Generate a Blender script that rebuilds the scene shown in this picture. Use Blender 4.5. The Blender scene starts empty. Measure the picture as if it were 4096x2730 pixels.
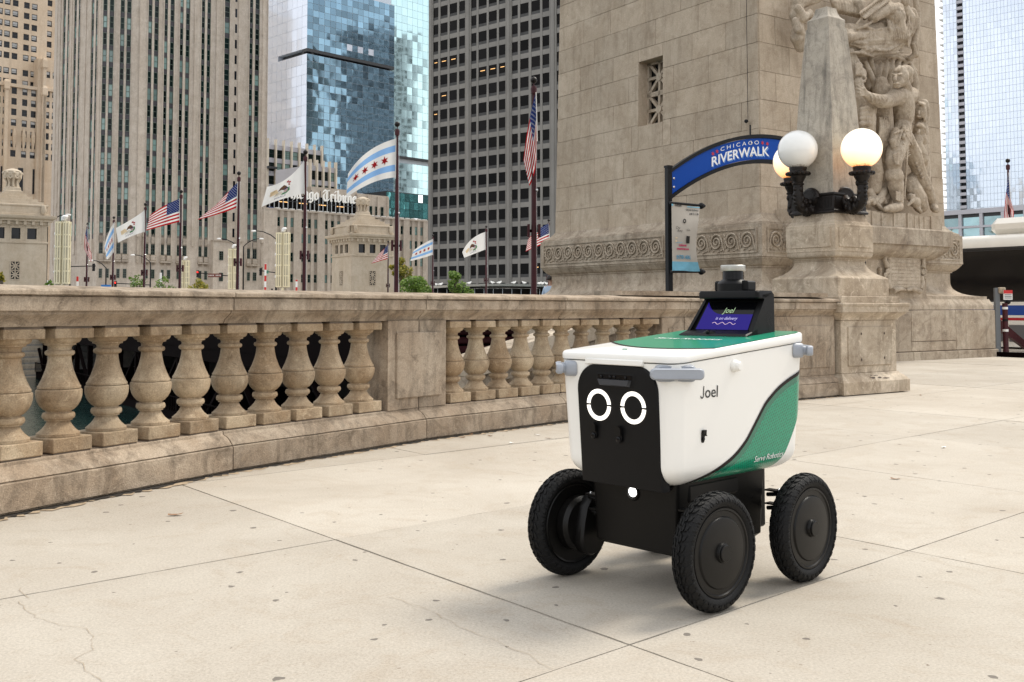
import bpy, bmesh, math, random
from math import sin, cos, radians as R, pi, sqrt, atan2, tan
from mathutils import Vector as V, Matrix

# ------------------------------------------------------------------ camera, world, sun, exposure
S = bpy.context.scene
COL = S.collection
FPX, PCX, PCY, PIT = 4139.0, 2048.0, 1031.0, math.atan(4139/85000.0)
cam = bpy.data.cameras.new('camera'); camo = bpy.data.objects.new('camera', cam); COL.objects.link(camo)
cam.sensor_width = 36.0; cam.lens = FPX/4096*36.0
cam.shift_x = 0.0; cam.shift_y = -(1365.0-PCY)/4096.0
cam.clip_start = 0.05; cam.clip_end = 6000
camo.location = (0, 0, 1.0); camo.rotation_euler = (pi/2+PIT, 0, 0)
S.camera = camo
S.render.resolution_x = 1024; S.render.resolution_y = 682
SUN_EL, SUN_AZ = 54.0, 54.0     # azimuth from +Y towards +X
W = bpy.data.worlds.new('World'); S.world = W; W.use_nodes = True
nt = W.node_tree; nt.nodes.clear()
out = nt.nodes.new('ShaderNodeOutputWorld'); bg = nt.nodes.new('ShaderNodeBackground')
sky = nt.nodes.new('ShaderNodeTexSky'); sky.sky_type = 'NISHITA'; sky.sun_disc = False
sky.sun_elevation = R(SUN_EL); sky.sun_rotation = R(SUN_AZ); sky.air_density = 1.0; sky.dust_density = 2.0; sky.ozone_density = 1.2
tc = nt.nodes.new('ShaderNodeTexCoord'); mp = nt.nodes.new('ShaderNodeMapping'); mp.inputs['Scale'].default_value = (1, 1, 2.6)
nz = nt.nodes.new('ShaderNodeTexNoise'); nz.inputs['Scale'].default_value = 1.7; nz.inputs['Detail'].default_value = 7; nz.inputs['Roughness'].default_value = .6
rp = nt.nodes.new('ShaderNodeValToRGB'); rp.color_ramp.elements[0].position = .36; rp.color_ramp.elements[0].color = (.55,)*3+(1,)
rp.color_ramp.elements[1].position = .56; rp.color_ramp.elements[1].color = (1, 1, 1, 1)
mx = nt.nodes.new('ShaderNodeMix'); mx.data_type = 'RGBA'
mx.inputs['B'].default_value = (10.6, 10.7, 10.9, 1)           # bright overcast cloud
nt.links.new(tc.outputs['Generated'], mp.inputs['Vector']); nt.links.new(mp.outputs[0], nz.inputs['Vector'])
nt.links.new(nz.outputs['Fac'], rp.inputs['Fac']); nt.links.new(rp.outputs['Color'], mx.inputs['Factor'])
nt.links.new(sky.outputs[0], mx.inputs['A']); nt.links.new(mx.outputs['Result'], bg.inputs['Color'])
bg.inputs['Strength'].default_value = 0.1; nt.links.new(bg.outputs[0], out.inputs['Surface'])
sl = bpy.data.lights.new('sun', 'SUN'); sl.energy = 2.35; sl.angle = R(17); sl.color = (1, .93, .82)
so = bpy.data.objects.new('sun', sl); COL.objects.link(so)
sdir = V((sin(R(SUN_AZ))*cos(R(SUN_EL)), cos(R(SUN_AZ))*cos(R(SUN_EL)), sin(R(SUN_EL))))
so.rotation_euler = sdir.to_track_quat('Z', 'Y').to_euler(); so.location = (20, 10, 60)
S.view_settings.view_transform = 'Standard'; S.view_settings.look = 'None'
S.view_settings.gamma = 1; S.view_settings.use_curve_mapping = False
S.view_settings.exposure = 0.37

# ------------------------------------------------------------------ helpers
CP, SP = cos(PIT), sin(PIT)
def ray(x, y):
    dx = (x-PCX)/FPX; dz = (PCY-y)/FPX
    return V((dx, CP-dz*SP, SP+dz*CP))
def at(x, y, Y):                     # point seen at photo pixel (4096 wide) at distance Y in front
    r = ray(x, y); return r*(Y/r.y)+V((0, 0, 1))
def gnd(x, y, z=0.0):
    r = ray(x, y); return r*((z-1.0)/r.z)+V((0, 0, 1))
def onplane(x, y, P, n):
    r = ray(x, y); o = V((0, 0, 1)); return o+r*((P-o).dot(n)/r.dot(n))
def hd(deg): return V((sin(R(deg)), cos(R(deg)), 0))
def lerp(a, b, t): return a+(b-a)*t

class MB:
    def __init__(s): s.v = []; s.f = []; s.m = []
    def add(s, vs, fs, m=0):
        o = len(s.v); s.v += [tuple(x) for x in vs]; s.f += [tuple(i+o for i in f) for f in fs]; s.m += [m]*len(fs); return s
    def box(s, x0, y0, z0, x1, y1, z1, m=0, T=None, bev=0.0):
        if bev > 0:
            return s.bbox(x0, y0, z0, x1, y1, z1, bev, m, T)
        vs = [V((x, y, z)) for z in (z0, z1) for y in (y0, y1) for x in (x0, x1)]
        if T: vs = [T(v) for v in vs]
        return s.add(vs, [(0, 2, 3, 1), (4, 5, 7, 6), (0, 1, 5, 4), (2, 6, 7, 3), (0, 4, 6, 2), (1, 3, 7, 5)], m)
    def bbox(s, x0, y0, z0, x1, y1, z1, b, m=0, T=None):   # bevelled box (chamfer)
        vs = []; idx = {}
        for iz, z in enumerate((z0, z1)):
            for iy, y in enumerate((y0, y1)):
                for ix, x in enumerate((x0, x1)):
                    sx, sy, sz = (b if ix == 0 else -b), (b if iy == 0 else -b), (b if iz == 0 else -b)
                    idx[(ix, iy, iz)] = len(vs)
                    vs += [V((x+0, y+sy, z+sz)), V((x+sx, y, z+sz)), V((x+sx, y+sy, z))]
        g = lambda a, b_, c, k: idx[(a, b_, c)]+k
        fs = [(g(0,0,0,0), g(0,0,1,0), g(0,1,1,0), g(0,1,0,0)), (g(1,0,0,0), g(1,1,0,0), g(1,1,1,0), g(1,0,1,0)),
              (g(0,0,0,1), g(1,0,0,1), g(1,0,1,1), g(0,0,1,1)), (g(0,1,0,1), g(0,1,1,1), g(1,1,1,1), g(1,1,0,1)),
              (g(0,0,0,2), g(0,1,0,2), g(1,1,0,2), g(1,0,0,2)), (g(0,0,1,2), g(1,0,1,2), g(1,1,1,2), g(0,1,1,2))]
        for a in (0, 1):
            for c in (0, 1):
                fs.append((g(a,c,0,0), g(a,c,0,1), g(a,c,1,1), g(a,c,1,0)))     # vertical edges
                fs.append((g(a,0,c,0), g(a,0,c,2), g(a,1,c,2), g(a,1,c,0)))
                fs.append((g(0,a,c,1), g(0,a,c,2), g(1,a,c,2), g(1,a,c,1)))
        for a in (0, 1):
            for b_ in (0, 1):
                for c in (0, 1): fs.append((g(a,b_,c,0), g(a,b_,c,1), g(a,b_,c,2)))
        if T: vs = [T(v) for v in vs]
        return s.add(vs, fs, m)
    def quad(s, a, b, c, d, m=0): return s.add([a, b, c, d], [(0, 1, 2, 3)], m)
    def loft(s, rings, m=0, closed=True, cap0=True, cap1=True):
        n = len(rings[0]); vs = [p for r in rings for p in r]; fs = []
        for i in range(len(rings)-1):
            for j in range(n if closed else n-1):
                k = (j+1) % n
                fs.append((i*n+j, i*n+k, (i+1)*n+k, (i+1)*n+j))
        if cap0: fs.append(tuple(range(n-1, -1, -1)))
        if cap1: fs.append(tuple(range((len(rings)-1)*n, len(rings)*n)))
        return s.add(vs, fs, m)
    def lathe(s, prof, c=(0, 0, 0), n=24, m=0, axis='Z', cap=True, T=None):
        c = V(c); rings = []
        for r, z in prof:
            ring = []
            for j in range(n):
                a = 2*pi*j/n; x, y = r*cos(a), r*sin(a)
                p = {'Z': V((x, y, z)), 'X': V((z, x, y)), 'Y': V((y, z, x))}[axis]+c
                ring.append(T(p) if T else p)
            rings.append(ring)
        return s.loft(rings, m, True, cap, cap)
    def sq(s, prof, c=(0, 0, 0), m=0, T=None, cap=True):     # square-plan lathe: half width, z
        c = V(c); rings = []
        for w, z in prof:
            w2 = w if isinstance(w, tuple) else (w, w)
            ring = [V((sx*w2[0], sy*w2[1], z))+c for sx, sy in ((-1, -1), (1, -1), (1, 1), (-1, 1))]
            rings.append([T(p) for p in ring] if T else ring)
        return s.loft(rings, m, True, cap, cap)
    def tube(s, pts, r, n=8, m=0, cap=True, flat=1.0):
        pts = [V(p) for p in pts]; rings = []; prev = None
        for i, p in enumerate(pts):
            t = (pts[min(i+1, len(pts)-1)]-pts[max(i-1, 0)])
            if t.length < 1e-9: t = V((0, 0, 1))
            t.normalize()
            if prev is None: u = t.orthogonal().normalized()
            else:
                u = prev-t*prev.dot(t)
                u = u.normalized() if u.length > 1e-6 else t.orthogonal().normalized()
            prev = u; w = t.cross(u); rr = r[i] if isinstance(r, (list, tuple)) else r
            rings.append([p+u*cos(2*pi*j/n)*rr+w*sin(2*pi*j/n)*rr*flat for j in range(n)])
        return s.loft(rings, m, True, cap, cap)
    def ball(s, c, r, n=12, k=8, m=0, sc=(1, 1, 1), z0=-1, z1=1):
        c = V(c); rings = []
        for i in range(k+1):
            a = lerp(math.asin(z0), math.asin(z1), i/k)
            q = max(cos(a), 1e-3)
            rings.append([V((q*cos(2*pi*j/n)*r*sc[0], q*sin(2*pi*j/n)*r*sc[1], sin(a)*r*sc[2]))+c for j in range(n)])
        return s.loft(rings, m)
    def prism(s, poly, T, d0, d1, m=0, mside=None):    # poly 2D list; T(u,v,d)->point
        n = len(poly); vs = [T(u, v, d0) for u, v in poly]+[T(u, v, d1) for u, v in poly]
        fs = [tuple(range(n-1, -1, -1)), tuple(range(n, 2*n))]
        s.add(vs, fs, m)
        return s.add(vs, [(i, (i+1) % n, n+(i+1) % n, n+i) for i in range(n)], m if mside is None else mside)
    def grid(s, fn, nu, nv, m=0, mf=None):
        vs = [fn(i/nu, j/nv) for j in range(nv+1) for i in range(nu+1)]
        o = len(s.v); s.v += [tuple(v) for v in vs]
        for j in range(nv):
            for i in range(nu):
                a = o+j*(nu+1)+i; s.f.append((a, a+1, a+nu+2, a+nu+1)); s.m.append(mf(i, j) if mf else m)
        return s
    def mesh(s, name, mats, smooth=False, fix=True):
        me = bpy.data.meshes.new(name); me.from_pydata(s.v, [], s.f)
        for m in (mats if isinstance(mats, (list, tuple)) else [mats]): me.materials.append(m)
        if max(s.m or [0]) > 0: me.polygons.foreach_set('material_index', s.m)
        if fix:
            bm = bmesh.new(); bm.from_mesh(me); bmesh.ops.remove_doubles(bm, verts=bm.verts, dist=1e-6)
            bmesh.ops.recalc_face_normals(bm, faces=bm.faces); bm.to_mesh(me); bm.free()
        if smooth is True: me.polygons.foreach_set('use_smooth', [True]*len(me.polygons))
        elif smooth: smooth_angle(me, smooth)
        me.update(); return me
    def build(s, name, mats, parent=None, smooth=False, world=False, fix=True):
        if world and parent is not None:
            inv = parent.matrix_basis.inverted() if parent.parent is None else (parent.parent.matrix_basis @ parent.matrix_basis).inverted()
            s.v = [tuple(inv @ V(v)) for v in s.v]
        return place(name, s.mesh(name, mats, smooth, fix), parent)
def smooth_angle(me, deg):
    bm = bmesh.new(); bm.from_mesh(me); lim = R(deg)
    for f in bm.faces: f.smooth = True
    for e in bm.edges: e.smooth = (len(e.link_faces) == 2 and e.calc_face_angle(0) < lim)
    bm.to_mesh(me); bm.free()
def place(name, me, parent=None, loc=None, rot=None, scale=None):
    o = bpy.data.objects.new(name, me); COL.objects.link(o)
    if parent is not None: o.parent = parent
    if loc is not None: o.location = loc
    if rot is not None: o.rotation_euler = rot
    if scale is not None: o.scale = scale
    return o
def thing(name, label, cat, loc=(0, 0, 0), rz=0.0, group=None):
    o = bpy.data.objects.new(name, None); COL.objects.link(o); o.location = loc; o.rotation_euler = (0, 0, rz)
    o.empty_display_size = .2
    return tag(o, label, cat, group)
def tag(o, label, cat, group=None):
    o['label'] = label; o['category'] = cat
    if group: o['group'] = group
    return o
def copy_thing(r, loc, rz, label):
    n = r.copy(); COL.objects.link(n); n.location = loc; n.rotation_euler = (0, 0, rz); n['label'] = label
    for ch in list(r.children):
        c = ch.copy(); COL.objects.link(c); c.parent = n
        for g_ in list(ch.children):
            d = g_.copy(); COL.objects.link(d); d.parent = c
    return n
def hrot(h): return R(90-h)            # z rotation whose local +x runs along heading h

# ------------------------------------------------------------------ materials
def newmat(name):
    m = bpy.data.materials.new(name); m.use_nodes = True; return m, m.node_tree, m.node_tree.nodes['Principled BSDF']
def N(t, typ, **kw):
    n = t.nodes.new(typ)
    for k, v in kw.items():
        if k in n.inputs: n.inputs[k].default_value = v
        else: setattr(n, k, v)
    return n
def noise(t, vec, scale, detail=4, rough=.6, dist=0.0, stretch=None):
    n = N(t, 'ShaderNodeTexNoise'); n.inputs['Scale'].default_value = scale; n.inputs['Detail'].default_value = detail
    n.inputs['Roughness'].default_value = rough; n.inputs['Distortion'].default_value = dist
    if stretch:
        m = N(t, 'ShaderNodeMapping'); m.inputs['Scale'].default_value = stretch; t.links.new(vec, m.inputs['Vector']); vec = m.outputs[0]
    t.links.new(vec, n.inputs['Vector']); return n.outputs['Fac']
def ramp(t, fac, a, b, ca=(0, 0, 0), cb=(1, 1, 1)):
    r = N(t, 'ShaderNodeValToRGB'); e = r.color_ramp.elements
    e[0].position = a; e[1].position = b; e[0].color = tuple(ca)+(1,); e[1].color = tuple(cb)+(1,)
    t.links.new(fac, r.inputs['Fac']); return r.outputs['Color']
def mix(t, fac, a, b, mode='MIX'):
    n = N(t, 'ShaderNodeMix'); n.data_type = 'RGBA'; n.blend_type = mode
    for k, v in (('Factor', fac), ('A', a), ('B', b)):
        if isinstance(v, (int, float)): n.inputs[k].default_value = v
        elif isinstance(v, tuple): n.inputs[k].default_value = v if len(v) == 4 else v+(1,)
        else: t.links.new(v, n.inputs[k])
    return n.outputs['Result']
def plain(name, col, rough=.6, metal=0.0, spec=.5, coat=0.0, var=.0, vs=3.0, bump=0.0, bs=60.0):
    m, t, b = newmat(name)
    b.inputs['Base Color'].default_value = tuple(col)+(1,); b.inputs['Roughness'].default_value = rough
    b.inputs['Metallic'].default_value = metal; b.inputs['Specular IOR Level'].default_value = spec
    b.inputs['Coat Weight'].default_value = coat; b.inputs['Coat Roughness'].default_value = .06
    pos = N(t, 'ShaderNodeNewGeometry').outputs['Position']
    if var:
        n = noise(t, pos, vs, 5)
        c = ramp(t, n, .3, .7, tuple(x*(1-var) for x in col), tuple(min(1, x*(1+var)) for x in col)); t.links.new(c, b.inputs['Base Color'])
        rr = N(t, 'ShaderNodeMapRange'); rr.inputs['To Min'].default_value = max(.03, rough-.1); rr.inputs['To Max'].default_value = min(1, rough+.1)
        t.links.new(n, rr.inputs['Value']); t.links.new(rr.outputs[0], b.inputs['Roughness'])
    if bump:
        bn = N(t, 'ShaderNodeBump'); bn.inputs['Strength'].default_value = bump; bn.inputs['Distance'].default_value = .01
        t.links.new(noise(t, pos, bs, 4), bn.inputs['Height']); t.links.new(bn.outputs[0], b.inputs['Normal'])
    return m
def emis(name, col, st):
    m, t, b = newmat(name); b.inputs['Base Color'].default_value = tuple(col)+(1,)
    b.inputs['Emission Color'].default_value = tuple(col)+(1,); b.inputs['Emission Strength'].default_value = st; return m
def stone(name, base, dark, light, scale=1.0, stain=.5, bump=.35, grime=.5, objvar=.12, fine=1.0, rough=.85, streak=.6):
    """weathered limestone: blotches, vertical run-off streaks, pale scuffs, pits"""
    m, t, b = newmat(name); pos = N(t, 'ShaderNodeNewGeometry').outputs['Position']
    oi = N(t, 'ShaderNodeObjectInfo').outputs['Random']
    n1 = noise(t, pos, 1.3*scale, 6, .62, .6)
    c = mix(t, ramp(t, n1, .38, .66), tuple(base), tuple(light))
    n2 = noise(t, pos, 3.1*scale, 8, .68, 1.2)
    c = mix(t, ramp(t, n2, .47, .72, (0,)*3, (stain,)*3), c, tuple(dark))
    n3 = noise(t, pos, 2.2*scale, 6, .7, .3, (2.6, 2.6, .35))
    c = mix(t, ramp(t, n3, .5, .74, (0,)*3, (streak*.8,)*3), c, tuple(x*.72 for x in dark))
    n4 = noise(t, pos, 7*scale, 8, .72, 2.4)
    c = mix(t, ramp(t, n4, .55, .66, (0,)*3, (grime,)*3), c, tuple(min(1, x*1.35) for x in light))
    n5 = noise(t, pos, 170*fine, 3, .7)
    c = mix(t, .5, c, ramp(t, n5, .25, .75, (.4,)*3, (1.5,)*3), 'MULTIPLY')
    n6 = noise(t, pos, 16*scale, 6, .75, 1.0)
    c = mix(t, ramp(t, n6, .56, .72, (0,)*3, (.45,)*3), c, tuple(x*.8 for x in dark))
    if objvar:
        hv = N(t, 'ShaderNodeMapRange'); hv.inputs['To Min'].default_value = 1-objvar; hv.inputs['To Max'].default_value = 1+objvar
        t.links.new(oi, hv.inputs['Value']); hs = N(t, 'ShaderNodeHueSaturation'); t.links.new(hv.outputs[0], hs.inputs['Value'])
        t.links.new(c, hs.inputs['Color']); c = hs.outputs[0]
    t.links.new(c, b.inputs['Base Color']); b.inputs['Roughness'].default_value = rough; b.inputs['Specular IOR Level'].default_value = .3
    h = mix(t, .5, noise(t, pos, 34*fine, 6, .7, .5), noise(t, pos, 130*fine, 3, .8))
    bn = N(t, 'ShaderNodeBump'); bn.inputs['Strength'].default_value = bump; bn.inputs['Distance'].default_value = .012/fine
    t.links.new(h, bn.inputs['Height']); t.links.new(bn.outputs[0], b.inputs['Normal'])
    return m
def glass(name, tint, rough=.03, wob=.0, ws=.35, metal=0.0, spec=1.0, ior=1.9, var=0.0):
    """opaque reflective facade glass; each pane bends its reflection a little"""
    m, t, b = newmat(name); b.inputs['Base Color'].default_value = tuple(tint)+(1,); b.inputs['Roughness'].default_value = rough
    b.inputs['Metallic'].default_value = metal; b.inputs['Specular IOR Level'].default_value = spec; b.inputs['IOR'].default_value = ior
    g = N(t, 'ShaderNodeNewGeometry'); oi = N(t, 'ShaderNodeObjectInfo')
    if wob:
        ad = N(t, 'ShaderNodeVectorMath'); ad.operation = 'ADD'
        sc = N(t, 'ShaderNodeVectorMath'); sc.operation = 'SCALE'; sc.inputs['Scale'].default_value = 40
        t.links.new(oi.outputs['Random'], sc.inputs[0]); t.links.new(g.outputs['Position'], ad.inputs[0]); t.links.new(sc.outputs[0], ad.inputs[1])
        bn = N(t, 'ShaderNodeBump'); bn.inputs['Strength'].default_value = 1.0; bn.inputs['Distance'].default_value = wob
        t.links.new(noise(t, ad.outputs[0], ws, 1, .4), bn.inputs['Height']); t.links.new(bn.outputs[0], b.inputs['Normal'])
    if var:
        mr = N(t, 'ShaderNodeMapRange'); mr.inputs['To Min'].default_value = 1-var; mr.inputs['To Max'].default_value = 1+var
        t.links.new(oi.outputs['Random'], mr.inputs['Value']); hs = N(t, 'ShaderNodeHueSaturation')
        hs.inputs['Color'].default_value = tuple(tint)+(1,); t.links.new(mr.outputs[0], hs.inputs['Value']); t.links.new(hs.outputs[0], b.inputs['Base Color'])
    return m

M = {}
M['bal'] = stone('balustrade_limestone', (.33, .252, .178), (.10, .074, .05), (.46, .38, .29), 1.5, .85, .7, .3, .10, .8, streak=.7)
M['bal2'] = stone('balustrade_baluster_stone', (.335, .238, .145), (.15, .10, .057), (.49, .395, .275), 2.2, .65, .6, .45, .15, .8, streak=.5)
M['ped'] = stone('pedestal_limestone', (.41, .33, .24), (.18, .13, .085), (.57, .49, .385), .9, .8, .55, .6, .08, .8, streak=.8)
M['obel'] = stone('obelisk_limestone', (.40, .352, .288), (.15, .135, .115), (.49, .44, .365), 1.7, .6, .5, .25, .0, .8, streak=1.0)
M['mon'] = stone('bridgehouse_limestone', (.435, .35, .258), (.305, .232, .162), (.515, .43, .33), 1.0, .6, .4, .3, .08, .5)
M['rel'] = stone('relief_limestone', (.43, .35, .262), (.21, .158, .11), (.55, .47, .37), 1.8, .7, .6, .4, .0, .6)
M['monbase'] = stone('bridgehouse_base_stone', (.38, .305, .225), (.17, .125, .088), (.52, .445, .35), 1.0, .75, .5, .5, .09, .5, streak=.7)
M['joint'] = plain('mortar_joint', (.13, .10, .075), .95, var=.3, vs=9)
M['darkiron'] = plain('cast_iron_bronze', (.012, .009, .0075), .42, .3, .35, var=.4, vs=14, bump=.4, bs=40)
M['black'] = plain('black_powder_coat', (.008, .0085, .010), .5, spec=.22, var=.12, vs=20)
M['maroon'] = plain('maroon_painted_steel', (.050, .011, .014), .5, spec=.25, var=.3, vs=3)
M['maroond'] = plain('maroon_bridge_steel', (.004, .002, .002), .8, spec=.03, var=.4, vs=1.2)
M['white'] = plain('white_paint', (.8, .8, .78), .5, var=.04)
M['red'] = plain('red_paint', (.55, .02, .02), .5)
# ------------------------------------------------------------------ ground, water, road
rnd = random.Random(7)
def struct(o): o['kind'] = 'structure'; return o
def conc_mat():
    m, t, b = newmat('sidewalk_concrete'); pos = N(t, 'ShaderNodeNewGeometry').outputs['Position']
    oi = N(t, 'ShaderNodeObjectInfo').outputs['Random']
    c = mix(t, ramp(t, noise(t, pos, .8, 6, .65, .4), .3, .7), (.415, .368, .305), (.52, .478, .41))
    c = mix(t, ramp(t, noise(t, pos, 3.3, 8, .7, 1.5), .5, .74, (0,)*3, (.42,)*3), c, (.36, .285, .205))
    c = mix(t, ramp(t, noise(t, pos, 22, 7, .75, 1.0, (1, 1, 1)), .56, .7, (0,)*3, (.4,)*3), c, (.37, .31, .235))
    c = mix(t, .6, c, ramp(t, noise(t, pos, 110, 5, .8), .25, .75, (.5,)*3, (1.5,)*3), 'MULTIPLY')
    sp = noise(t, pos, 420, 2, .6)
    c = mix(t, ramp(t, sp, .66, .72, (0,)*3, (.6,)*3), c, (.20, .16, .12))
    c = mix(t, ramp(t, sp, .30, .34, (.5,)*3, (0,)*3), c, (.72, .66, .58))
    # chewing gum spots, denser near the wall
    vo = N(t, 'ShaderNodeTexVoronoi'); vo.inputs['Scale'].default_value = 5.2; vo.inputs['Randomness'].default_value = 1; vo.voronoi_dimensions = '2D'
    wp = N(t, 'ShaderNodeVectorMath'); wp.operation = 'ADD'
    nn = N(t, 'ShaderNodeTexNoise'); nn.inputs['Scale'].default_value = 30; t.links.new(pos, nn.inputs['Vector'])
    s2 = N(t, 'ShaderNodeVectorMath'); s2.operation = 'SCALE'; s2.inputs['Scale'].default_value = .03; t.links.new(nn.outputs['Color'], s2.inputs[0])
    t.links.new(pos, wp.inputs[0]); t.links.new(s2.outputs[0], wp.inputs[1]); t.links.new(wp.outputs[0], vo.inputs['Vector'])
    sep = N(t, 'ShaderNodeSeparateColor'); t.links.new(vo.outputs['Color'], sep.inputs[0])
    keep = N(t, 'ShaderNodeMath'); keep.operation = 'GREATER_THAN'; keep.inputs[1].default_value = .66; t.links.new(sep.outputs[0], keep.inputs[0])
    rad = N(t, 'ShaderNodeMapRange'); rad.inputs['To Min'].default_value = .01; rad.inputs['To Max'].default_value = .085; t.links.new(sep.outputs[1], rad.inputs['Value'])
    lt = N(t, 'ShaderNodeMath'); lt.operation = 'LESS_THAN'; t.links.new(vo.outputs['Distance'], lt.inputs[0]); t.links.new(rad.outputs[0], lt.inputs[1])
    mk = N(t, 'ShaderNodeMath'); mk.operation = 'MULTIPLY'; t.links.new(lt.outputs[0], mk.inputs[0]); t.links.new(keep.outputs[0], mk.inputs[1])
    mk2 = N(t, 'ShaderNodeMath'); mk2.operation = 'MULTIPLY'; mk2.inputs[1].default_value = .8; t.links.new(mk.outputs[0], mk2.inputs[0])
    c = mix(t, mk2.outputs[0], c, (.13, .115, .10))
    fl = noise(t, pos, 34, 3, .6); c = mix(t, ramp(t, fl, .70, .735, (0,)*3, (.75,)*3), c, (.17, .13, .095))
    hv = N(t, 'ShaderNodeMapRange'); hv.inputs['To Min'].default_value = .90; hv.inputs['To Max'].default_value = 1.04; t.links.new(oi, hv.inputs['Value'])
    hs = N(t, 'ShaderNodeHueSaturation'); t.links.new(hv.outputs[0], hs.inputs['Value']); t.links.new(c, hs.inputs['Color'])
    t.links.new(hs.outputs[0], b.inputs['Base Color']); b.inputs['Roughness'].default_value = .88; b.inputs['Specular IOR Level'].default_value = .25
    bn = N(t, 'ShaderNodeBump'); bn.inputs['Strength'].default_value = .45; bn.inputs['Distance'].default_value = .004
    t.links.new(mix(t, .5, noise(t, pos, 160, 4, .8), noise(t, pos, 45, 5, .7)), bn.inputs['Height']); t.links.new(bn.outputs[0], b.inputs['Normal'])
    return m
M['conc'] = conc_mat()
M['bed'] = plain('joint_dirt', (.05, .042, .033), .95, var=.4, vs=30)
M['asph'] = plain('road_concrete', (.34, .31, .27), .9, var=.15, vs=2, bump=.3, bs=90)
M['earth'] = plain('river_bed_earth', (.10, .10, .09), .95, var=.3, vs=.05)
def watermat():
    m, t, b = newmat('river_water'); b.inputs['Base Color'].default_value = (.012, .035, .032, 1); b.inputs['Roughness'].default_value = .06
    pos = N(t, 'ShaderNodeNewGeometry').outputs['Position']; bn = N(t, 'ShaderNodeBump'); bn.inputs['Strength'].default_value = .5; bn.inputs['Distance'].default_value = .12
    t.links.new(noise(t, pos, 1.2, 5, .6), bn.inputs['Height']); t.links.new(bn.outputs[0], b.inputs['Normal']); return m
M['water'] = watermat()
# wall line (front face of the kerb course at the foot of the balustrade)
WP = [V(p) for p in ((-5.6, -2.2, 0), (-4.75, .40, 0), (-4.10, 1.93, 0), (-3.42, 3.10, 0), (-2.579, 4.74, 0), (-1.702, 6.369, 0), (-.645, 7.885, 0), (.484, 9.158, 0), (1.784, 10.33, 0), (3.106, 11.309, 0), (3.74, 11.80, 0))]
mb = MB(); mb.box(-1500, -1200, -12, 2600, 3800, -9.5); struct(mb.build('ground', M['earth']))
mb = MB(); mb.quad((-900, -300, -6.5), (900, -300, -6.5), (900, 900, -6.5), (-900, 900, -6.5)); struct(mb.build('river_water', M['water']))
# plaza bed (outline follows the wall) and slabs
bedpoly = [(p.x-.25*(0 if i < 0 else 1), p.y+.25) for i, p in enumerate(WP)]+[(3.1, 13.6), (9.9, 34.0), (60, 40), (60, -30), (-12, -30), (-12, -2.2)]
mb = MB(); mb.prism(bedpoly, lambda u, v, d: V((u, v, d)), -1.2, -.022); bed = struct(mb.build('sidewalk', M['bed']))
PD, QD = V((.734, .679, 0)), V((-.6225, .7826, 0)); A0 = V((-.765, 4.529, 0))
def clip(poly, P, nrm):
    o = []
    for i in range(len(poly)):
        a, b_ = poly[i], poly[(i+1) % len(poly)]; da, db = (a-P).dot(nrm), (b_-P).dot(nrm)
        if da <= 0: o.append(a)
        if da*db < 0: o.append(a+(b_-a)*(da/(da-db)))
    return o
for j in range(-6, 12):
    for i in range(-9, 17):
        c0 = A0+PD*1.75*i+QD*1.79*j
        g_ = .0036
        cs = [c0+PD*g_+QD*g_, c0+PD*(1.75-g_)+QD*g_, c0+PD*(1.75-g_)+QD*(1.79-g_), c0+PD*g_+QD*(1.79-g_)]
        ct = (cs[0]+cs[2])/2
        if ct.y < -2 or ct.x > 22 or ct.length > 34 or ct.x < -6.5: continue
        if ct.x < 4.4 or ct.y > 26:
            for a, b_ in zip(WP[:-1], WP[1:]):
                t_ = (b_-a).normalized(); nn_ = V((-t_.y, t_.x, 0)); cs = clip(cs, a+nn_*.2, nn_)
                if len(cs) < 3: break
            if len(cs) < 3: continue
        near = ct.length < 9
        pts = []
        for k in range(len(cs)):
            a, b_ = cs[k], cs[(k+1) % len(cs)]; n_ = max(1, int((b_-a).length/.09)) if near else 1
            pts.append(a)
            for q in range(1, n_): pts.append(a+(b_-a)*(q/n_)+V((rnd.uniform(-1, 1), rnd.uniform(-1, 1), 0))*.0016)
        org = cs[0].copy(); mb = MB(); mb.prism([(p.x-org.x, p.y-org.y) for p in pts], lambda u, v, d: V((u, v, d)), -.02, 0)
        place('paving_slab', mb.mesh('paving_slab', M['conc'], fix=False), bed, (org.x, org.y, rnd.uniform(-.0012, .0012)), (rnd.uniform(-.0006, .0006), rnd.uniform(-.0006, .0006), 0))
# street with kerb beyond the plaza
RH = hd(-34); RN = V((RH.y, -RH.x, 0))
def roadT(u, v, d): p = V((13.2, 24.6, 0))+RH*u+RN*v; return V((p.x, p.y, d))
mb = MB(); mb.prism([(-60, -1.5), (140, -1.5), (140, 30), (-60, 30)], roadT, -1.0, -.14); struct(mb.build('road', M['asph']))
mb = MB(); mb.prism([(-60, -1.8), (6, -1.8), (6, -1.5), (-60, -1.5)], roadT, -.5, .005); struct(mb.build('kerb', M['conc']))

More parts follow.
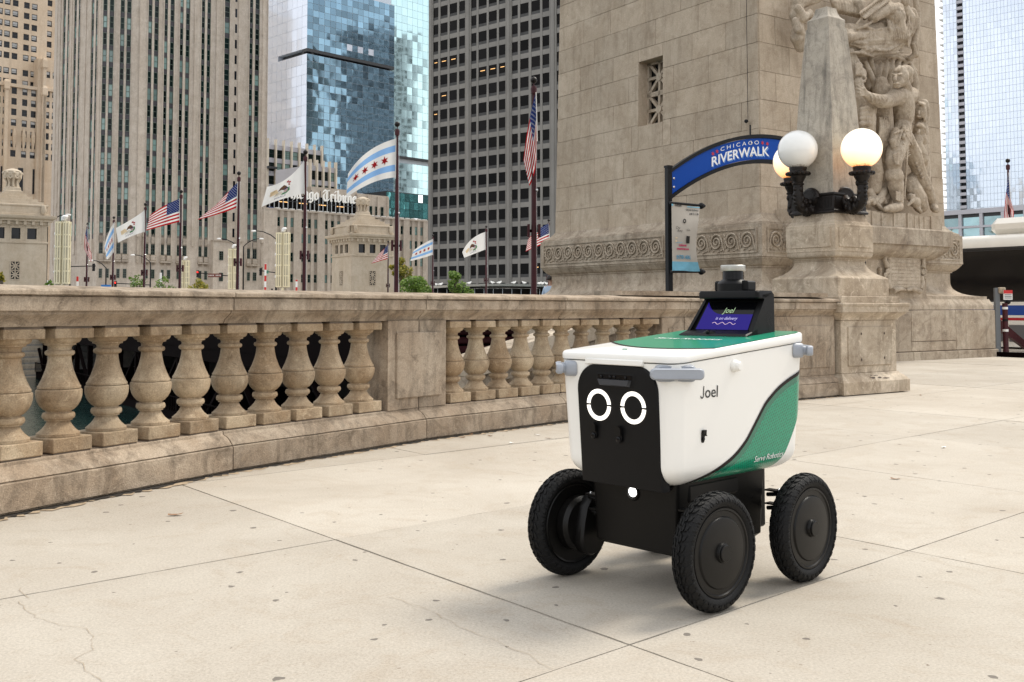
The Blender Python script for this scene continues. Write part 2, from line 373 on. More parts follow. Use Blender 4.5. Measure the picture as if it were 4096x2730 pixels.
# ------------------------------------------------------------------ balustrade
NW = len(WP)
SEG = []
for a, b_ in zip(WP[:-1], WP[1:]):
    t_ = (b_-a).normalized(); SEG.append((a, t_, V((-t_.y, t_.x, 0)), (b_-a).length))
def miter(i, off):                       # offset vertex of the wall line
    if i == 0: return WP[0]+SEG[0][2]*off
    if i == NW-1: return WP[-1]+SEG[-1][2]*off
    n0, n1 = SEG[i-1][2], SEG[i][2]; b_ = (n0+n1).normalized(); return WP[i]+b_*(off/b_.dot(n0))
bal = thing('stone_balustrade', 'weathered tan stone balustrade curving along the edge of the sidewalk', 'balustrade', (WP[5].x, WP[5].y, 0))
B0 = V((WP[5].x, WP[5].y, 0))
COP = [(.10, .905), (.095, .915), (.088, .928), (.060, .950), (.036, .968), (.034, .974), (.034, .984), (.010, .986), (.010, 1.056), (.022, 1.060), (.020, 1.066), (-.006, 1.068), (-.006, 1.086), (.000, 1.094), (.20, 1.118), (.44, 1.095), (.445, 1.07), (.432, 1.066), (.432, .986), (.41, .98), (.37, .94), (.34, .905)]
CUR = [(.028, -.02), (.028, .012), (.0, .017), (.0, .150), (.004, .154), (.020, .156), (.020, .161), (.010, .163), (.016, .170), (.032, .190), (.055, .208), (.080, .218), (.088, .224), (.090, .238), (.096, .242), (.35, .242), (.37, .2), (.40, .15), (.40, -.5)]
def course(name, prof, i, joint=.004):
    """one stone of a course between wall vertices i and i+1, mitred at the bends"""
    a, t_, n_, L = SEG[i]; rings = []
    for f in (0, 1):
        ring = []
        for off, z in prof:
            p = miter(i+f, off)+t_*(joint if f == 0 else -joint)
            ring.append(V((p.x, p.y, z))-B0)
        rings.append(ring)
    rr = random.Random(i*3+len(prof)); k = 22; mid = []
    for q in range(k+1):                # subdivide along its length, worn edge
        f = q/k; mid.append([rings[0][j].lerp(rings[1][j], f)+V((0, 0, (rr.uniform(-1, 1)*.0012 if 0 < q < k else 0)))+n_*(rr.uniform(-1, 1)*.0012 if 0 < q < k else 0) for j in range(len(prof))])
    mb = MB(); mb.loft(mid, 0); return mb.build(name, M['bal'], bal, smooth=28)
for i in range(0, 10):
    course('coping_stone', COP, i); course('kerb_stone', CUR, i)
# mortar core behind the joints
mb = MB()
for i in range(0, 10):
    r_ = [[V((miter(i+f, o).x, miter(i+f, o).y, z))-B0 for o, z in ((.03, -.3), (.03, .14), (.12, .22), (.3, .22), (.3, -.3))] for f in (0, 1)]; mb.loft(r_, 0)
    r_ = [[V((miter(i+f, o).x, miter(i+f, o).y, z))-B0 for o, z in ((.12, .91), (.05, 1.0), (.03, 1.06), (.2, 1.095), (.4, 1.06), (.33, .91))] for f in (0, 1)]; mb.loft(r_, 0)
mb.build('mortar', M['joint'], bal)
BP = [(.100, .323), (.108, .325), (.108, .340), (.100, .346), (.082, .362), (.068, .380), (.060, .395), (.057, .404), (.070, .406), (.070, .413), (.079, .417), (.083, .427), (.082, .436), (.078, .446), (.064, .450), (.064, .456), (.078, .464), (.096, .484), (.108, .506), (.1145, .530), (.1165, .552), (.1155, .566), (.1125, .569), (.1105, .5715), (.100, .5722), (.100, .5755), (.1085, .576), (.1085, .586), (.104, .590), (.086, .628), (.070, .672), (.061, .712), (.058, .738), (.058, .746), (.068, .749), (.074, .756), (.075, .764), (.072, .772), (.064, .776), (.058, .779), (.058, .790), (.064, .800), (.080, .804), (.080, .812), (.096, .818), (.104, .828), (.107, .840), (.085, .842)]
mb = MB(); mb.lathe(BP, n=40); me_bal = mb.mesh('baluster', M['bal2'], smooth=38)
def blockmesh(z0, z1, nm):
    mb = MB(); mb.box(-.12, -.12, z0, .12, .12, z1, bev=.004); return mb.mesh(nm, M['bal2'])
me_cap = blockmesh(.8405, .893, 'cap_block'); me_foot = blockmesh(.250, .3235, 'base_block')
me_mort = MB().box(-.112, -.112, .893, .112, .112, .906).mesh('mortar_bed', M['joint']); me_mort2 = MB().box(-.114, -.114, .240, .114, .114, .251).mesh('mortar_bed', M['joint'])
def baluster(i, s):
    a, t_, n_, L = SEG[i]; p = a+t_*s+n_*.22-B0; rz = atan2(t_.y, t_.x)
    b_ = place('baluster', me_bal, bal, (p.x, p.y, 0), (0, 0, rz+rnd.uniform(-.01, .01)))
    for me in (me_cap, me_foot, me_mort, me_mort2): place(me.name.split('.')[0], me, b_, (0, 0, 0), (0, 0, rnd.uniform(-.012, .012)))
    return b_
bs = [(5, x-.12) for x in (.28, .585, .89, 1.195, 1.51, 1.825)]+[(6, x-.12) for x in (.269, .563, .853, 1.153)]+[(6, 1.333)]
bs = [(4, x-.12) for x in (-.0, .295, .592, .893, 1.203, 1.519, 1.831) if x > .1]+[(5, x-.12) for x in (.269, .563, .853, 1.153, 1.453)]
bs += [(6, x-.12) for x in (.590, .884, 1.165, 1.451, 1.735)]+[(7, x-.12) for x in (.268, .527, .815, 1.10, 1.385)]
bs += [(3, x-.12) for x in (.3, .6, .9, 1.2, 1.5, 1.8)]+[(2, .2+.3*k) for k in range(4)]
for i, s in bs: baluster(i, s)
# panelled piers
def pier(pl):                           # pl: list of (seg, s0, s1) pieces sharing one pier
    for i, s0, s1 in pl:
        a, t_, n_, L = SEG[i]
        T = lambda p, a=a, t_=t_, n_=n_: a+t_*p.x+n_*p.y+V((0, 0, p.z))-B0
        mb = MB(); mb.box(s0, .085, .243, s1, .36, .904, T=T); mb.build('pier', M['bal'], bal)
def panel(i, s0, s1, z0, z1, off=.085, th=.014, name='pier_panel'):
    a, t_, n_, L = SEG[i]; T = lambda p: a+t_*p.x+n_*p.y+V((0, 0, p.z))-B0
    mb = MB(); mb.box(s0, off-th, z0, s1, off+.02, z1, T=T, bev=.005); return mb.build(name, M['bal'], bal)
pier([(5, 1.50, SEG[5][3]+.0), (6, .0, .285)])
a5, t5, n5, L5 = SEG[5]
pa = a5+t5*1.585+n5*.085; pb = SEG[6][0]+SEG[6][1]*.225+SEG[6][2]*.085
tt = (pb-pa).normalized(); nn = V((-tt.y, tt.x, 0)); LL = (pb-pa).length
mb = MB(); mb.box(0, -.018, .325, LL, .05, .815, T=lambda p: pa+tt*p.x+nn*p.y+V((0, 0, p.z))-B0, bev=.006); mb.build('pier_panel', M['bal'], bal)
pier([(7, 1.40, SEG[7][3]-.001), (8, 0.0, SEG[8][3]-.001), (9, 0.0, SEG[9][3])]); panel(7, 1.5, 1.66, .33, .80); panel(8, .12, 1.60, .33, .80); panel(9, .03, .70, .33, .80)
# small litter on the pavement: dry leaves and paper scraps
lm = plain('dry_leaf', (.22, .10, .035), .7, var=.4, vs=60); pm_ = plain('paper_scrap', (.75, .74, .70), .8)
def leafmesh(k, mat_):
    rr = random.Random(k); mb = MB(); pts = []
    for q in range(9):
        a = 2*pi*q/9; r = .016*(1.0+.5*cos(a)**2)*rr.uniform(.7, 1.15); pts.append(V((r*cos(a)*1.4, r*sin(a)*.8, .003+.008*rr.random()*abs(cos(a)))))
    mb.add([V((0, 0, .003))]+pts, [(0, q+1, (q+1) % 9+1) for q in range(9)]); return mb.mesh('leaf', mat_)
lms = [leafmesh(k, lm) for k in range(3)]; pms = [leafmesh(9, pm_)]
for k, (x, y, ty) in enumerate(((2196, 1755, 0), (1884, 1739, 0), (2150, 1741, 1), (1850, 1752, 0), (2046, 1774, 1), (700, 2062, 0), (3683, 1583, 0), (3580, 1918, 0), (3774, 1792, 1), (1960, 1745, 0), (2262, 1980, 0))):
    p = gnd(x, y, .001); o = place('dry_leaf' if ty == 0 else 'paper_scrap', (lms[k % 3] if ty == 0 else pms[0]), None, p, (0, 0, k*1.3), (.9+.1*(k % 3),)*3)
    lab = {0: 'small curled brown leaf on the concrete below the stone panel by the robot', 1: 'small brown leaf at the foot of the balustrade left of the robot', 3: 'tiny brown leaf against the kerb below the panelled pier', 5: 'brown leaf near the left end of the balustrade kerb', 6: 'dark brown leaf right of the lamp pedestal foot', 7: 'brown leaf on the paving far right of the rear wheel', 9: 'brown leaf beside the cracked kerb stone', 10: 'brown leaf on the paving just left of the robot front', 2: 'white paper scrap near the kerb left of the robot', 4: 'pale paper scrap in front of the balustrade right of the pier', 8: 'white paper scrap on the open paving at right'}[k]
    tag(o, lab, 'leaf' if ty == 0 else 'paper scrap')

# dirt with painted gap shadow where the kerb meets the paving, and hairline cracks
def seam(pts, w, nm, mt, parent, seed, z=.0008, wander=.0):
    rr = random.Random(seed); L = []; R__ = []
    fine = []
    for a, b_ in zip(pts[:-1], pts[1:]):
        n_ = max(2, int((b_-a).length/.03)); fine += [a+(b_-a)*(k/n_) for k in range(n_)]
    fine.append(pts[-1]); off_ = 0
    for k, p in enumerate(fine):
        t_ = (fine[min(k+1, len(fine)-1)]-fine[max(0, k-1)]).normalized(); s_ = V((t_.y, -t_.x, 0)); off_ = off_*.85+rr.uniform(-1, 1)*wander
        ww = w*rr.uniform(.3, 1.5) if wander == 0 else w*rr.uniform(.3, 1.2); c = p+s_*off_
        L.append(c+(s_*-.02 if wander == 0 else s_*-ww)); R__.append(c+s_*ww)
    mb = MB(); mb.add([V((p.x, p.y, z)) for p in L]+[V((p.x, p.y, z)) for p in R__], [(k, k+1, len(L)+k+1, len(L)+k) for k in range(len(L)-1)]); return mb.build(nm, mt, parent, fix=False)
M['dirt'] = plain('dirt_and_gap_shade', (.022, .017, .012), .95, var=.5, vs=40); M['sand'] = plain('pale_mortar_smear', (.40, .31, .21), .95, var=.4, vs=25); M['crack'] = plain('hairline_crack', (.37, .30, .22), .95)
seam(WP[2:], .040, 'dirt_shade_seam', M['dirt'], bed, 3, z=.0035); seam(WP[2:], .060, 'mortar_smear', M['sand'], bed, 4, z=.0022)
for q, pts in enumerate((((85, 2405), (150, 2470), (330, 2520), (350, 2600), (270, 2640), (420, 2730)), ((1560, 2390), (1760, 2460), (1900, 2540), (2100, 2605), (2230, 2680)), ((3480, 1990), (3700, 2020), (4000, 2050)), ((3100, 2010), (3300, 2035), (3420, 2060)), ((110, 2395), (100, 2350)))):
    seam([gnd(x, y, 0) for x, y in pts], .0010, 'hairline_crack', M['crack'], bed, 20+q, z=.0016, wander=.010)
# ------------------------------------------------------------------ corner pedestal, obelisk, lamps
T54, N54 = hd(54.5), hd(-35.5)
Q0 = V((3.745, 11.753, 0)); Q1 = Q0+T54*1.20
pd = thing('stone_pedestal', 'square stone pedestal block with raised panel at the corner end of the balustrade', 'pedestal', Q0, hrot(54.5))
# local frame: x along front face, y into depth
mb = MB()
def ringprof(prof, x0, x1, y0, y1):      # prof: (out,z)
    return [[V((x0-o, y0-o, z)), V((x1+o, y0-o, z)), V((x1+o, y1+o, z)), V((x0-o, y1+o, z))] for o, z in prof]
PBX = (.0, 1.20, .0, 1.3)
mb.loft(ringprof([(.03, 0.012), (.03, .15), (.022, .156), (.012, .17), (-.02, .205), (-.05, .222), (-.062, .245)], *PBX)); mb.build('base_course', M['ped'], pd, smooth=25)
mb = MB(); mb.box(.075, .075, .245, 1.125, 1.22, .86, bev=.006); mb.build('block', M['ped'], pd)
mb = MB(); mb.box(.19, .057, .33, 1.02, .09, .78, bev=.006); mb.build('panel', M['ped'], pd)
mb = MB(); mb.loft(ringprof([(-.06, .860), (-.052, .88), (-.03, .905), (.0, .93), (.012, .94), (.012, .95), (.028, .952), (.028, 1.02), (.038, 1.026), (.04, 1.05), (.03, 1.06)], *PBX)); mb.build('coping', M['ped'], pd, smooth=25)
mb = MB(); mb.box(.02, .02, 1.06, 1.13, 1.22, 1.135, bev=.006); mb.build('plinth_slab', M['ped'], pd)
stm = plain('dark_spill_stain', (.05, .028, .018), .7, var=.4, vs=60)
mb = MB(); rr_ = random.Random(8)
for (x0, x1, y0_, y1_) in ((.50, .62, .05, .9), (.58, .70, .35, .95), (.64, .74, .1, .5), (.72, .86, .0, .28)):
    P = []
    for q in range(12): a = 2*pi*q/12; r = rr_.uniform(.55, 1.05); P.append((lerp(x0, x1, .5+.5*r*cos(a)), max(0, min(1, lerp(y0_, y1_, .5+.5*r*sin(a))))))
    f_ = lambda u, v: V((u, lerp(-.012, .05, v)-.004, lerp(.17, .222, v)+.003))
    mb.add([f_(sum(p[0] for p in P)/12, sum(p[1] for p in P)/12)]+[f_(*p) for p in P], [(0, q+1, (q+1) % 12+1) for q in range(12)])
o = mb.build('spill_stain', stm, pd, fix=False); o['kind'] = 'stuff'
for x, z in ((.42, .70), (.86, .70), (.42, .40), (.86, .41)): mb = MB(); mb.lathe([(.011, 0), (.009, .003)], n=8, T=lambda p: V((x+p.x, .0545-p.z, z+p.y*1.6))); mb.build('rusty_hole', stm, pd)
# left-hand wall return below the lamp: recessed panel length already in balustrade; slab on top of it
a8, t8, n8, L8 = SEG[8]
mb = MB(); mb.prism([(-.9, .05), (L8+.62, .05), (L8+.75, .55), (-.8, .55)], lambda u, v, d: a8+t8*u+n8*v+V((0, 0, d))-B0, 1.12, 1.165); mb.build('top_slab', M['bal'], bal)
# obelisk
OC = V((3.873, 12.604, 0)); HW = .483
ob = thing('obelisk_pylon', 'grey streaked stone obelisk with flared foot carrying globe lamps', 'obelisk', OC, hrot(54.5))
def zof(py, px=3351, corner=True, Y=12.0): return at(px, py, Y).z
def seg(name, prof, mat_=None, smooth=22): mb = MB(); mb.sq(prof); return mb.build(name, mat_ or M['obel'], ob, smooth=smooth)
seg('plinth', [(.483, 1.135), (.483, 1.345), (.478, 1.352), (.462, 1.368), (.45, 1.372)], M['ped'])
seg('flared_foot', [(.45, 1.372), (.425, 1.385), (.385, 1.408), (.35, 1.438), (.32, 1.475), (.300, 1.515), (.29, 1.555)], M['ped'], 40)
seg('moulding', [(.288, 1.555), (.296, 1.558), (.298, 1.572), (.31, 1.578), (.312, 1.592), (.335, 1.600), (.352, 1.620), (.358, 1.645), (.356, 1.668), (.362, 1.672)], M['ped'], 40)
seg('die_block', [(.362, 1.672), (.362, 1.985), (.350, 1.995)], M['ped'])
for k, (cx, cy, rz) in enumerate(((0, -.362, 0), (-.362, 0, -pi/2), (.362, 0, pi/2), (0, .362, pi))):
    mb = MB(); mb.box(-.30, -.012, 1.72, .30, .01, 1.955, bev=.004); o = mb.build('die_panel', M['ped'], ob); o.location = (cx, cy, 0); o.rotation_euler = (0, 0, rz)
seg('sloped_cap', [(.350, 1.995), (.34, 2.02), (.315, 2.045), (.31, 2.075), (.298, 2.10), (.293, 2.125)], M['ped'])
TOPZ = 4.43
sh = [(.285, 2.125), (.285, 2.3), (.283, 2.5), (.274, 2.8), (.262, 3.15), (.252, 3.35), (.238, 3.57), (.222, 3.8), (.209, 3.97), (.190, 4.2), (.172, TOPZ)]
seg('shaft', sh, None, 10)
seg('cap_band', [(.160, TOPZ), (.160, TOPZ+.10), (.155, TOPZ+.11)])
seg('tip', [(.155, TOPZ+.11), (.135, TOPZ+.125), (.116, TOPZ+.15), (.101, TOPZ+.185), (.093, TOPZ+.22), (.088, TOPZ+.25), (.06, TOPZ+.262)], None, 40)

# bronze lamp bracket
br = thing('lamp_bracket', 'dark bronze bracket with four scrolled arms clasping the obelisk foot', 'lamp bracket', OC, hrot(54.5))
mb = MB(); mb.sq([(.318, 2.128), (.328, 2.135), (.328, 2.155), (.316, 2.165), (.308, 2.18), (.304, 2.33), (.312, 2.34), (.316, 2.352), (.314, 2.37), (.28, 2.375)])
for s in range(4):
    a = s*pi/2; c_, s_ = cos(a), sin(a)
    for k in range(-13, 14):
        u = k*.0205; 
        if abs(u) < .09: continue
        T = lambda p, c_=c_, s_=s_: V((p.x*c_-p.y*s_, p.x*s_+p.y*c_, p.z)); mb.box(u-.006, -.312, 2.19, u+.006, -.296, 2.32, T=T)
mb.build('collar', M['darkiron'], br)
Mloc = Matrix.Translation(OC) @ Matrix.Rotation(hrot(54.5), 4, 'Z'); Minv = Mloc.inverted()
G = [('lit', at(3446, 595, 12.02), 1), ('off', at(3191, 600.5, 12.36), 0), ('lit', at(3166, 648, 13.35), 2)]
GR = .235
G.append(('off', at(3335, 618, 13.35), 3))
globe_m = {}
def globemat(name, lit):
    m, t, b = newmat(name); pos = N(t, 'ShaderNodeTexCoord').outputs['Object']; sx = N(t, 'ShaderNodeSeparateXYZ'); t.links.new(pos, sx.inputs[0])
    mr = N(t, 'ShaderNodeMapRange'); mr.inputs['From Min'].default_value = -.235; mr.inputs['From Max'].default_value = -.10; t.links.new(sx.outputs['Z'], mr.inputs['Value'])
    n = noise(t, pos, 14, 7, .75, 1.5); ad = N(t, 'ShaderNodeMath'); ad.operation = 'ADD'; t.links.new(mr.outputs[0], ad.inputs[0]); t.links.new(n, ad.inputs[1])
    dirt = ramp(t, ad.outputs[0], .55, .80, (.20, .15, .09), (.86, .86, .83)); t.links.new(dirt, b.inputs['Base Color'])
    b.inputs['Roughness'].default_value = .16; b.inputs['Coat Weight'].default_value = .5
    if lit:
        mr2 = N(t, 'ShaderNodeMapRange'); mr2.inputs['From Min'].default_value = -.24; mr2.inputs['From Max'].default_value = .12; t.links.new(sx.outputs['Z'], mr2.inputs['Value'])
        lc = ramp(t, mr2.outputs[0], .05, .85, (1.0, .34, .06), (.62, .52, .36)); lc = mix(t, 1.0, lc, dirt, 'MULTIPLY')
        t.links.new(lc, b.inputs['Emission Color']); b.inputs['Emission Strength'].default_value = 1.6
    else:
        b.inputs['Emission Strength'].default_value = 0
    return m
globe_m['lit'] = globemat('lit_opal_globe', True); globe_m['off'] = globemat('white_opal_globe', False)
glab = {0: 'glowing warm globe lamp on the arm right of the obelisk', 1: 'unlit white globe lamp on the arm left of the obelisk', 2: 'glowing orange globe lamp half hidden behind the white globe', 3: 'globe lamp on the far side of the obelisk'}
for k, (st, P, _) in enumerate(G):
    pl = Minv @ P
    d = V((pl.x, pl.y, 0)); dn = d.normalized(); zb = P.z-GR      # bottom of globe
    # arm: rises from the collar face in an S curve
    q0 = dn*.27+V((0, 0, 2.25)); q1 = dn*.40+V((0, 0, 2.16))
    pts = []
    R_ = d.length
    for f, rr_, zz in ((0, .24, 2.30), (.1, .30, 2.235), (.25, .36, 2.175), (.4, .44, 2.16), (.55, .52, 2.20), (.7, .56, 2.27), (.85, .565, 2.36), (1, .56, zb-.17)):
        u = min(rr_, .56)/.56*R_; pts.append(V((dn.x*u, dn.y*u, zz if f < 1 else zb-.17)))
    mb = MB(); mb.tube(pts, [.085, .075, .060, .055, .058, .066, .056, .060], n=12); 
    side = V((-dn.y, dn.x, 0))
    for sg in (0,):                       # scroll volute and acanthus lumps
        c = dn*(R_*.74)+V((0, 0, 2.255)); sp = []
        for q in range(22):
            a = q*.5; r = .072*(1-q/26); sp.append(c+dn*(cos(a+2.6)*r)+V((0, 0, sin(a+2.6)*r)))
        mb.tube(sp, [.042*(1-q/30) for q in range(22)], n=8)
        c = dn*(.335)+V((0, 0, 2.385)); sp = []
        for q in range(10):
            a = pi*q/9; sp.append(dn*.30+side*(cos(a)*.115)+V((0, 0, 2.32+sin(a)*.10)))
        mb.tube(sp, .032, n=8); mb.lathe([(.11, 0), (.10, .02)], c=(0, 0, 0), n=20, T=lambda p: dn*(.29+p.z*2)+side*p.x+V((0, 0, 2.31+p.y)))
        for q in range(14):
            f = q/13; k0 = min(6, int(f*7)); c = pts[k0].lerp(pts[k0+1], f*7-k0) if k0 < 7 else pts[7]
            mb.ball(c+side*.048*(-1)**q+dn*.018*cos(q*2.2), .030, 7, 5, sc=(1, 1, 1.3)); mb.ball(c+dn*(.052 if q > 6 else .0)+V((0, 0, -.045 if q <= 6 else 0)), .026, 7, 5)
        for q in range(7):
            f = q/6; c = pts[1].lerp(pts[4], f)+V((0, 0, .05)); mb.ball(c+side*.02*(-1)**q, .035, 8, 5, sc=(1, 1, .8))
            mb.ball(pts[5].lerp(pts[7], f)+dn*.035*(-1 if q % 2 else 1), .022, 7, 4, sc=(1, 1, 1.3))
    mb.build('scroll_arm', M['darkiron'], br, smooth=50)
    mb = MB(); c = V((pl.x, pl.y, 0))
    mb.lathe([(.05, zb-.20), (.068, zb-.19), (.072, zb-.175), (.058, zb-.165), (.062, zb-.15), (.078, zb-.12), (.09, zb-.095), (.092, zb-.085), (.128, zb-.07), (.142, zb-.052), (.132, zb-.036), (.10, zb-.028), (.10, zb-.006), (.092, zb+.0)], c=c, n=24)
    for q in range(16): a = 2*pi*q/16; mb.ball(c+V((cos(a)*.130, sin(a)*.130, zb-.055)), .022, 6, 4)
    mb.build('lamp_cup', M['darkiron'], br, smooth=40)
    lp = thing('globe_lamp', glab[k], 'lamp', P, 0, 'globe lamps on the bronze bracket')
    mb = MB(); mb.ball((0, 0, 0), GR, 40, 26, z0=-.93); mb.build('globe', globe_m[st], lp, smooth=True)
    mb = MB(); mb.lathe([(.085, -.245), (.103, -.24), (.106, -.222), (.098, -.208), (.088, -.205)], n=28); mb.build('fitter_ring', M['darkiron'], lp, smooth=40)
# ------------------------------------------------------------------ bridgehouse (stone tower at right)
MT, MN = hd(55.7), hd(-34.3)
MD = 18.06; MC = V((.2423*MD, MD, 0)); WI = .25           # band corner; wall plane inset
LR_, LL_ = 6.03, 5.9                                       # lengths of the right and left faces at band
WCn = MC+MT*WI+MN*WI                                       # wall corner
mo = thing('bridgehouse', 'tall tan stone bridgehouse tower with scroll band and carved relief beside the sidewalk', 'building', WCn, hrot(55.7))
# local: x along right (relief) face, y along left face; wall plane x=0 / y=0; taper upward
WX, WY = LR_-2*WI, LL_*1.12-2*WI
TAP = .016
def inset(z): return TAP*max(0, z-2.65)
HT = 15.0
CH = .525; Z0 = 2.65
def wallT(face, u, z, d):             # d: outward depth of a point on a face
    i = inset(z)
    if face == 'R': return V((u, i-d, z))
    return V((i-d, u, z))
# window opening on left face
def left_uz(px, py):
    n = -MT; P = WCn+V((0, 0, 0)); p = onplane(px, py, P, n); l = mo.matrix_basis.inverted() @ p; return l.y, l.z
mo_m = Matrix.Translation(WCn) @ Matrix.Rotation(hrot(55.7), 4, 'Z'); mo_i = mo_m.inverted()
def left_uz(px, py): l = mo_i @ onplane(px, py, WCn, -MT); return l.y, l.z
def right_uz(px, py, o=0.0): l = mo_i @ onplane(px, py, WCn-MN*o, -MN); return l.x, l.z
wa, wb = left_uz(2646, 225), left_uz(2549, 250); wc = left_uz(2549, 508)
WU0, WU1, WZ0, WZ1 = wa[0], wb[0], wc[1], wb[1]
rs = random.Random(5); cache = {}
def stoneblock(face, u0, u1, z0, z1, proud=0.0):
    g_ = .003; d = .02+rs.uniform(-.0025, .0025)+proud; b_ = .003
    P = [(u0+g_, z0+g_), (u1-g_, z0+g_), (u1-g_, z1-g_), (u0+g_, z1-g_)]
    Pi = [(u0+g_+b_, z0+g_+b_), (u1-g_-b_, z0+g_+b_), (u1-g_-b_, z1-g_-b_), (u0+g_+b_, z1-g_-b_)]
    o = wallT(face, u0, z0, 0)
    r0 = [wallT(face, u, z, -.03)-o for u, z in P]; r1 = [wallT(face, u, z, d-b_)-o for u, z in P]; r2 = [wallT(face, u, z, d)-o for u, z in Pi]
    mb = MB(); mb.loft([r0, r1, r2], cap0=False); place('stone_block', mb.mesh('stone_block', M['mon']), mo, o)
def course_blocks(face, L, z0, z1, off, step=(.62, 1.35), holes=()):
    u = inset(z0)+0.0; end = L-inset(z0)
    first = True; cuts = [u]
    while cuts[-1] < end-.3:
        w = rs.uniform(*step) if not first else (.42 if off else .8)
        first = False; cuts.append(min(end, cuts[-1]+w))
    cuts[-1] = end
    for a, b_ in zip(cuts[:-1], cuts[1:]):
        segs = [(a, b_)]
        for h0, h1 in holes:
            ns = []
            for s0, s1 in segs:
                if s1 <= h0 or s0 >= h1: ns.append((s0, s1))
                else:
                    if s0 < h0-.08: ns.append((s0, h0))
                    if s1 > h1+.08: ns.append((h1, s1))
            segs = ns
        for s0, s1 in segs: stoneblock(face, s0, s1, z0, z1)
core = MB()
i0, i1 = 0, inset(HT)
core.loft([[V((i0, i0, .0)), V((WX-i0, i0, 0)), V((WX-i0, WY-i0, 0)), V((i0, WY-i0, 0))], [V((i0, i0, 2.65)), V((WX-i0, i0, 2.65)), V((WX-i0, WY-i0, 2.65)), V((i0, WY-i0, 2.65))]])
# shell with a recess for the grille window
def ring(z): i = inset(z); return [V((i, i, z)), V((WX-i, i, z)), V((WX-i, WY-i, z)), V((i, WY-i, z))]
core.loft([ring(2.65), ring(WZ0)], cap0=False, cap1=False)
core.loft([ring(WZ1), ring(HT)], cap0=False)
ia, ib = inset(WZ0), inset(WZ1)
ra, rb = ring(WZ0), ring(WZ1)
core.quad(ra[0], ra[1], rb[1], rb[0]); core.quad(ra[1], ra[2], rb[2], rb[1]); core.quad(ra[2], ra[3], rb[3], rb[2])
def LP(u, z, d=0): return wallT('L', u, z, d)
core.quad(LP(ia, WZ0), LP(WU0, WZ0), LP(WU0, WZ1), LP(ib, WZ1)); core.quad(LP(WU1, WZ0), LP(WY-ia, WZ0), LP(WY-ib, WZ1), LP(WU1, WZ1))
DP = -.34
core.quad(LP(WU0, WZ0), LP(WU0, WZ0, DP), LP(WU0, WZ1, DP), LP(WU0, WZ1)); core.quad(LP(WU1, WZ0), LP(WU1, WZ1), LP(WU1, WZ1, DP), LP(WU1, WZ0, DP))
core.quad(LP(WU0, WZ0), LP(WU1, WZ0), LP(WU1, WZ0, DP), LP(WU0, WZ0, DP)); core.quad(LP(WU0, WZ1), LP(WU0, WZ1, DP), LP(WU1, WZ1, DP), LP(WU1, WZ1))
core.build('wall_core', M['mon'], mo)
z = Z0; k = 0
while z < HT-.01:
    z1 = min(z+CH, HT); holes = []
    if z1 > WZ0+.02 and z < WZ1-.02: holes = [(WU0, WU1)]
    if z < 9.2:
        if holes and (z < WZ0-.02 or z1 > WZ1+.02):       # blocks above/below the window sill inside this course
            if z < WZ0-.02: stoneblock('L', WU0, WU1, z, WZ0)
            else: stoneblock('L', WU0, WU1, WZ1, z1)
        course_blocks('L', WY, z, z1, k % 2, holes=holes); course_blocks('R', WX, z, z1, (k+1) % 2)
    else:
        stoneblock('L', inset(z), WY-inset(z), z, z1); stoneblock('R', inset(z), WX-inset(z), z, z1)
    z = z1; k += 1
# flat corner strip running up the left edge of each corner
# grille window
gm = MB(); uc, zc = (WU0+WU1)/2, (WZ0+WZ1)/2; hu, hz = (WU1-WU0)/2, (WZ1-WZ0)/2; d0, d1 = -.34, -.22
def GP(u, z, d): return LP(uc+u, zc+z, d)
def bar(p, q, w=.032):
    dx, dz = q[0]-p[0], q[1]-p[1]; L = sqrt(dx*dx+dz*dz); nx, nz_ = -dz/L*w, dx/L*w
    poly = [(p[0]+nx, p[1]+nz_), (q[0]+nx, q[1]+nz_), (q[0]-nx, q[1]-nz_), (p[0]-nx, p[1]-nz_)]
    gm.prism(poly, lambda u, v, d: GP(u, v, d), d0+.04, d1)
for a, b_ in (((-hu, -hz), (hu, -hz)), ((-hu, hz), (hu, hz)), ((-hu, -hz), (-hu, hz)), ((hu, -hz), (hu, hz)), ((-hu, 0), (hu, 0))): bar(a, b_, .05)
for c in (-hz/2, hz/2):
    for ang in range(0, 180, 45):
        a = R(ang); cx, cz = cos(a), sin(a); k = min(hu/abs(cx) if abs(cx) > .01 else 9, hz/2/abs(cz) if abs(cz) > .01 else 9); bar((-cx*k, c-cz*k), (cx*k, c+cz*k), .03)
    poly = [(cos(2*pi*q/12)*.085, c+sin(2*pi*q/12)*.085) for q in range(12)]; gm.prism(poly, lambda u, v, d: GP(u, v, d), d0+.04, d1+.015)
win = MB().quad(LP(WU0, WZ0, -.338), LP(WU1, WZ0, -.338), LP(WU1, WZ1, -.338), LP(WU0, WZ1, -.338)).build('window', plain('dark_void', (.012, .010, .009), .8), mo)
gm.build('stone_grille', M['rel'], win)
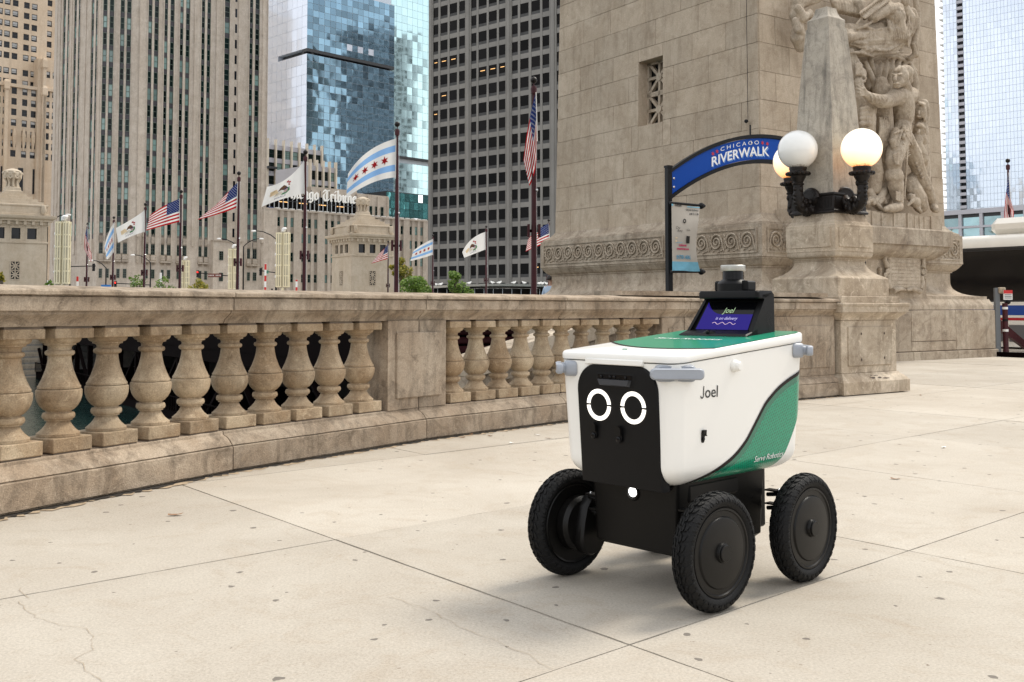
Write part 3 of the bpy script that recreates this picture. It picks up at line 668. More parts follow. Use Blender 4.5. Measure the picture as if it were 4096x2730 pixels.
# profiles of the base: (out, z)
def around(name, prof, mat_, smooth=30, sub=1):
    rings = [[V((-o, -o, z)), V((WX+o, -o, z)), V((WX+o, WY+o, z)), V((-o, WY+o, z))] for o, z in prof]
    mb = MB(); mb.loft(rings); return mb.build(name, mat_, mo, smooth=smooth)
around('wash_moulding', [(.02, 2.70), (.035, 2.665), (.06, 2.64), (.09, 2.60), (.15, 2.56), (.20, 2.535), (.215, 2.52), (.215, 2.50), (.25, 2.49), (.252, 2.44)], M['monbase'])
around('band_course', [(.252, 2.44), (.252, 1.94)], M['monbase'])
around('lower_moulding', [(.252, 1.94), (.255, 1.935), (.255, 1.905), (.235, 1.895), (.235, 1.875), (.22, 1.86), (.19, 1.82), (.15, 1.775), (.11, 1.75), (.10, 1.745), (.10, 1.725), (.075, 1.72), (.07, 1.70)], M['monbase'], 40)
around('neck', [(.07, 1.70), (.07, 1.56)], M['monbase'])
fl = [(.07+.50*(1-cos(f*pi/2))**1.25, lerp(1.56, 1.235, sin(f*pi/2)**.95)) for f in [k/12 for k in range(13)]]
around('flared_foot', fl+[(.57, 1.18)], M['monbase'], 40)
around('base_moulding', [(.60, 1.18), (.602, 1.165), (.61, 1.15), (.635, 1.10), (.655, 1.06), (.66, 1.03), (.66, .965)], M['monbase'])
BO = .68
mb = MB(); mb.box(-BO+.02, -BO+.02, -.3, WX+BO-.02, WY+BO-.02, .96); mb.build('base_core', M['joint'], mo)
for (f, L) in (('R', WX+2*BO), ('L', WY+2*BO)):
    cuts = [0, .9, 2.55, 4.05, 5.5, L] if f == 'R' else [0, 1.1, 2.4, 3.9, 5.2, L]
    for a, b_ in zip(cuts[:-1], cuts[1:]):
        g_ = .006
        for (z0, z1, o, nm) in ((.17, .958, 0, 'base_block'), (-.02, .165, .04, 'foot_block')):
            rows = [(z0, z1)]
            if nm == 'base_block' and f == 'R' and a == cuts[3]: rows = [(.17, .36), (.36, .958)]
            for r0, r1 in rows:
                mb = MB(); p0, p1 = -BO+a+g_-(o if a == 0 else 0), -BO+b_-g_+(o if b_ == L else 0); q = rs.uniform(-.004, .004)
                ox = -BO-o+q
                if f == 'R': o3 = V((p0, ox, r0)); mb.box(0, 0, 0, p1-p0, .2, r1-r0-.008, bev=.008)
                else: o3 = V((ox, p0, r0)); mb.box(0, .0, 0, .2, p1-p0, r1-r0-.008, bev=.008)
                if f == 'L' and a == 0: continue
                place(nm, mb.mesh(nm, M['monbase']), mo, o3)
# scroll frieze in sunk panels
def frieze(face, L, xs, o=.252):
    def T(u, z, d): return V((u, -o-d, z)) if face == 'R' else V((-o-d, u, z))
    for (a, b_) in xs:                   # panel frame
        mb = MB()
        for (u0, u1, z0, z1) in ((a, b_, 2.39, 2.415), (a, b_, 1.975, 2.0), (a, a+.03, 2.0, 2.39), (b_-.03, b_, 2.0, 2.39)):
            mb.prism([(u0, z0), (u1, z0), (u1, z1), (u0, z1)], lambda u, v, d: T(u, v, d), -.01, .022)
        mb.build('panel_frame', M['monbase'], mo)
        n = max(1, round((b_-a-.08)/.36)); w = (b_-a-.08)/n
        for k in range(n):
            c = a+.04+w*(k+.5)
            if ('scroll', face) not in cache:
                mb = MB(); pts = []; rr = []
                for q in range(40):
                    f = q/39; ang = -f*pi*4.2+pi*.75; r = .15*(1-f*.93); pts.append(T(r*cos(ang), r*sin(ang)+.0, .018)); rr.append(.021*(1-.5*f))
                mb.tube(pts, rr, n=6)
                tail = [T(-.106, .106, .018), T(-.14, .02, .014), T(-.165, -.08, .012), T(-.185, -.165, .01)]; mb.tube(tail, [.021, .018, .016, .012], n=6)
                for lx, lz, ang in ((.165, .10, 1.2), (.15, .03, .9), (.168, -.05, 1.6), (.15, -.12, 1.9), (.1, -.165, 2.6), (-.02, -.17, 3), (-.1, -.15, 3)):
                    mb.tube([T(lx, lz, .008), T(lx+cos(ang)*.03, lz+sin(ang)*.03, .016), T(lx+cos(ang)*.06, lz+sin(ang)*.055, .006)], [.012, .016, .004], n=5)
                cache[('scroll', face)] = mb.mesh('scroll_ornament', M['rel'], smooth=60)
            place('scroll_ornament', cache[('scroll', face)], mo, T(c, 2.195, 0) if face == 'R' else T(c, 2.195, 0))
# origin trick: T() for the cached mesh was built about the face plane, so remove that offset
def _fix():
    for face in ('R', 'L'):
        me = cache.get(('scroll', face))
        if me:
            for v in me.vertices:
                if face == 'R': v.co.y += .252
                else: v.co.x += .252
frieze('L', WY, [(-.14, 2.2), (2.26, WY+.12)]); frieze('R', WX, [(-.14, 1.05), (WX-1.05, WX+.14)]); _fix()
around('upper_cornice', [(.02, HT-.6), (.2, HT-.5), (.45, HT-.2), (.45, HT)], M['monbase'])
# cable eyelet on the wall
# ------------------------------------------------------------------ shelf, cartouche and the carved group on the relief face
def RU(px, py, o): u, z = right_uz(px, py, o); return V((u, -o, z))
s0 = right_uz(3400, 900, .95)[0]; s1 = right_uz(3812, 930, .95)[0]
u_l, u_r = right_uz(3330, 900, .95)[0], s1
mb = MB()
def shelfring(o, i): return None
def boxring(prof, u0, u1): return [[V((u0-o, -d-o, z)), V((u1+o, -d-o, z)), V((u1+o, .1, z)), V((u0-o, .1, z))] for o, d, z in prof]
zt = right_uz(3500, 902, .95)[1]; zb_ = right_uz(3500, 972, .95)[1]
SH0, SH1 = u_r-4.1, u_r
mb.loft(boxring([(0, .95, zb_), (0, .95, zt-.03), (-.02, .95, zt)], SH0, SH1)); mb.build('shelf_slab', M['monbase'], mo)
mb = MB(); mb.loft(boxring([(-.32, .95, zb_-.27), (-.30, .95, zb_-.25), (-.25, .95, zb_-.235), (-.16, .95, zb_-.17), (-.08, .95, zb_-.10), (-.06, .95, zb_-.06), (-.05, .95, zb_+.0)], SH0, SH1)); mb.build('shelf_corbel', M['monbase'], mo, smooth=35)
mb = MB(); rr = random.Random(3)
n_ = 30
def rockz(i): return zt+.22+.05*sin(i*.9)+rr.uniform(-.02, .02)
for i in range(n_):
    a, b_ = lerp(SH0+.1, SH1-.12, i/n_), lerp(SH0+.1, SH1-.12, (i+1)/n_)
    mb.box(a, -.82+rr.uniform(-.03, .03), zt-.01, b_+.0005, .05, rockz(i) if False else zt+.27+.02*sin(i*.7))
mb.build('rocky_plinth', M['rel'], mo)
# pier below shelf that carries the cartouche
mb = MB(); mb.box(SH0+.35, -.60, .9, SH1-.38, .05, zb_-.26); mb.build('shelf_pier', M['monbase'], mo)
mb = MB(); mb.loft(boxring([(.0, .60, 1.62), (-.05, .63, 1.60), (-.05, .68, 1.5), (.05, .75, 1.30), (.22, .9, 1.16), (.22, .9, 1.1)], SH0+.35, SH1-.38)); 
# cartouche tablet
ca = lambda px, py: right_uz(px, py, .68)
cu0, cz1 = ca(3552, 1000); cu1, _ = ca(3680, 1010); _, cz0 = ca(3600, 1155)
mb = MB(); mb.box(cu0, -.70, cz0, cu1, -.58, cz1, bev=.02); mb.build('tablet', M['rel'], mo)
mb = MB()
for k in range(9):
    zz = lerp(cz1-.10, cz0+.08, k/8); rr2 = random.Random(k); u = cu0+.08
    while u < cu1-.1:
        w = rr2.uniform(.02, .07); mb.box(u, -.704, zz-.008, min(u+w, cu1-.08), -.695, zz+.008); u += w+.018
o = mb.build('inscription_lines', M['monbase'], mo); o['kind'] = 'stuff'
mb = MB(); cw = cu1-cu0; cxm = (cu0+cu1)/2
def spiral(cx, cz, r, sgn, tr, turns=1.6, a0=0, d=.70):
    pts = []; rs_ = []
    for q in range(26): f = q/25; a = a0+sgn*f*turns*2*pi; pts.append(V((cx+r*(1-.85*f)*cos(a), -d-.01*f, cz+r*(1-.85*f)*sin(a)))); rs_.append(tr*(1-.4*f))
    mb.tube(pts, rs_, n=7)
for sg in (-1, 1):
    X = lambda u: cxm+sg*u
    mb.tube([V((X(.1*cw), -.70, cz1+.02)), V((X(.2*cw), -.71, cz1+.06)), V((X(.35*cw), -.71, cz1+.05))], [.035, .045, .05], n=8); spiral(X(.42*cw), cz1+.02, .075, sg, .028, 1.6, pi/2)
    mb.tube([V((X(.58*cw), -.69, cz1-.02)), V((X(.60*cw), -.68, cz1-.2)), V((X(.55*cw), -.70, cz1-.32))], [.045, .04, .05], n=8); spiral(X(.56*cw), cz1-.40, .05, sg, .024, 1.5, pi/2)
    mb.tube([V((X(.52*cw), -.69, cz0+.25)), V((X(.54*cw), -.70, cz0+.12)), V((X(.48*cw), -.70, cz0))], [.04, .045, .04], n=8); spiral(X(.62*cw), cz0+.24, .045, -sg, .02, 1.3, 0)
    mb.tube([V((X(.02), -.70, cz0-.03)), V((X(.2*cw), -.71, cz0+.0)), V((X(.42*cw), -.71, cz0-.05))], [.03, .045, .06], n=8)
    for q in range(5): mb.ball(V((X(.70*cw), -.64, cz0+.05-.05*q+.3)), .045-.004*q, 7, 5)
mb.ball(V((cxm, -.70, cz1+.07)), .06, 8, 6); mb.build('cartouche_scrolls', M['rel'], mo, smooth=60)

# ---- carved figures: capsule chains fused with a voxel remesh
def fuse(name, caps, balls_, parent, vox=.022, smooth_it=2, label=None, disp=.0):
    mb = MB()
    for pts, rad in caps:
        P = [RU(p[0], p[1], p[2]) for p in pts]
        # resample
        mb.tube(P, rad, n=12); mb.ball(P[0], rad[0] if isinstance(rad, list) else rad, 10, 8); mb.ball(P[-1], rad[-1] if isinstance(rad, list) else rad, 10, 8)
        for i in range(1, len(P)-1): mb.ball(P[i], (rad[i] if isinstance(rad, list) else rad)*1.0, 10, 8)
    for (p, r, sc) in balls_: mb.ball(RU(*p), r, 14, 10, sc=sc)
    o = place('tmp', mb.mesh('tmp', M['rel']), None)
    md = o.modifiers.new('r', 'REMESH'); md.mode = 'VOXEL'; md.voxel_size = vox; md.use_smooth_shade = True
    ms = o.modifiers.new('s', 'SMOOTH'); ms.iterations = smooth_it; ms.factor = .6
    if disp:
        tx = bpy.data.textures.new('folds', 'CLOUDS'); tx.noise_scale = .055; dm = o.modifiers.new('d', 'DISPLACE'); dm.texture = tx; dm.strength = disp; dm.mid_level = .5
    dg = bpy.context.evaluated_depsgraph_get(); dg.update()
    me = bpy.data.meshes.new_from_object(o.evaluated_get(dg)); me.name = name
    bpy.data.objects.remove(o); me.materials.clear(); me.materials.append(M['rel']); me.polygons.foreach_set('use_smooth', [True]*len(me.polygons))
    r = place(name, me, parent)
    if label: r['label'] = label
    return r
z6 = lambda x, y, o=.5: (3000+x/1.823, y/1.823, o)
def chain(*pts): return [z6(*p) for p in pts]
K = .0088/1.823*1.0*1.823/1.823*1.0                      # metres per z6 pixel at this distance (about 1/378)
K = 1/375.0
def cp(rads, *pts): return (chain(*pts), [r*K for r in rads])
relf = mo
# backing ground: a low slab of rays and feathers behind the figures
fuse('carved_backdrop', [cp([60, 75, 70, 55], (700, 560, .02), (760, 760, .12), (800, 1000, .12), (820, 1300, .1)), cp([60, 80, 85, 60], (900, 560, .0), (960, 800, .0), (1000, 1050, .0), (1000, 1350, .0)), cp([30, 55, 60], (1240, 760, .05), (1250, 950, .05), (1260, 1300, .05))]+
     [cp([22, 34, 26], (860+q*52, 640, .12), (880+q*48, 520-8*(3-abs(q-3))+12, .18), (900+q*44, 448+abs(q-3)*10, .16)) for q in range(7)]+
     [cp([14, 14, 14, 14, 12], (880, 450, .24), (960, 412, .24), (1060, 412, .24), (1160, 455, .22), (1215, 520, .2))], [], relf, .024, 2)
# drapery and ribbons
rb = []
rb.append(cp([46, 52, 48, 40, 52, 42], (480, -20, .30), (350, 20, .32), (335, 110, .3), (350, 190, .3), (345, 270, .3), (370, 340, .26)))
rb.append(cp([26, 36, 30, 22], (350, 60, .42), (390, 130, .42), (430, 100, .42), (470, 150, .36)))
rb.append(cp([22, 30, 24], (330, 150, .40), (355, 215, .42), (385, 260, .38)))
rb.append(cp([20, 26, 22, 28, 20], (1205, -20, .3), (1222, 100, .32), (1215, 230, .32), (1195, 330, .34), (1215, 405, .28)))
rb.append(cp([16, 22, 18], (1190, 330, .4), (1205, 395, .4), (1160, 430, .3)))
rb.append(cp([14, 26, 30, 14], (1050, 400, .2), (1110, 420, .18), (1165, 425, .18), (1210, 380, .16)))
fuse('carved_ribbon', rb[:3], [], relf, .014, 1, disp=.014); fuse('carved_ribbon', rb[3:], [], relf, .014, 1, disp=.014)
# flying figure
fl_ = [cp([58, 72, 80, 66], (690, 270, .42), (820, 285, .48), (960, 270, .5), (1075, 290, .45)),
       cp([44, 50, 62, 40], (700, 215, .38), (850, 225, .42), (1000, 205, .5), (1100, 200, .5)),
       cp([36, 44, 50, 40], (700, 330, .34), (850, 350, .4), (980, 350, .42), (1080, 330, .4)),
       cp([80, 92, 60], (940, 60, .48), (1040, 120, .58), (1080, 230, .6)),
       cp([46, 44, 40, 30], (900, 120, .62), (1000, 70, .7), (1080, 60, .66), (1110, 140, .6)),
       cp([40, 48, 36], (1120, 60, .5), (1160, 130, .5), (1150, 230, .44)),
       cp([34, 40, 28], (1180, 90, .42), (1200, 150, .42), (1170, 240, .4)),
       cp([30, 26], (1130, 30, .5), (1110, 60, .5))]
for q in range(11):                      # robe folds
    y = 190+q*19; a = .5-.02*abs(q-5); fl_.append(cp([9, 13, 14, 12, 6], (700, y+20, a-.02), (820, y+28+6*sin(q), a+.13), (940, y+14+8*cos(q*1.7), a+.17), (1050, y+5, a+.15), (1120, y-12+10*sin(q*2), a+.02)))
for q in range(8):
    fl_.append(cp([8, 12, 12, 6], (1000+q*15, 150+q*6, .66), (1020+q*16, 210+8*(q % 3), .72), (1030+q*16, 280, .68), (1045+q*15, 335+8*sin(q), .5)))
rq = random.Random(4)
for q in range(26):
    x0 = rq.uniform(690, 900); y0 = rq.uniform(190, 400); L = rq.uniform(150, 260); sl = rq.uniform(-.35, .12)
    fl_.append(cp([4, 9, 12, 9, 3], *[(x0+L*f, y0+sl*L*f+14*sin(f*5+q), .50+.14*sin(f*pi)+rq.uniform(-.02, .03)) for f in (0, .25, .5, .75, 1)]))
for q in range(12):
    a0 = rq.uniform(-.5, 1.0); fl_.append(cp([5, 10, 11, 5], *[(1110+60*cos(a0+f*2.2)+q*3-20, 180+95*sin(a0+f*2.2)+q*4-30, .58+.05*sin(f*4)) for f in (0, .33, .66, 1)]))
fl_.append(cp([34, 30, 26, 22], (720, 275, .56), (800, 262, .60), (880, 285, .58), (930, 300, .52)))
fuse('flying_figure', fl_, [(z6(1135, 5, .58), 38*K, (.85, .9, 1.15))], relf, .0125, 1, disp=.016)
wg = []
for q in range(9): wg.append(cp([14, 22, 20, 9], (590+q*26, -20, .3), (610+q*24, 20+q*4, .36), (625+q*22, 60+q*5, .36), (640+q*20, 92+q*5, .3)))
for q in range(8): wg.append(cp([12, 18, 12], (760+q*8, 10+q*16, .42), (800+q*6, 14+q*16, .46), (835, 20+q*17, .4)))
fuse('feathered_wing', wg, [], relf, .012, 1, disp=.014)
pl_ = [cp([7, 8, 8, 7, 5], (775, 178, .66), (830, 110, .72), (890, 60, .74), (960, 15, .72), (1010, -25, .7))]
for q in range(16):
    f = q/15; x, y = lerp(815, 985, f), lerp(125, 0, f); pl_.append(cp([6, 8, 4], (x, y, .74), (x-14, y-24, .76), (x-6, y-44, .72))); pl_.append(cp([6, 8, 4], (x, y, .74), (x+24, y+8, .76), (x+42, y+2, .72)))
fuse('palm_branch', pl_, [], relf, .0115, 0)
# standing soldier
so_ = [cp([36, 42, 40], (1128, 610, .86), (1140, 650, .82), (1150, 690, .78)),
       cp([62, 70, 62], (1055, 705, .80), (1115, 705, .74), (1175, 700, .66)),
       cp([78, 82, 74, 60, 62, 72], (1110, 730, .72), (1118, 790, .70), (1120, 850, .68), (1115, 915, .66), (1110, 970, .68), (1110, 1020, .66)),
       cp([60, 50, 46, 38, 30, 27], (1050, 715, .84), (1000, 740, .92), (950, 740, .95), (900, 722, .97), (865, 705, .98), (845, 690, .98)),
       cp([28, 22], (840, 688, .98), (822, 668, .98)),
       cp([10, 9, 7], (822, 655, 1.0), (800, 640, 1.0), (782, 622, .98)), cp([10, 9, 7], (818, 668, 1.0), (795, 658, 1.0), (775, 648, .98)), cp([10, 9, 7], (820, 682, 1.0), (798, 680, 1.0), (780, 676, .98)), cp([10, 9, 7], (826, 694, 1.0), (808, 698, 1.0), (795, 700, .98)), cp([11, 9, 7], (845, 670, 1.02), (835, 648, 1.03), (822, 632, 1.0)),
       cp([64, 68, 60, 50, 56, 58, 46, 34, 32], (1085, 1030, .66), (1062, 1110, .78), (1048, 1180, .80), (1050, 1240, .78), (1055, 1290, .78), (1062, 1350, .76), (1072, 1420, .74), (1085, 1480, .74), (1085, 1510, .74)),
       cp([34, 34, 26, 18], (1085, 1510, .76), (1050, 1518, .84), (1015, 1522, .88), (990, 1526, .88)),
       cp([60, 62, 52, 48, 52, 44, 34, 32], (1150, 1050, .6), (1190, 1130, .6), (1220, 1210, .58), (1245, 1290, .56), (1265, 1340, .54), (1300, 1400, .5), (1330, 1470, .46), (1345, 1510, .46)),
       cp([30, 26, 18], (1340, 1515, .5), (1352, 1530, .56), (1360, 1538, .56)),
       cp([30, 26, 20], (1060, 960, .84), (1040, 1030, .86), (1055, 1100, .84)), cp([26, 30, 22], (1150, 960, .76), (1180, 1040, .74), (1210, 1120, .66)), cp([18, 16, 12], (1118, 930, .88), (1115, 1000, .92), (1135, 1060, .88)),
       cp([62, 62], (1050, 1276, .78), (1058, 1292, .78)), cp([56, 54], (1252, 1310, .54), (1262, 1326, .54))]
for q in range(6): so_.append(cp([5, 8, 5], (1040+q*4, 1130+q*14, .93), (1075, 1122+q*15, .96), (1100, 1130+q*15, .88)))
for q in range(5): so_.append(cp([5, 7, 5], (880+q*26, 690+q*5, 1.06), (890+q*27, 715+q*4, 1.07), (892+q*27, 745+q*3, 1.03)))
for q in range(5): so_.append(cp([5, 8, 5], (1065, 1400+q*14, .88), (1085, 1408+q*14, .88), (1110, 1404+q*14, .82)))
hb = [(z6(1098, 560, .94), 62*K, (.86, .95, 1.22)), (z6(1085, 600, .97), 40*K, (.85, .9, 1.0)), (z6(1130, 530, .90), 62*K, (1.1, .95, .85))]
fc = [cp([10, 12, 13], (1064, 548, 1.10), (1058, 570, 1.13), (1058, 584, 1.14)), cp([9, 10, 9], (1048, 612, 1.08), (1068, 610, 1.11), (1088, 613, 1.08)), cp([8, 8], (1042, 545, 1.08), (1058, 549, 1.09)), cp([8, 8], (1078, 546, 1.10), (1104, 540, 1.06)), cp([13, 15], (1055, 628, 1.06), (1080, 632, 1.06))]
for q in range(12): fc.append(cp([9, 14, 8], (1055+q*6, 520-q*2, 1.06-q*.01), (1090+q*7, 492+q*3, 1.02-q*.02), (1125+q*5, 500+q*9, .96-q*.02)))
for q in range(6): fc.append(cp([10, 16, 10], (1150, 545+q*9, .9), (1172, 548+q*9, .88), (1165, 560+q*10, .88)))
so_ += fc
so_ += [cp([7, 8, 6], (1050, 975, .92), (1110, 950, .94), (1165, 960, .88)), cp([9, 9], (1118, 938, .95), (1124, 948, .95)), cp([6, 9, 6], (1112, 950, .94), (1090, 1010, .95), (1075, 1070, .93)), cp([6, 9, 6], (1122, 950, .94), (1150, 1010, .92), (1185, 1060, .84))]
for q in range(4): so_.append(cp([4, 6, 3], (1160+q*3, 1330+q*16-250, .86), (1130, 1098+q*20, .90), (1105, 1105+q*22, .86)))
for q in range(5): so_.append(cp([4, 7, 4], (1228+q*10, 1180+q*26, .66), (1210+q*11, 1195+q*27, .68), (1195+q*12, 1190+q*28, .62)))
so_.append(cp([62, 74, 66], (1112, 930, .70), (1095, 1010, .74), (1080, 1080, .78)))
fuse('standing_soldier', so_, hb, relf, .0105, 1, disp=.014)
fuse('sword', [cp([7, 9, 8, 5], (1130, 1030, .92), (1148, 1060, .92), (1140, 1250, .9), (1128, 1440, .86)), cp([8, 8], (1118, 1052, .93), (1165, 1056, .9))], [], relf, .012, 1)
# native warrior beside the pylon
nw = [cp([34, 34, 60, 66, 62, 56, 60], (790, 600, .62), (800, 640, .64), (815, 720, .64), (840, 800, .66), (855, 870, .66), (855, 940, .64), (850, 1010, .6)), cp([60, 52, 44, 40], (850, 1020, .6), (900, 1150, .58), (930, 1260, .56), (915, 1380, .52)),
      cp([26, 30, 26], (735, 380, .5), (740, 450, .5), (760, 560, .5)), cp([24, 22, 26, 20], (745, 400, .52), (770, 440, .54), (790, 480, .52), (775, 540, .5)),
      cp([16, 22, 14], (870, 405, .4), (880, 450, .42), (905, 540, .4)), cp([14, 20, 22, 14], (845, 455, .42), (865, 510, .44), (905, 600, .44), (910, 680, .4)), cp([40, 44, 30], (870, 740, .7), (880, 800, .72), (885, 860, .68))]
nw += [cp([9, 10], (838, 560, .72), (845, 575, .72)), cp([8, 8], (828, 590, .7), (836, 596, .7))]
for q in range(7): nw.append(cp([10, 14, 8], (775, 470+q*12, .66), (800, 468+q*12, .68), (818, 482+q*11, .62)))
for q in range(4): nw.append(cp([18, 20, 18], (815, 800+q*34, .78), (845, 795+q*34, .80), (875, 800+q*34, .76)))
fuse('warrior_figure', nw, [(z6(812, 545, .62), 40*K, (.85, .95, 1.25))], relf, .012, 1, disp=.014)
fuse('carved_shield', [cp([44, 62, 60, 58, 60, 62, 52], (960, 605, .62), (965, 660, .62), (975, 760, .6), (985, 880, .58), (985, 980, .56), (980, 1060, .54), (975, 1130, .5))]+[cp([8, 12, 10, 6], (945+q*16, 860, .72), (950+q*15, 940, .74), (940+q*16, 1030, .70), (935+q*15, 1110, .62)) for q in range(5)], [], relf, .0125, 1, disp=.016)
# raised arm, long haired woman, bearded man
wm = [cp([20, 26, 28, 30, 24], (1175, 495, .36), (1195, 540, .38), (1205, 620, .38), (1205, 690, .36), (1200, 730, .34)), cp([36, 34, 30, 26], (1268, 760, .42), (1280, 820, .42), (1278, 880, .4), (1262, 915, .4)), cp([30, 50, 62, 66, 60], (1245, 860, .36), (1230, 980, .36), (1225, 1080, .38), (1235, 1180, .4), (1240, 1240, .36)),
      cp([36, 40, 30], (1225, 1060, .52), (1265, 1160, .54), (1270, 1190, .5)), cp([8, 9], (1232, 815, .62), (1228, 830, .62)), cp([7, 7], (1222, 850, .6), (1238, 852, .6))]
for q in range(5): wm.append(cp([9, 12, 10, 6], (1230+q*8, 748, .56-.03*q), (1262+q*5, 765, .56-.03*q), (1274+q*4, 830, .52-.02*q), (1268+q*4, 880, .48)))
fuse('woman_figure', wm, [(z6(1240, 812, .46), 46*K, (.85, .95, 1.3))], relf, .012, 1, disp=.014)
bm_ = [cp([30, 34, 26], (1255, 1000, .52), (1262, 1025, .5), (1255, 1060, .46)), cp([10, 12], (1232, 952, .66), (1226, 972, .66)), cp([46, 50, 40], (1215, 1020, .46), (1205, 1100, .48), (1210, 1180, .46))]
for q in range(6): bm_.append(cp([9, 11, 7], (1215+q*10, 915+q*4, .58), (1235+q*8, 905+q*7, .6), (1258+q*4, 930+q*9, .56)))
fuse('bearded_man', bm_, [(z6(1236, 945, .5), 44*K, (.9, .95, 1.2))], relf, .012, 1, disp=.014)
cr = [cp([50, 62, 66, 56], (1175, 1330, .5), (1195, 1390, .56), (1225, 1450, .58), (1245, 1500, .56)), cp([30, 26, 22, 16], (1170, 1440, .64), (1200, 1480, .68), (1225, 1505, .68), (1230, 1535, .64)), cp([16, 14, 10], (1225, 1520, .7), (1245, 1545, .72), (1240, 1555, .7)), cp([44, 40, 34], (1190, 1300, .46), (1160, 1330, .5), (1165, 1390, .54)), cp([10, 16, 8], (1150, 1500, .68), (1180, 1470, .7), (1200, 1420, .68))]
fuse('crouching_figure', cr, [(z6(1205, 1478, .66), 44*K, (1, .9, .9))], relf, .012, 1, disp=.014)
fo = [cp([50, 56, 50], (960, 1380, .46), (985, 1440, .48), (950, 1490, .48)), cp([26, 30, 20], (880, 1400, .5), (900, 1450, .52), (870, 1500, .5)), cp([14, 14, 12], (905, 1470, .66), (945, 1510, .7), (985, 1545, .72)), cp([30, 34, 26, 20], (1000, 1330, .5), (960, 1420, .56), (950, 1450, .6), (930, 1500, .6))]
for q in range(10): fo.append(cp([10, 16, 8], (850+q*14, 1500+10*sin(q), .6), (860+q*14, 1470+14*cos(q*2), .68), (875+q*13, 1440+10*sin(q*3), .6)))
fuse('carved_foliage', fo, [], relf, .012, 1, disp=.014)
# ------------------------------------------------------------------ delivery robot
rz_ = atan2(-.688, -.725)
RO = V((.640+.012*.688, 3.898-.012*.725, 0))
ro = thing('delivery_robot', 'white and green four-wheeled delivery robot with black face, ring eyes and small screen', 'robot', RO, rz_)
m, t, b = newmat('white_shell'); b.inputs['Base Color'].default_value = (.86, .85, .81, 1); b.inputs['Roughness'].default_value = .30; b.inputs['Coat Weight'].default_value = .35; b.inputs['Coat Roughness'].default_value = .12
pos = N(t, 'ShaderNodeTexCoord').outputs['Object']; n = noise(t, pos, 5, 6, .65); mr = N(t, 'ShaderNodeMapRange'); mr.inputs['To Min'].default_value = .24; mr.inputs['To Max'].default_value = .42; t.links.new(n, mr.inputs['Value']); t.links.new(mr.outputs[0], b.inputs['Roughness']); M['shell'] = m
M['face'] = plain('black_face_plastic', (.005, .005, .0055), .42, spec=.18, var=.1, vs=9)
M['chas'] = plain('black_chassis_metal', (.005, .0045, .004), .42, spec=.2, var=.15, vs=8)
M['rub'] = plain('tyre_rubber', (.0055, .0056, .006), .6, spec=.22, var=.25, vs=25, bump=.3, bs=200)
M['hub'] = plain('black_anodised_hub', (.0045, .0042, .004), .34, .0, spec=.24, var=.15, vs=12)
M['grey'] = plain('grey_rubber_grip', (.33, .355, .40), .42, var=.04, vs=20)
M['steel'] = plain('bright_bolt_steel', (.6, .6, .6), .25, 1.0)
M['silver'] = plain('brushed_silver', (.50, .50, .47), .36, 1.0)
M['lens'] = plain('dark_lens', (.003, .003, .004), .1, spec=.2, coat=.05)
M['ring'] = emis('eye_ring_led', (1, .95, .87), .82)
M['head'] = emis('headlight_led', (1, .98, .95), 2.5)
M['txtk'] = plain('black_print', (.012, .012, .012), .4)
M['txtw'] = plain('white_print', (.85, .85, .85), .4)
M['txtg'] = plain('green_print', (.02, .28, .20), .4)
def greenmat(name, dots):
    m, t, b = newmat(name); b.inputs['Roughness'].default_value = .3; b.inputs['Coat Weight'].default_value = .35; b.inputs['Coat Roughness'].default_value = .08
    base, dark = (.003, .30, .165), (.001, .055, .035)
    if dots:
        po = N(t, 'ShaderNodeTexCoord').outputs['Object']; mp_ = N(t, 'ShaderNodeMapping'); mp_.inputs['Rotation'].default_value = (0, R(38), 0); mp_.inputs['Scale'].default_value = (128, 1, 68); t.links.new(po, mp_.inputs['Vector'])
        wv = N(t, 'ShaderNodeTexNoise'); wv.inputs['Scale'].default_value = 6; t.links.new(po, wv.inputs['Vector'])
        v = N(t, 'ShaderNodeTexVoronoi'); v.inputs['Scale'].default_value = 1.0; v.inputs['Randomness'].default_value = .12; v.voronoi_dimensions = '3D'
        t.links.new(mp_.outputs[0], v.inputs['Vector'])
        f = ramp(t, v.outputs['Distance'], .31, .36, (1,)*3, (0,)*3); t.links.new(mix(t, f, base, dark), b.inputs['Base Color'])
    else: b.inputs['Base Color'].default_value = base+(1,)
    return m
M['gdot'] = greenmat('green_perforated_print', True); M['green'] = greenmat('green_gloss_lid', False)
M['gdark'] = plain('dark_green_band', (.003, .15, .09), .25, coat=.6); M['brown'] = plain('dark_stripe', (.009, .005, .005), .4, spec=.2)
def ztop(a): return .812+(.392-a)/.78*.057
ZB = .398
def hw(z): f = min(1, max(0, (z-ZB)/.43)); return lerp(.248, .272, f)
def fa(z): f = min(1, max(0, (z-ZB)/.43)); return lerp(.388, .402, f)
def ra(z): f = min(1, max(0, (z-ZB)/.43)); return lerp(-.373, -.396, f)
def rrect(a0, a1, w, rc, n=9):
    pts = []
    for cx, cy, s in ((a1-rc, w-rc, 0), (a0+rc, w-rc, 1), (a0+rc, -w+rc, 2), (a1-rc, -w+rc, 3)):
        for k in range(n+1):
            a = s*pi/2+k/n*pi/2; pts.append((cx+rc*cos(a), cy+rc*sin(a)))
    return pts
RB = .07
def binset(z):                        # bottom rounding inset
    h = z-ZB
    return 0 if h >= RB else RB-sqrt(max(0, RB*RB-(RB-h)**2))
mb = MB(); rings = []
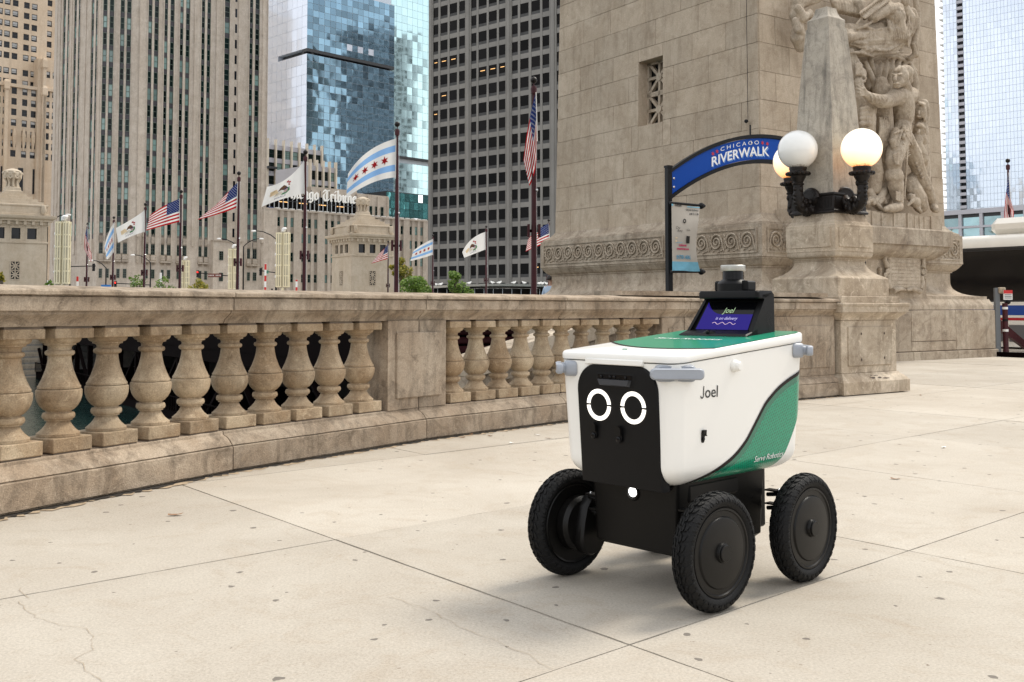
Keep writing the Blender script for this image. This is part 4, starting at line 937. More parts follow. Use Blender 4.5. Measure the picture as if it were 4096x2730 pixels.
for k in range(26):
    zz = ZB+RB*(1-cos(k/9*pi/2)) if k < 9 else lerp(ZB+RB, .83, (k-9)/16)
    ins = binset(zz); pts = rrect(ra(zz)+ins*1.15, fa(zz)-ins, hw(zz)-ins, max(.012, .050-ins*.2))
    if k < 9: rings.append([V((a, b_, zz)) for a, b_ in pts])
    else:
        f = (k-9)/16; rings.append([V((a, b_, lerp(ZB+RB, ztop(a), f))) for a, b_ in pts])
mb.loft(rings); mb.build('body_shell', M['shell'], ro, smooth=40)
mb = MB()
def lidring(o, dz, rc=.050): return [V((a, b_, ztop(a)+dz+((.392-a)/.78*.008 if dz > .02 else 0))) for a, b_ in rrect(-.396-o, .402+o, .272+o, rc+o)]
mb.loft([lidring(-.012, .0), lidring(-.012, .004)]); mb.build('seal', M['txtk'], ro)
mb = MB(); mb.loft([lidring(.000, .0035), lidring(.004, .006), lidring(.005, .012), lidring(.005, .0225), lidring(.003, .0275), lidring(-.001, .0305), lidring(-.006, .032)]); lid = mb.build('lid', M['shell'], ro, smooth=50)
mb = MB(); mb.box(.398, -.128, .802, .416, .132, .822, bev=.003); mb.build('lid_pull', M['shell'], lid, smooth=40)
def zlid(a, d=.0): return ztop(a)+.032+(.392-a)/.78*.008+d
def edgea(b_): return .235-.085*(b_/.26)**2+.04*(b_/.26)
def patch(fn_a0, a_rear, d, nm, mat_, wd=.259):
    mb = MB()
    def fn(u, v):
        bb = lerp(-wd, wd, u); r = .058
        ar = a_rear+ (0 if abs(bb) < wd-r else r-sqrt(max(0, r*r-(abs(bb)-(wd-r))**2)))
        a = lerp(fn_a0(bb), ar, v); return V((a, bb, zlid(a, d)))
    mb.grid(fn, 40, 14); return mb.build(nm, mat_, lid)
patch(edgea, -.392, .0012, 'green_lid_panel', M['green'], wd=.269)
mb = MB(); mb.grid(lambda u, v: V((edgea(lerp(-.269, .269, u))+lerp(-.004, .010, v), lerp(-.269, .269, u), zlid(edgea(lerp(-.269, .269, u))+lerp(-.004, .010, v), .0018))), 40, 2); mb.build('lid_stripe', M['brown'], lid)
# text helper
def textmesh(txt, size, shear=0.0, space=1.0, bold=0.0, align='LEFT'):
    cu = bpy.data.curves.new('t', 'FONT'); cu.body = txt; cu.size = size; cu.shear = shear; cu.space_character = space; cu.offset = bold; cu.align_x = align; cu.resolution_u = 3
    o = bpy.data.objects.new('t', cu); COL.objects.link(o); dg = bpy.context.evaluated_depsgraph_get(); dg.update()
    me = bpy.data.meshes.new_from_object(o.evaluated_get(dg)); bpy.data.objects.remove(o); return me
def textpart(name, txt, size, T, mat_, parent, **kw):
    me = textmesh(txt, size, **kw); 
    bm = bmesh.new(); bm.from_mesh(me); bmesh.ops.subdivide_edges(bm, edges=[e for e in bm.edges if e.calc_length() > size*.3], cuts=2) if kw.get('sub') else None
    bm.to_mesh(me); bm.free()
    for v in me.vertices: v.co = T(v.co.x, v.co.y)
    me.materials.clear(); me.materials.append(mat_); me.name = name; return place(name, me, parent)
textpart('lettering', 'Serve Robotics', .050, lambda x, y: V((-.030-y, -.175+x, zlid(-.030-y, .003))), M['txtw'], lid, shear=.25, bold=.0006)
# curved S emblem on the white front of the lid
mb = MB()
for sg in (1, -1):
    pts = []
    for q in range(13): f = q/12; ang = lerp(.2, pi*1.05, f); pts.append((.300+sg*(.014+.016*cos(ang)*1.0)-sg*.004, -.04+sg*(.026*sin(ang)-.012)))
    vs = []; fs = []
    for q, (a, b_) in enumerate(pts): vs += [V((a, b_-.004, zlid(a, .0012))), V((a, b_+.004, zlid(a, .0012)))]
    mb.add(vs, [(2*q, 2*q+1, 2*q+3, 2*q+2) for q in range(12)])
mb.build('emblem', M['txtg'], lid)
# black face panel, slightly proud, wrapping under the nose
PC = .009
def facepoly(w, zt_, zb2, r, n=10):
    pts = [(-w+.004, zb2), (w-.004+.008, zb2)]
    for k in range(n+1): a = k/n*pi/2; pts.append((w-r+r*cos(a), zt_-r+r*sin(a)))
    for k in range(n+1): a = pi/2+k/n*pi/2; pts.append((-w+r+r*cos(a), zt_-r+r*sin(a)))
    return pts
def face_a(z): 
    ins = binset(max(z, ZB)) if z < ZB+RB else 0
    return fa(z)-min(ins, .03)*.35
def facering(w, zt_, zb2, r, d): return [V((face_a(z)+d, PC+u, z)) for u, z in facepoly(w, zt_, zb2, r)]
WF = .178
mb = MB(); 
rg = [facering(WF+.004, .802, .383, .088, -.03), facering(WF+.004, .802, .383, .088, .004), facering(WF, .798, .385, .085, .0095), facering(WF-.010, .789, .39, .078, .0105)]
mb.loft(rg, cap0=False, cap1=True); facep = mb.build('face_panel', M['face'], ro, smooth=30)
mb = MB(); mb.box(.10, PC-WF+.02, .378, .35, PC+WF-.01, .40, bev=.01); mb.build('belly_plate', M['face'], ro)
def FA(u, z, d): return V((fa(z)+.0105+d, PC+u, z))
# eyes
for c, k in ((-.078, 0), (.078, 1)):
    for s0 in (0, 1):
        mb = MB(); n_ = 28; o0, o1 = [], []
        for q in range(n_+1):
            a = lerp(.065, pi-.065, q/n_)+s0*pi; o0.append((c+.0553*cos(a), .660+.0553*sin(a))); o1.append((c+.0405*cos(a), .660+.0405*sin(a)))
        poly = o0+o1[::-1]
        vs = [FA(u, z, .0016) for u, z in poly]; L_ = len(poly)
        mb.add(vs, [(q, q+1, L_-2-q, L_-1-q) for q in range(n_)]); vs2 = [FA(u, z, -.001) for u, z in poly]; mb.add(vs+vs2, [(q, (q+1) % L_, L_+(q+1) % L_, L_+q) for q in range(L_)])
        mb.build('eye_ring', M['ring'], facep)
# sensor recess at the top of the face
mb = MB(); mb.loft([[FA(u, z, .0005) for u, z in ((-.088, .775), (.088, .775), (.092, .765), (.080, .722), (-.080, .722), (-.092, .765))], [FA(u, z, .0012) for u, z in ((-.080, .770), (.080, .770), (.083, .762), (.072, .727), (-.072, .727), (-.083, .762))]]); mb.build('sensor_bezel', M['face'], facep)
mb = MB(); mb.loft([[FA(u, z, .001) for u, z in ((-.074, .752), (.074, .752), (.066, .729), (-.066, .729))], [FA(u, z, .014) for u, z in ((-.07, .7515), (.07, .7515), (.062, .733), (-.062, .733))]]); mb.build('sensor_ledge', plain('charcoal_plastic', (.035, .038, .045), .45), facep)
mb = MB(); mb.loft([[FA(u, z, .0022) for u, z in ((-.078, .768), (.078, .768), (.075, .7525), (-.075, .7525))], [FA(u, z, .0026) for u, z in ((-.078, .768), (.078, .768), (.075, .7525), (-.075, .7525))]]); mb.build('sensor_window', M['lens'], facep)
for u in (-.06, -.02, .0, .05):
    mb = MB(); mb.lathe([(.0055, 0), (.0055, .003), (.003, .004)], n=14, T=lambda p, u=u: FA(u+p.x, .760+p.y, .0025+p.z)); mb.build('sensor_lens', M['lens'], facep, smooth=40)
for u, z in ((-.104, .567), (.012, .563)):
    mb = MB(); pl = [(u+.0135*cos(a), z+.016+.0135*sin(a)) for a in [k/8*pi for k in range(9)]]+[(u-.0135*cos(a), z-.016-.0135*sin(a)) for a in [k/8*pi for k in range(9)]]
    mb.prism(pl, lambda p, q, d: FA(p, q, d), -.002, .003); pod = mb.build('camera_pod', M['face'], facep)
    pl = [(u+.0135*cos(a), z+.016+.0135*sin(a)) for a in [k/8*pi for k in range(9)]]+[(u-.0135, z-.002), (u+.0135, z-.002)]
    mb = MB(); mb.prism(pl, lambda p, q, d: FA(p, q, d), .002, .010); mb.build('pod_visor', M['chas'], pod)
    mb = MB(); mb.lathe([(.0105, 0), (.0105, .004), (.007, .0055), (.0, .006)], n=18, T=lambda p, u=u, z=z: FA(u+p.x, z-.017+p.y, .0025+p.z)); mb.build('camera_lens', M['lens'], pod, smooth=40)
# side print
ZS = [.767, .744, .708, .659, .594, .531, .487, .459, .432, .412, .400]; AS = [-.376, -.29, -.202, -.125, -.067, -.009, .055, .124, .199, .272, .32]
def aL(z):
    for k in range(len(ZS)-1):
        if ZS[k] >= z >= ZS[k+1]:
            f = (ZS[k]-z)/(ZS[k]-ZS[k+1]); return lerp(AS[k], AS[k+1], f)
    return AS[0] if z > ZS[0] else AS[-1]
def aLs(z): return sum(aL(min(.767, max(.4, z+d))) for d in (-.012, -.006, 0, .006, .012))/5
def aR(z): return -.370 if z > .62 else lerp(-.19, -.370, max(0, (z-.40)/.22)**.62)
def sidept(a, z, d=.0015):
    ins = binset(z); return V((a, hw(z)-ins+d, z)) if abs(a) < .33 else V((a, hw(z)-ins+d-.0-max(0, (abs(a)-.334))**2*8.5, z))
# distance field bands: stripe follows the curve with constant width, so walk along the curve
cur = []
for k in range(61): z = lerp(.766, .399, k/60); cur.append((aLs(z), z))
nrm = []
for k in range(61):
    p, q = cur[max(0, k-1)], cur[min(60, k+1)]; tx, tz = q[0]-p[0], q[1]-p[1]; L_ = sqrt(tx*tx+tz*tz); nrm.append((tz/L_, -tx/L_))   # towards the rear/low side
def off(k, d): return (cur[k][0]+nrm[k][0]*d, cur[k][1]+nrm[k][1]*d)
def cl(p): return (min(max(p[0], -.380), .34), max(p[1], .3985))
for sy in (1, -1):
    def SPt(p, d): q = sidept(p[0], p[1], d); return V((q.x, q.y*sy, q.z))
    for d0, d1, mt, nm, e in ((0, .0135, 'brown', 'dark_stripe', .0016), (.013, .034, 'gdark', 'dark_green_band', .0014)):
        mb = MB(); mb.grid(lambda u, v: SPt(cl(off(int(round(v*60)), lerp(d0, d1, u))), e), 4, 60); mb.build(nm, M[mt], ro)
    mb = MB()
    def fn(u, v):
        z = lerp(.745, .4, v); a0 = aLs(min(.766, z+.0))-.0; 
        # start of the green field: offset curve at this height
        best = min(((abs(off(k, .033)[1]-z), off(k, .033)[0]) for k in range(61)))[1]
        return SPt((lerp(max(best, aR(z)+.001), aR(z), u), z), .0012)
    mb.grid(fn, 26, 60); mb.build('green_side_print', M['gdot'], ro)
    if sy == 1:
        textpart('lettering', 'Serve Robotics', .031, lambda x, y: SPt((-.066-x, .445+y+x*.02), .004), M['txtw'], ro, shear=.2)
        textpart('lettering', 'oel', .058, lambda x, y: SPt((.2455-x*1.08, .695+y*.98), .0018), M['txtk'], ro, bold=.0003)
        jp = [(.2680, .7035), (.2670, .6985), (.2630, .6955), (.2580, .6955), (.2540, .6985), (.2525, .7040), (.2525, .7355)]; mb = MB(); L0, R0 = [], []
        for q in range(len(jp)):
            p0, p1 = jp[max(0, q-1)], jp[min(len(jp)-1, q+1)]; tx, tz = p1[0]-p0[0], p1[1]-p0[1]; l_ = sqrt(tx*tx+tz*tz); L0.append((jp[q][0]-tz/l_*.0023, jp[q][1]+tx/l_*.0023)); R0.append((jp[q][0]+tz/l_*.0023, jp[q][1]-tx/l_*.0023))
        mb.add([SPt(p, .0018) for p in L0]+[SPt(p, .0018) for p in R0], [(q, q+1, len(jp)+q+1, len(jp)+q) for q in range(len(jp)-1)]); mb.build('letter_stem', M['txtk'], ro, fix=False)
        mb = MB(); mb.lathe([(.022, .0), (.022, .004), (.019, .014), (.017, .016), (.0165, .024), (.014, .028), (.0, .029)], n=28, T=lambda p: V((.078+p.x, .2705+p.z, .797+p.y))); mb.build('round_knob', M['shell'], ro, smooth=40)
        pl = [(.247+.009*cos(a), .575+.012*sin(a)) for a in [k/8*pi for k in range(9)]]+[(.247-.009*cos(a), .555-.012*sin(a)) for a in [k/8*pi for k in range(9)]]
        mb = MB(); mb.prism(pl, lambda p, q, d: SPt((p, q), d), -.003, .003); pod = mb.build('camera_pod', M['face'], ro)
        mb = MB(); mb.lathe([(.0065, 0), (.0065, .003), (.0, .005)], n=14, T=lambda p: SPt((.247+p.x, .556+p.y), .003+p.z)); mb.build('camera_lens', M['lens'], pod)
        mb = MB(); mb.prism([(.256, .587), (.238, .587), (.238, .566), (.233, .566), (.241, .572), (.256, .572)], lambda p, q, d: SPt((p, q), d), .002, .010); mb.build('pod_visor', M['chas'], pod)
# corner grips
def grip(a, b_, z, ang, L=.165):
    mb = MB(); c, s_ = cos(ang), sin(ang)
    T = lambda x, y, zz: V((a+x*c-y*s_, b_+x*s_+y*c, z+zz))       # x outwards, y along
    def rr_(x, ly, lz, r, n=5):
        o = []
        for cy, cz, q0 in ((ly-r, lz-r, 0), (-ly+r, lz-r, 1), (-ly+r, -lz+r, 2), (ly-r, -lz+r, 3)):
            for k in range(n+1): an = q0*pi/2+k/n*pi/2; yy = cy+r*cos(an); o.append(T(x-abs(yy)**2*2.2, yy, cz+r*sin(an)))
        return o
    mb.loft([rr_(-.035, .070, .0285, .018), rr_(-.004, .068, .0275, .018), rr_(.002, .064, .024, .016)]); 
    mb.loft([rr_(.0, .060, .018, .012), rr_(.014, .060, .016, .012), rr_(.018, .083, .016, .014), rr_(.022, .089, .019, .015), rr_(.034, .089, .019, .015), rr_(.040, .084, .015, .012)])
    mb.build('corner_grip', M['grey'], ro, smooth=50)
grip(.388, .258, .782, R(45)); grip(.388, -.258, .782, R(-45)); grip(-.382, .258, .840, R(135)); grip(-.382, -.258, .840, R(-135))
# chassis
mb = MB()
def cr_(ins, z, a1=.30): return [V((a, b_, z)) for a, b_ in rrect(-.22+ins, a1-ins, .185-ins, .018, 4)]
mb.loft([cr_(.03, .150), cr_(.012, .153), cr_(.0, .165), cr_(-.004, .30), cr_(-.012, .40)]); mb.build('chassis_box', M['chas'], ro, smooth=30)
mb = MB(); mb.box(-.30, -.15, .17, -.22, .15, .40, bev=.008); mb.build('rear_box', M['chas'], ro)
mb = MB(); mb.box(-.05, -.20, .33, .25, .20, .397, bev=.01); mb.build('suspension_mount', M['chas'], ro)
mb = MB(); mb.lathe([(.028, -.02), (.028, .0), (.030, .006), (.027, .012), (.022, .012), (.020, .006)], n=26, axis='X', c=(.303, .002, .352)); hl = mb.build('headlight_housing', M['chas'], ro, smooth=40)
mb = MB(); mb.lathe([(.0175, .003), (.0175, .009), (.012, .012), (.0, .013)], n=22, axis='X', c=(.303, .002, .354)); mb.build('headlight_lens', M['head'], hl, smooth=40)
for a, b_ in ((.20, .187), (.10, .187), (-.05, .187), (-.12, .187)):
    mb = MB(); mb.lathe([(.005, 0), (.005, .003), (.003, .004)], n=8, axis='Y', c=(a, b_+.001, .375)); mb.build('screw', M['chas'], ro)
# wheels
WR = .200
def tyre_mesh():
    mb = MB(); prof = []
    for k in range(17):                # cross-section: y across, r radial
        a = lerp(-pi*.5, pi*1.5, k/16)
    sec = [(-.018, .146), (-.030, .149), (-.038, .158), (-.0415, .169), (-.040, .180), (-.033, .189), (-.020, .1935), (0, .195), (.020, .1935), (.033, .189), (.040, .180), (.0415, .169), (.038, .158), (.030, .149), (.018, .146)]
    n = 96; rings = []
    for j in range(n): a = 2*pi*j/n; rings.append([V((r*cos(a), y, r*sin(a))) for y, r in sec])
    vs = [p for r in rings for p in r]; L_ = len(sec); fs = []
    for j in range(n):
        for k in range(L_-1): fs.append((j*L_+k, j*L_+k+1, ((j+1) % n)*L_+k+1, ((j+1) % n)*L_+k))
    mb.add(vs, fs); return mb.mesh('tyre', M['rub'], smooth=40)
me_tyre = tyre_mesh()
def tread_mesh():
    mb = MB()
    def P(a, y, h):                   # point on crown surface
        yy = max(-.046, min(.046, y)); base = .195-(.0008*(abs(yy)/.01)**2.2 if abs(yy) < .034 else .0008*(3.4)**2.2+(abs(yy)-.034)*1.25)
        return V(((base+h)*cos(a), yy, (base+h)*sin(a)))
    def knob(pts, h=.0055):
        c = (sum(p[0] for p in pts)/len(pts), sum(p[1] for p in pts)/len(pts)); n = len(pts)
        b0 = [P(a, y, -.001) for a, y in pts]; b1 = [P(c[0]+(a-c[0])*.88, c[1]+(y-c[1])*.88, h*1.1) for a, y in pts]; mb.loft([b0, b1], cap0=False)
    n = 36; st = 2*pi/n
    for k in range(n):
        a = k*st
        for sg in (-1, 1):
            o = a+(st/2 if sg > 0 else 0)
            # centre rib tooth, mid chevron, shoulder lug
            knob([(o, sg*.0005), (o+st*.95, sg*.0005), (o+st*.8, sg*.007), (o+st*.35, sg*.010), (o+st*.08, sg*.006)], .0055)
            knob([(o+st*.05, sg*.012), (o+st*.55, sg*.013), (o+st*.95, sg*.022), (o+st*.80, sg*.027), (o+st*.30, sg*.022)], .0058)
            knob([(o+st*.18, sg*.0275), (o+st*.42, sg*.0265), (o+st*.85, sg*.031), (o+st*1.02, sg*.041), (o+st*.92, sg*.0445), (o+st*.52, sg*.0445), (o+st*.30, sg*.038)], .0062)
            knob([(o+st*.02, sg*.033), (o+st*.14, sg*.032), (o+st*.28, sg*.0445), (o+st*.10, sg*.0445)], .0040)
    return mb.mesh('tread', M['rub'])
me_tread = tread_mesh()
mb = MB(); mb.lathe([(.150, -.032), (.147, -.036), (.141, -.034), (.138, .030), (.1415, .0345), (.148, .034), (.150, .030)], n=64, axis='Y'); me_rim = mb.mesh('rim', M['hub'], smooth=30)
mb = MB(); mb.lathe([(.138, -.030), (.138, .014), (.136, .022), (.1235, .024), (.123, .027), (.1165, .0355), (.113, .0365), (.034, .0365)], n=64, axis='Y'); me_disc = mb.mesh('hub_disc', M['hub'], smooth=28)
mb = MB(); mb.lathe([(.034, .036), (.0315, .044), (.029, .046), (.0285, .052), (.026, .054), (.0, .0545)], n=40, axis='Y'); me_capw = mb.mesh('hub_cap', M['hub'], smooth=28)
mb = MB(); mb.lathe([(.0036, 0), (.0036, .003), (.0018, .0045), (.0, .0045)], n=8, axis='Y'); me_bolt = mb.mesh('hub_bolt', M['hub'], smooth=40)
for a, sy, st in ((.2775, 1, -7), (.2775, -1, -7), (-.2775, 1, 3), (-.2775, -1, 3)):
    w = place('wheel', me_tyre, ro, (a, sy*.330-.006, .1965), (0, R(13*a*30), (0 if sy > 0 else pi)+R(st)*.25), (.978, .9, .978))
    place('tread', me_tread, w); place('rim', me_rim, w); place('hub_disc', me_disc, w); place('hub_cap', me_capw, w)
    for k in range(9):
        an = 2*pi*k/9+.3; place('hub_bolt', me_bolt, w, (.1295*cos(an), .0235, .1295*sin(an)))
    # motor pod and swing arm on the inner side
    y0 = sy*.29
    mb = MB(); mb.lathe([(.10, .0), (.10, .03), (.088, .045), (.0, .046)], n=36, axis='Y', c=(a, 0, WR), T=lambda p, sy=sy: V((p.x, sy*(.305-p.y), p.z))); mb.build('motor_drum', M['hub'], ro, smooth=35)
    pr_ = [(0, .155, .0), (.012, .165, .02)]
    poly = []
    for k in range(13): an = lerp(-pi*.98, pi*.06, k/12); poly.append((.062*cos(an), -.035+.062*sin(an)))
    poly += [(.052, .03), (.036, .085), (.010, .118), (-.012, .122), (-.030, .110), (-.040, .07), (-.056, .02)]
    mb = MB(); T = lambda u, v, d, a=a, sy=sy: V((a+u-.01, sy*(.262-d), WR-.015+v))
    r0 = [T(u, v, 0) for u, v in poly]; r1 = [T(u, v, .030) for u, v in poly]; r2 = [T(u*.88, v*.93, .040) for u, v in poly]; mb.loft([r0, r1, r2]); mb.build('swing_arm', M['hub'], ro, smooth=32)
    for dz, dx in ((.105, .0), (.055, .0)):
        mb = MB(); mb.tube([(a+dx, sy*.17, WR+dz-.01), (a+dx, sy*.235, WR+dz)], .008, n=8); mb.box(a+dx-.018, min(sy*.17, sy*.24), WR+dz+.006, a+dx+.018, max(sy*.17, sy*.24), WR+dz+.012); mb.build('control_arm', M['chas'], ro)
    mb = MB(); mb.tube([(a-.03, sy*.215, WR+.03), (a-.03, sy*.215, WR+.10)], .005, n=8); mb.ball((a-.03, sy*.215, WR+.035), .009, 8, 6); mb.ball((a-.03, sy*.215, WR+.098), .008, 8, 6); mb.ball((a+.004, sy*.222, WR+.118), .006, 8, 6); mb.build('tie_rod', M['steel'], ro, smooth=50)
# screen head
hd_ = None
BL, BR_ = -.150, .160
prof = [(-.200, .886), (-.196, .894), (-.205, .902), (-.290, 1.030), (-.262, 1.032), (-.257, 1.040), (-.260, 1.058), (-.268, 1.064), (-.345, 1.066), (-.356, 1.058), (-.358, .904)]
def zh(z, a): return z
mb = MB()
r0 = [V((a, BR_, z)) for a, z in prof]; 
sideL = [V((a, BL, z)) for a, z in prof]
# side cheeks + back, with an inclined screen recess between them
def cheek(b0, b1):
    mb = MB(); pf = [(-.200, .888), (-.200, .900), (-.290, 1.034), (-.275, 1.040), (-.275, 1.05), (-.345, 1.060), (-.356, 1.052), (-.358, .904)]
    mb.loft([[V((a, b0, z)) for a, z in pf], [V((a, b1, z)) for a, z in pf]]); return mb
cheek(BR_-.016, BR_).build('side_cheek', M['face'], ro); cheek(BL, BL+.014).build('side_cheek', M['face'], ro)
mb = MB(); mb.loft([[V((a, b_, z)) for a, z in ((-.215, .888), (-.240, .905), (-.312, 1.040), (-.357, 1.055), (-.357, .904))] for b_ in (BL+.014, BR_-.016)]); hdm = mb.build('screen_housing', M['face'], ro)
mb = MB(); 
def slab(o, z): return [V((a, b_, z+(-.004 if a > -.3 else 0)*0)) for a, b_ in rrect(-.358+o, -.243-o, (BR_-BL)/2-o, .016, 4)]
mid = (BR_+BL)/2
mb.loft([[p+V((0, mid, 0)) for p in slab(.003, 1.036)], [p+V((0, mid, 0)) for p in slab(0, 1.040)], [p+V((0, mid, 0)) for p in slab(0, 1.060)], [p+V((0, mid, 0)) for p in slab(.004, 1.0665)]]); roof = mb.build('roof_slab', M['face'], ro, smooth=35)
SA, SBt = V((-.222, 0, .912)), V((-.292, 0, 1.030)); sv = (SBt-SA); sl_ = sv.length; svn = sv.normalized(); sn = V((svn.z, 0, -svn.x))
if sn.x < 0: sn = -sn
def SC(u, v, d): return SA+V((0, u, 0))+svn*v+sn*d
mb = MB(); mb.loft([[SC(u, v, -.012) for u, v in ((BL+.014, -.02), (BR_-.016, -.02), (BR_-.016, sl_), (BL+.014, sl_))], [SC(u, v, -.002) for u, v in ((BL+.014, -.02), (BR_-.016, -.02), (BR_-.016, sl_), (BL+.014, sl_))]]); mb.build('screen_bezel', M['face'], ro)
m, t, b = newmat('screen_display'); b.inputs['Roughness'].default_value = .12; b.inputs['Specular IOR Level'].default_value = .1; b.inputs['Base Color'].default_value = (.004, .004, .01, 1); b.inputs['Emission Color'].default_value = (.035, .018, .38, 1); b.inputs['Emission Strength'].default_value = .42; M['scr'] = m
SW0, SW1 = BL+.030, BR_-.034
mb = MB(); mb.quad(SC(SW0, .004, .0), SC(SW1, .004, .0), SC(SW1, sl_-.008, .0), SC(SW0, sl_-.008, .0)); scr = mb.build('screen', M['lens'], ro)
hh = .62*sl_
poly = [(SW0, .004), (SW1, .004), (SW1, hh*.86)]
for k in range(13): f = k/12; poly.append((lerp(.02, SW0, f), hh*.86+(sl_*.93-hh*.86)*max(0, (f-.35)/.65)**2.0))
mb = MB(); mb.prism(poly, lambda u, v, d: SC(u, v, d), .0004, .0008); mb.build('screen_image', M['scr'], scr)
M['scrt'] = emis('screen_text_green', (.30, .42, .24), .6); M['scrw'] = emis('screen_text_lilac', (.42, .38, .62), .6); M['scrp'] = emis('screen_wave_pink', (.55, .38, .48), .6)
def STX(txt, size, u0, v0, mt, bold=0.0):
    me = textmesh(txt, size, shear=.18, align='CENTER', bold=bold)
    for v in me.vertices: v.co = SC(u0+v.co.x, v0+v.co.y, .0014)
    me.materials.clear(); me.materials.append(mt); place('screen_text', me, scr)
STX('Joel', .034, .004, sl_*.575, M['scrt'], .0); STX('is on delivery', .0195, .006, sl_*.35, M['scrw'], .0)
mb = MB(); pts = [SC(lerp(-.052, .060, k/40), sl_*.23+.0045*sin(k/40*6*pi), .0016) for k in range(41)]; mb.tube(pts, .0012, n=4); mb.build('wave_line', M['scrp'], scr)
mb = MB(); mb.loft([[V((a, b_, zlid(a)+.002)) for a, b_ in ((-.16, BL-.004), (-.16, BR_+.0), (-.245, BR_), (-.245, BL))], [V((a, b_, zlid(a)+.010+(.0 if a > -.2 else .012))) for a, b_ in ((-.170, BL+.004), (-.170, BR_-.006), (-.240, BR_), (-.240, BL))]]); mb.build('base_lip', M['face'], ro, smooth=20)
mb = MB(); mb.ball((-.188, -.022, .900), .022, 18, 8, sc=(.8, 1.5, .55)); mb.build('button_dome', M['chas'], ro, smooth=True)
mb = MB(); mb.ball((-.176, -.022, .906), .0095, 14, 8); mb.build('button', M['lens'], ro, smooth=True)
# speaker grille dots on the right cheek
mb = MB()
for k in range(5):
    r = .011+.0055*k
    for q in range(12+4*k): a = 2*pi*q/(12+4*k)+.2*k; mb.box(-.322+r*cos(a)*.62-.0009, BR_-.0005, .952+r*sin(a)-.0012, -.322+r*cos(a)*.62+.0009, BR_+.0006, .952+r*sin(a)+.0012)
sg_ = mb.build('speaker_grille', M['txtk'], ro); sg_['kind'] = 'stuff'
# lidar
LC = (-.312, mid-.002)
mb = MB(); mb.lathe([(.062, 1.0655), (.062, 1.095), (.058, 1.101), (.050, 1.108), (.044, 1.112)], c=(LC[0], LC[1], 0), n=44); mb.build('lidar_base', M['face'], roof, smooth=30)
for s_ in (-1, 1):
    mb = MB(); mb.box(LC[0]-.042, LC[1]+(s_*.045 if s_ > 0 else s_*.078), 1.0655, LC[0]+.020, LC[1]+(s_*.080 if s_ > 0 else s_*.045), 1.107, bev=.006); mb.build('lidar_lobe', M['face'], roof)
mb = MB(); mb.lathe([(.0415, 1.110), (.0415, 1.146)], c=(LC[0], LC[1], 0), n=44); mb.build('lidar_window', M['lens'], roof, smooth=30)
mb = MB(); mb.lathe([(.043, 1.144), (.0485, 1.146), (.0495, 1.150), (.0495, 1.166), (.047, 1.169), (.0, 1.169)], c=(LC[0], LC[1], 0), n=48); 
mb.build('lidar_cap', M['silver'], roof, smooth=30)

# the housing narrows slightly towards its roof on the right-hand side of the robot
done_ = set()
for o in list(ro.children)+list(scr.children):
    if o.name.split('.')[0] in ('side_cheek', 'screen_housing', 'roof_slab', 'screen_bezel', 'screen', 'screen_image', 'screen_text', 'wave_line') and o.data and o.data.name not in done_:
        done_.add(o.data.name)
        for v in o.data.vertices:
            f = min(1, max(0, (v.co.z-.89)/.15)); v.co.y = BR_-(BR_-v.co.y)*(1-.10*f)
# ------------------------------------------------------------------ far bank: buildings
M['trib'] = stone('tower_limestone', (.48, .415, .345), (.33, .28, .225), (.57, .51, .44), .35, .5, .15, .5, .08, .12, streak=.5)
M['tribp'] = stone('tower_spandrel_stone', (.38, .325, .265), (.22, .185, .15), (.47, .415, .35), .6, .5, .15, .3, .12, .15)
M['tribd'] = stone('carved_tower_panel', (.33, .27, .205), (.16, .13, .10), (.42, .36, .29), 1.2, .7, .3, .5, .12, .2)
M['spand'] = plain('dark_metal_spandrel', (.045, .043, .05), .55, var=.25, vs=1.5)
M['beige'] = stone('beige_limestone', (.56, .44, .315), (.43, .33, .23), (.63, .52, .40), .08, .4, .1, .3, .05, .1, streak=.3)
M['gwin'] = glass('green_tinted_window', (.006, .014, .013), .08, .02, .6, spec=.2, ior=1.5, var=.6)
M['gblind'] = glass('window_with_pale_blind', (.16, .26, .24), .25, .02, .6, ior=1.5, var=.35)
M['gframe'] = plain('green_grey_window_frame', (.10, .135, .11), .6)
M['dwin'] = glass('dark_window', (.010, .011, .014), .08, .01, .6, spec=.3, ior=1.5, var=.5)
M['dblind'] = plain('half_drawn_blind', (.42, .42, .41), .6, var=.2, vs=.4)
M['dframe'] = plain('dark_window_frame', (.03, .032, .035), .5)
M['alu'] = plain('satin_aluminium_cladding', (.225, .216, .20), .5, .1, spec=.3, var=.15, vs=.15)
M['aluB'] = plain('dull_aluminium_sill_panel', (.07, .07, .07), .6, .0, spec=.2, var=.2, vs=.4)
M['bgl'] = glass('bronze_black_glass', (.005, .0045, .0045), .08, .02, .5, spec=.09, ior=1.45, var=.7)
M['warml'] = emis('ceiling_light_strip', (1, .55, .2), .9)
M['curtA'] = glass('blue_mirror_glass', (.22, .36, .45), .05, .10, .14, metal=.85, var=.45)
M['curtB'] = glass('sky_tinted_pale_glass', (.80, .85, .95), .10, .02, .08, metal=.35, var=.05)  # pale sky reflection painted into the base colour
M['curtC'] = glass('aqua_mirror_glass', (.62, .86, .86), .04, .04, .10, metal=.85, var=.08)
M['curtR'] = glass('pale_blue_mirror_glass', (.74, .82, .94), .06, .03, .2, metal=.5, var=.10)
M['mull'] = plain('grey_mullion', (.55, .60, .65), .5, .1)
M['cream'] = plain('cream_concrete_fin', (.64, .58, .48), .7, var=.08, vs=.5)
M['lilac'] = plain('grey_metal_panel', (.46, .46, .50), .5, .1, var=.08, vs=.3)
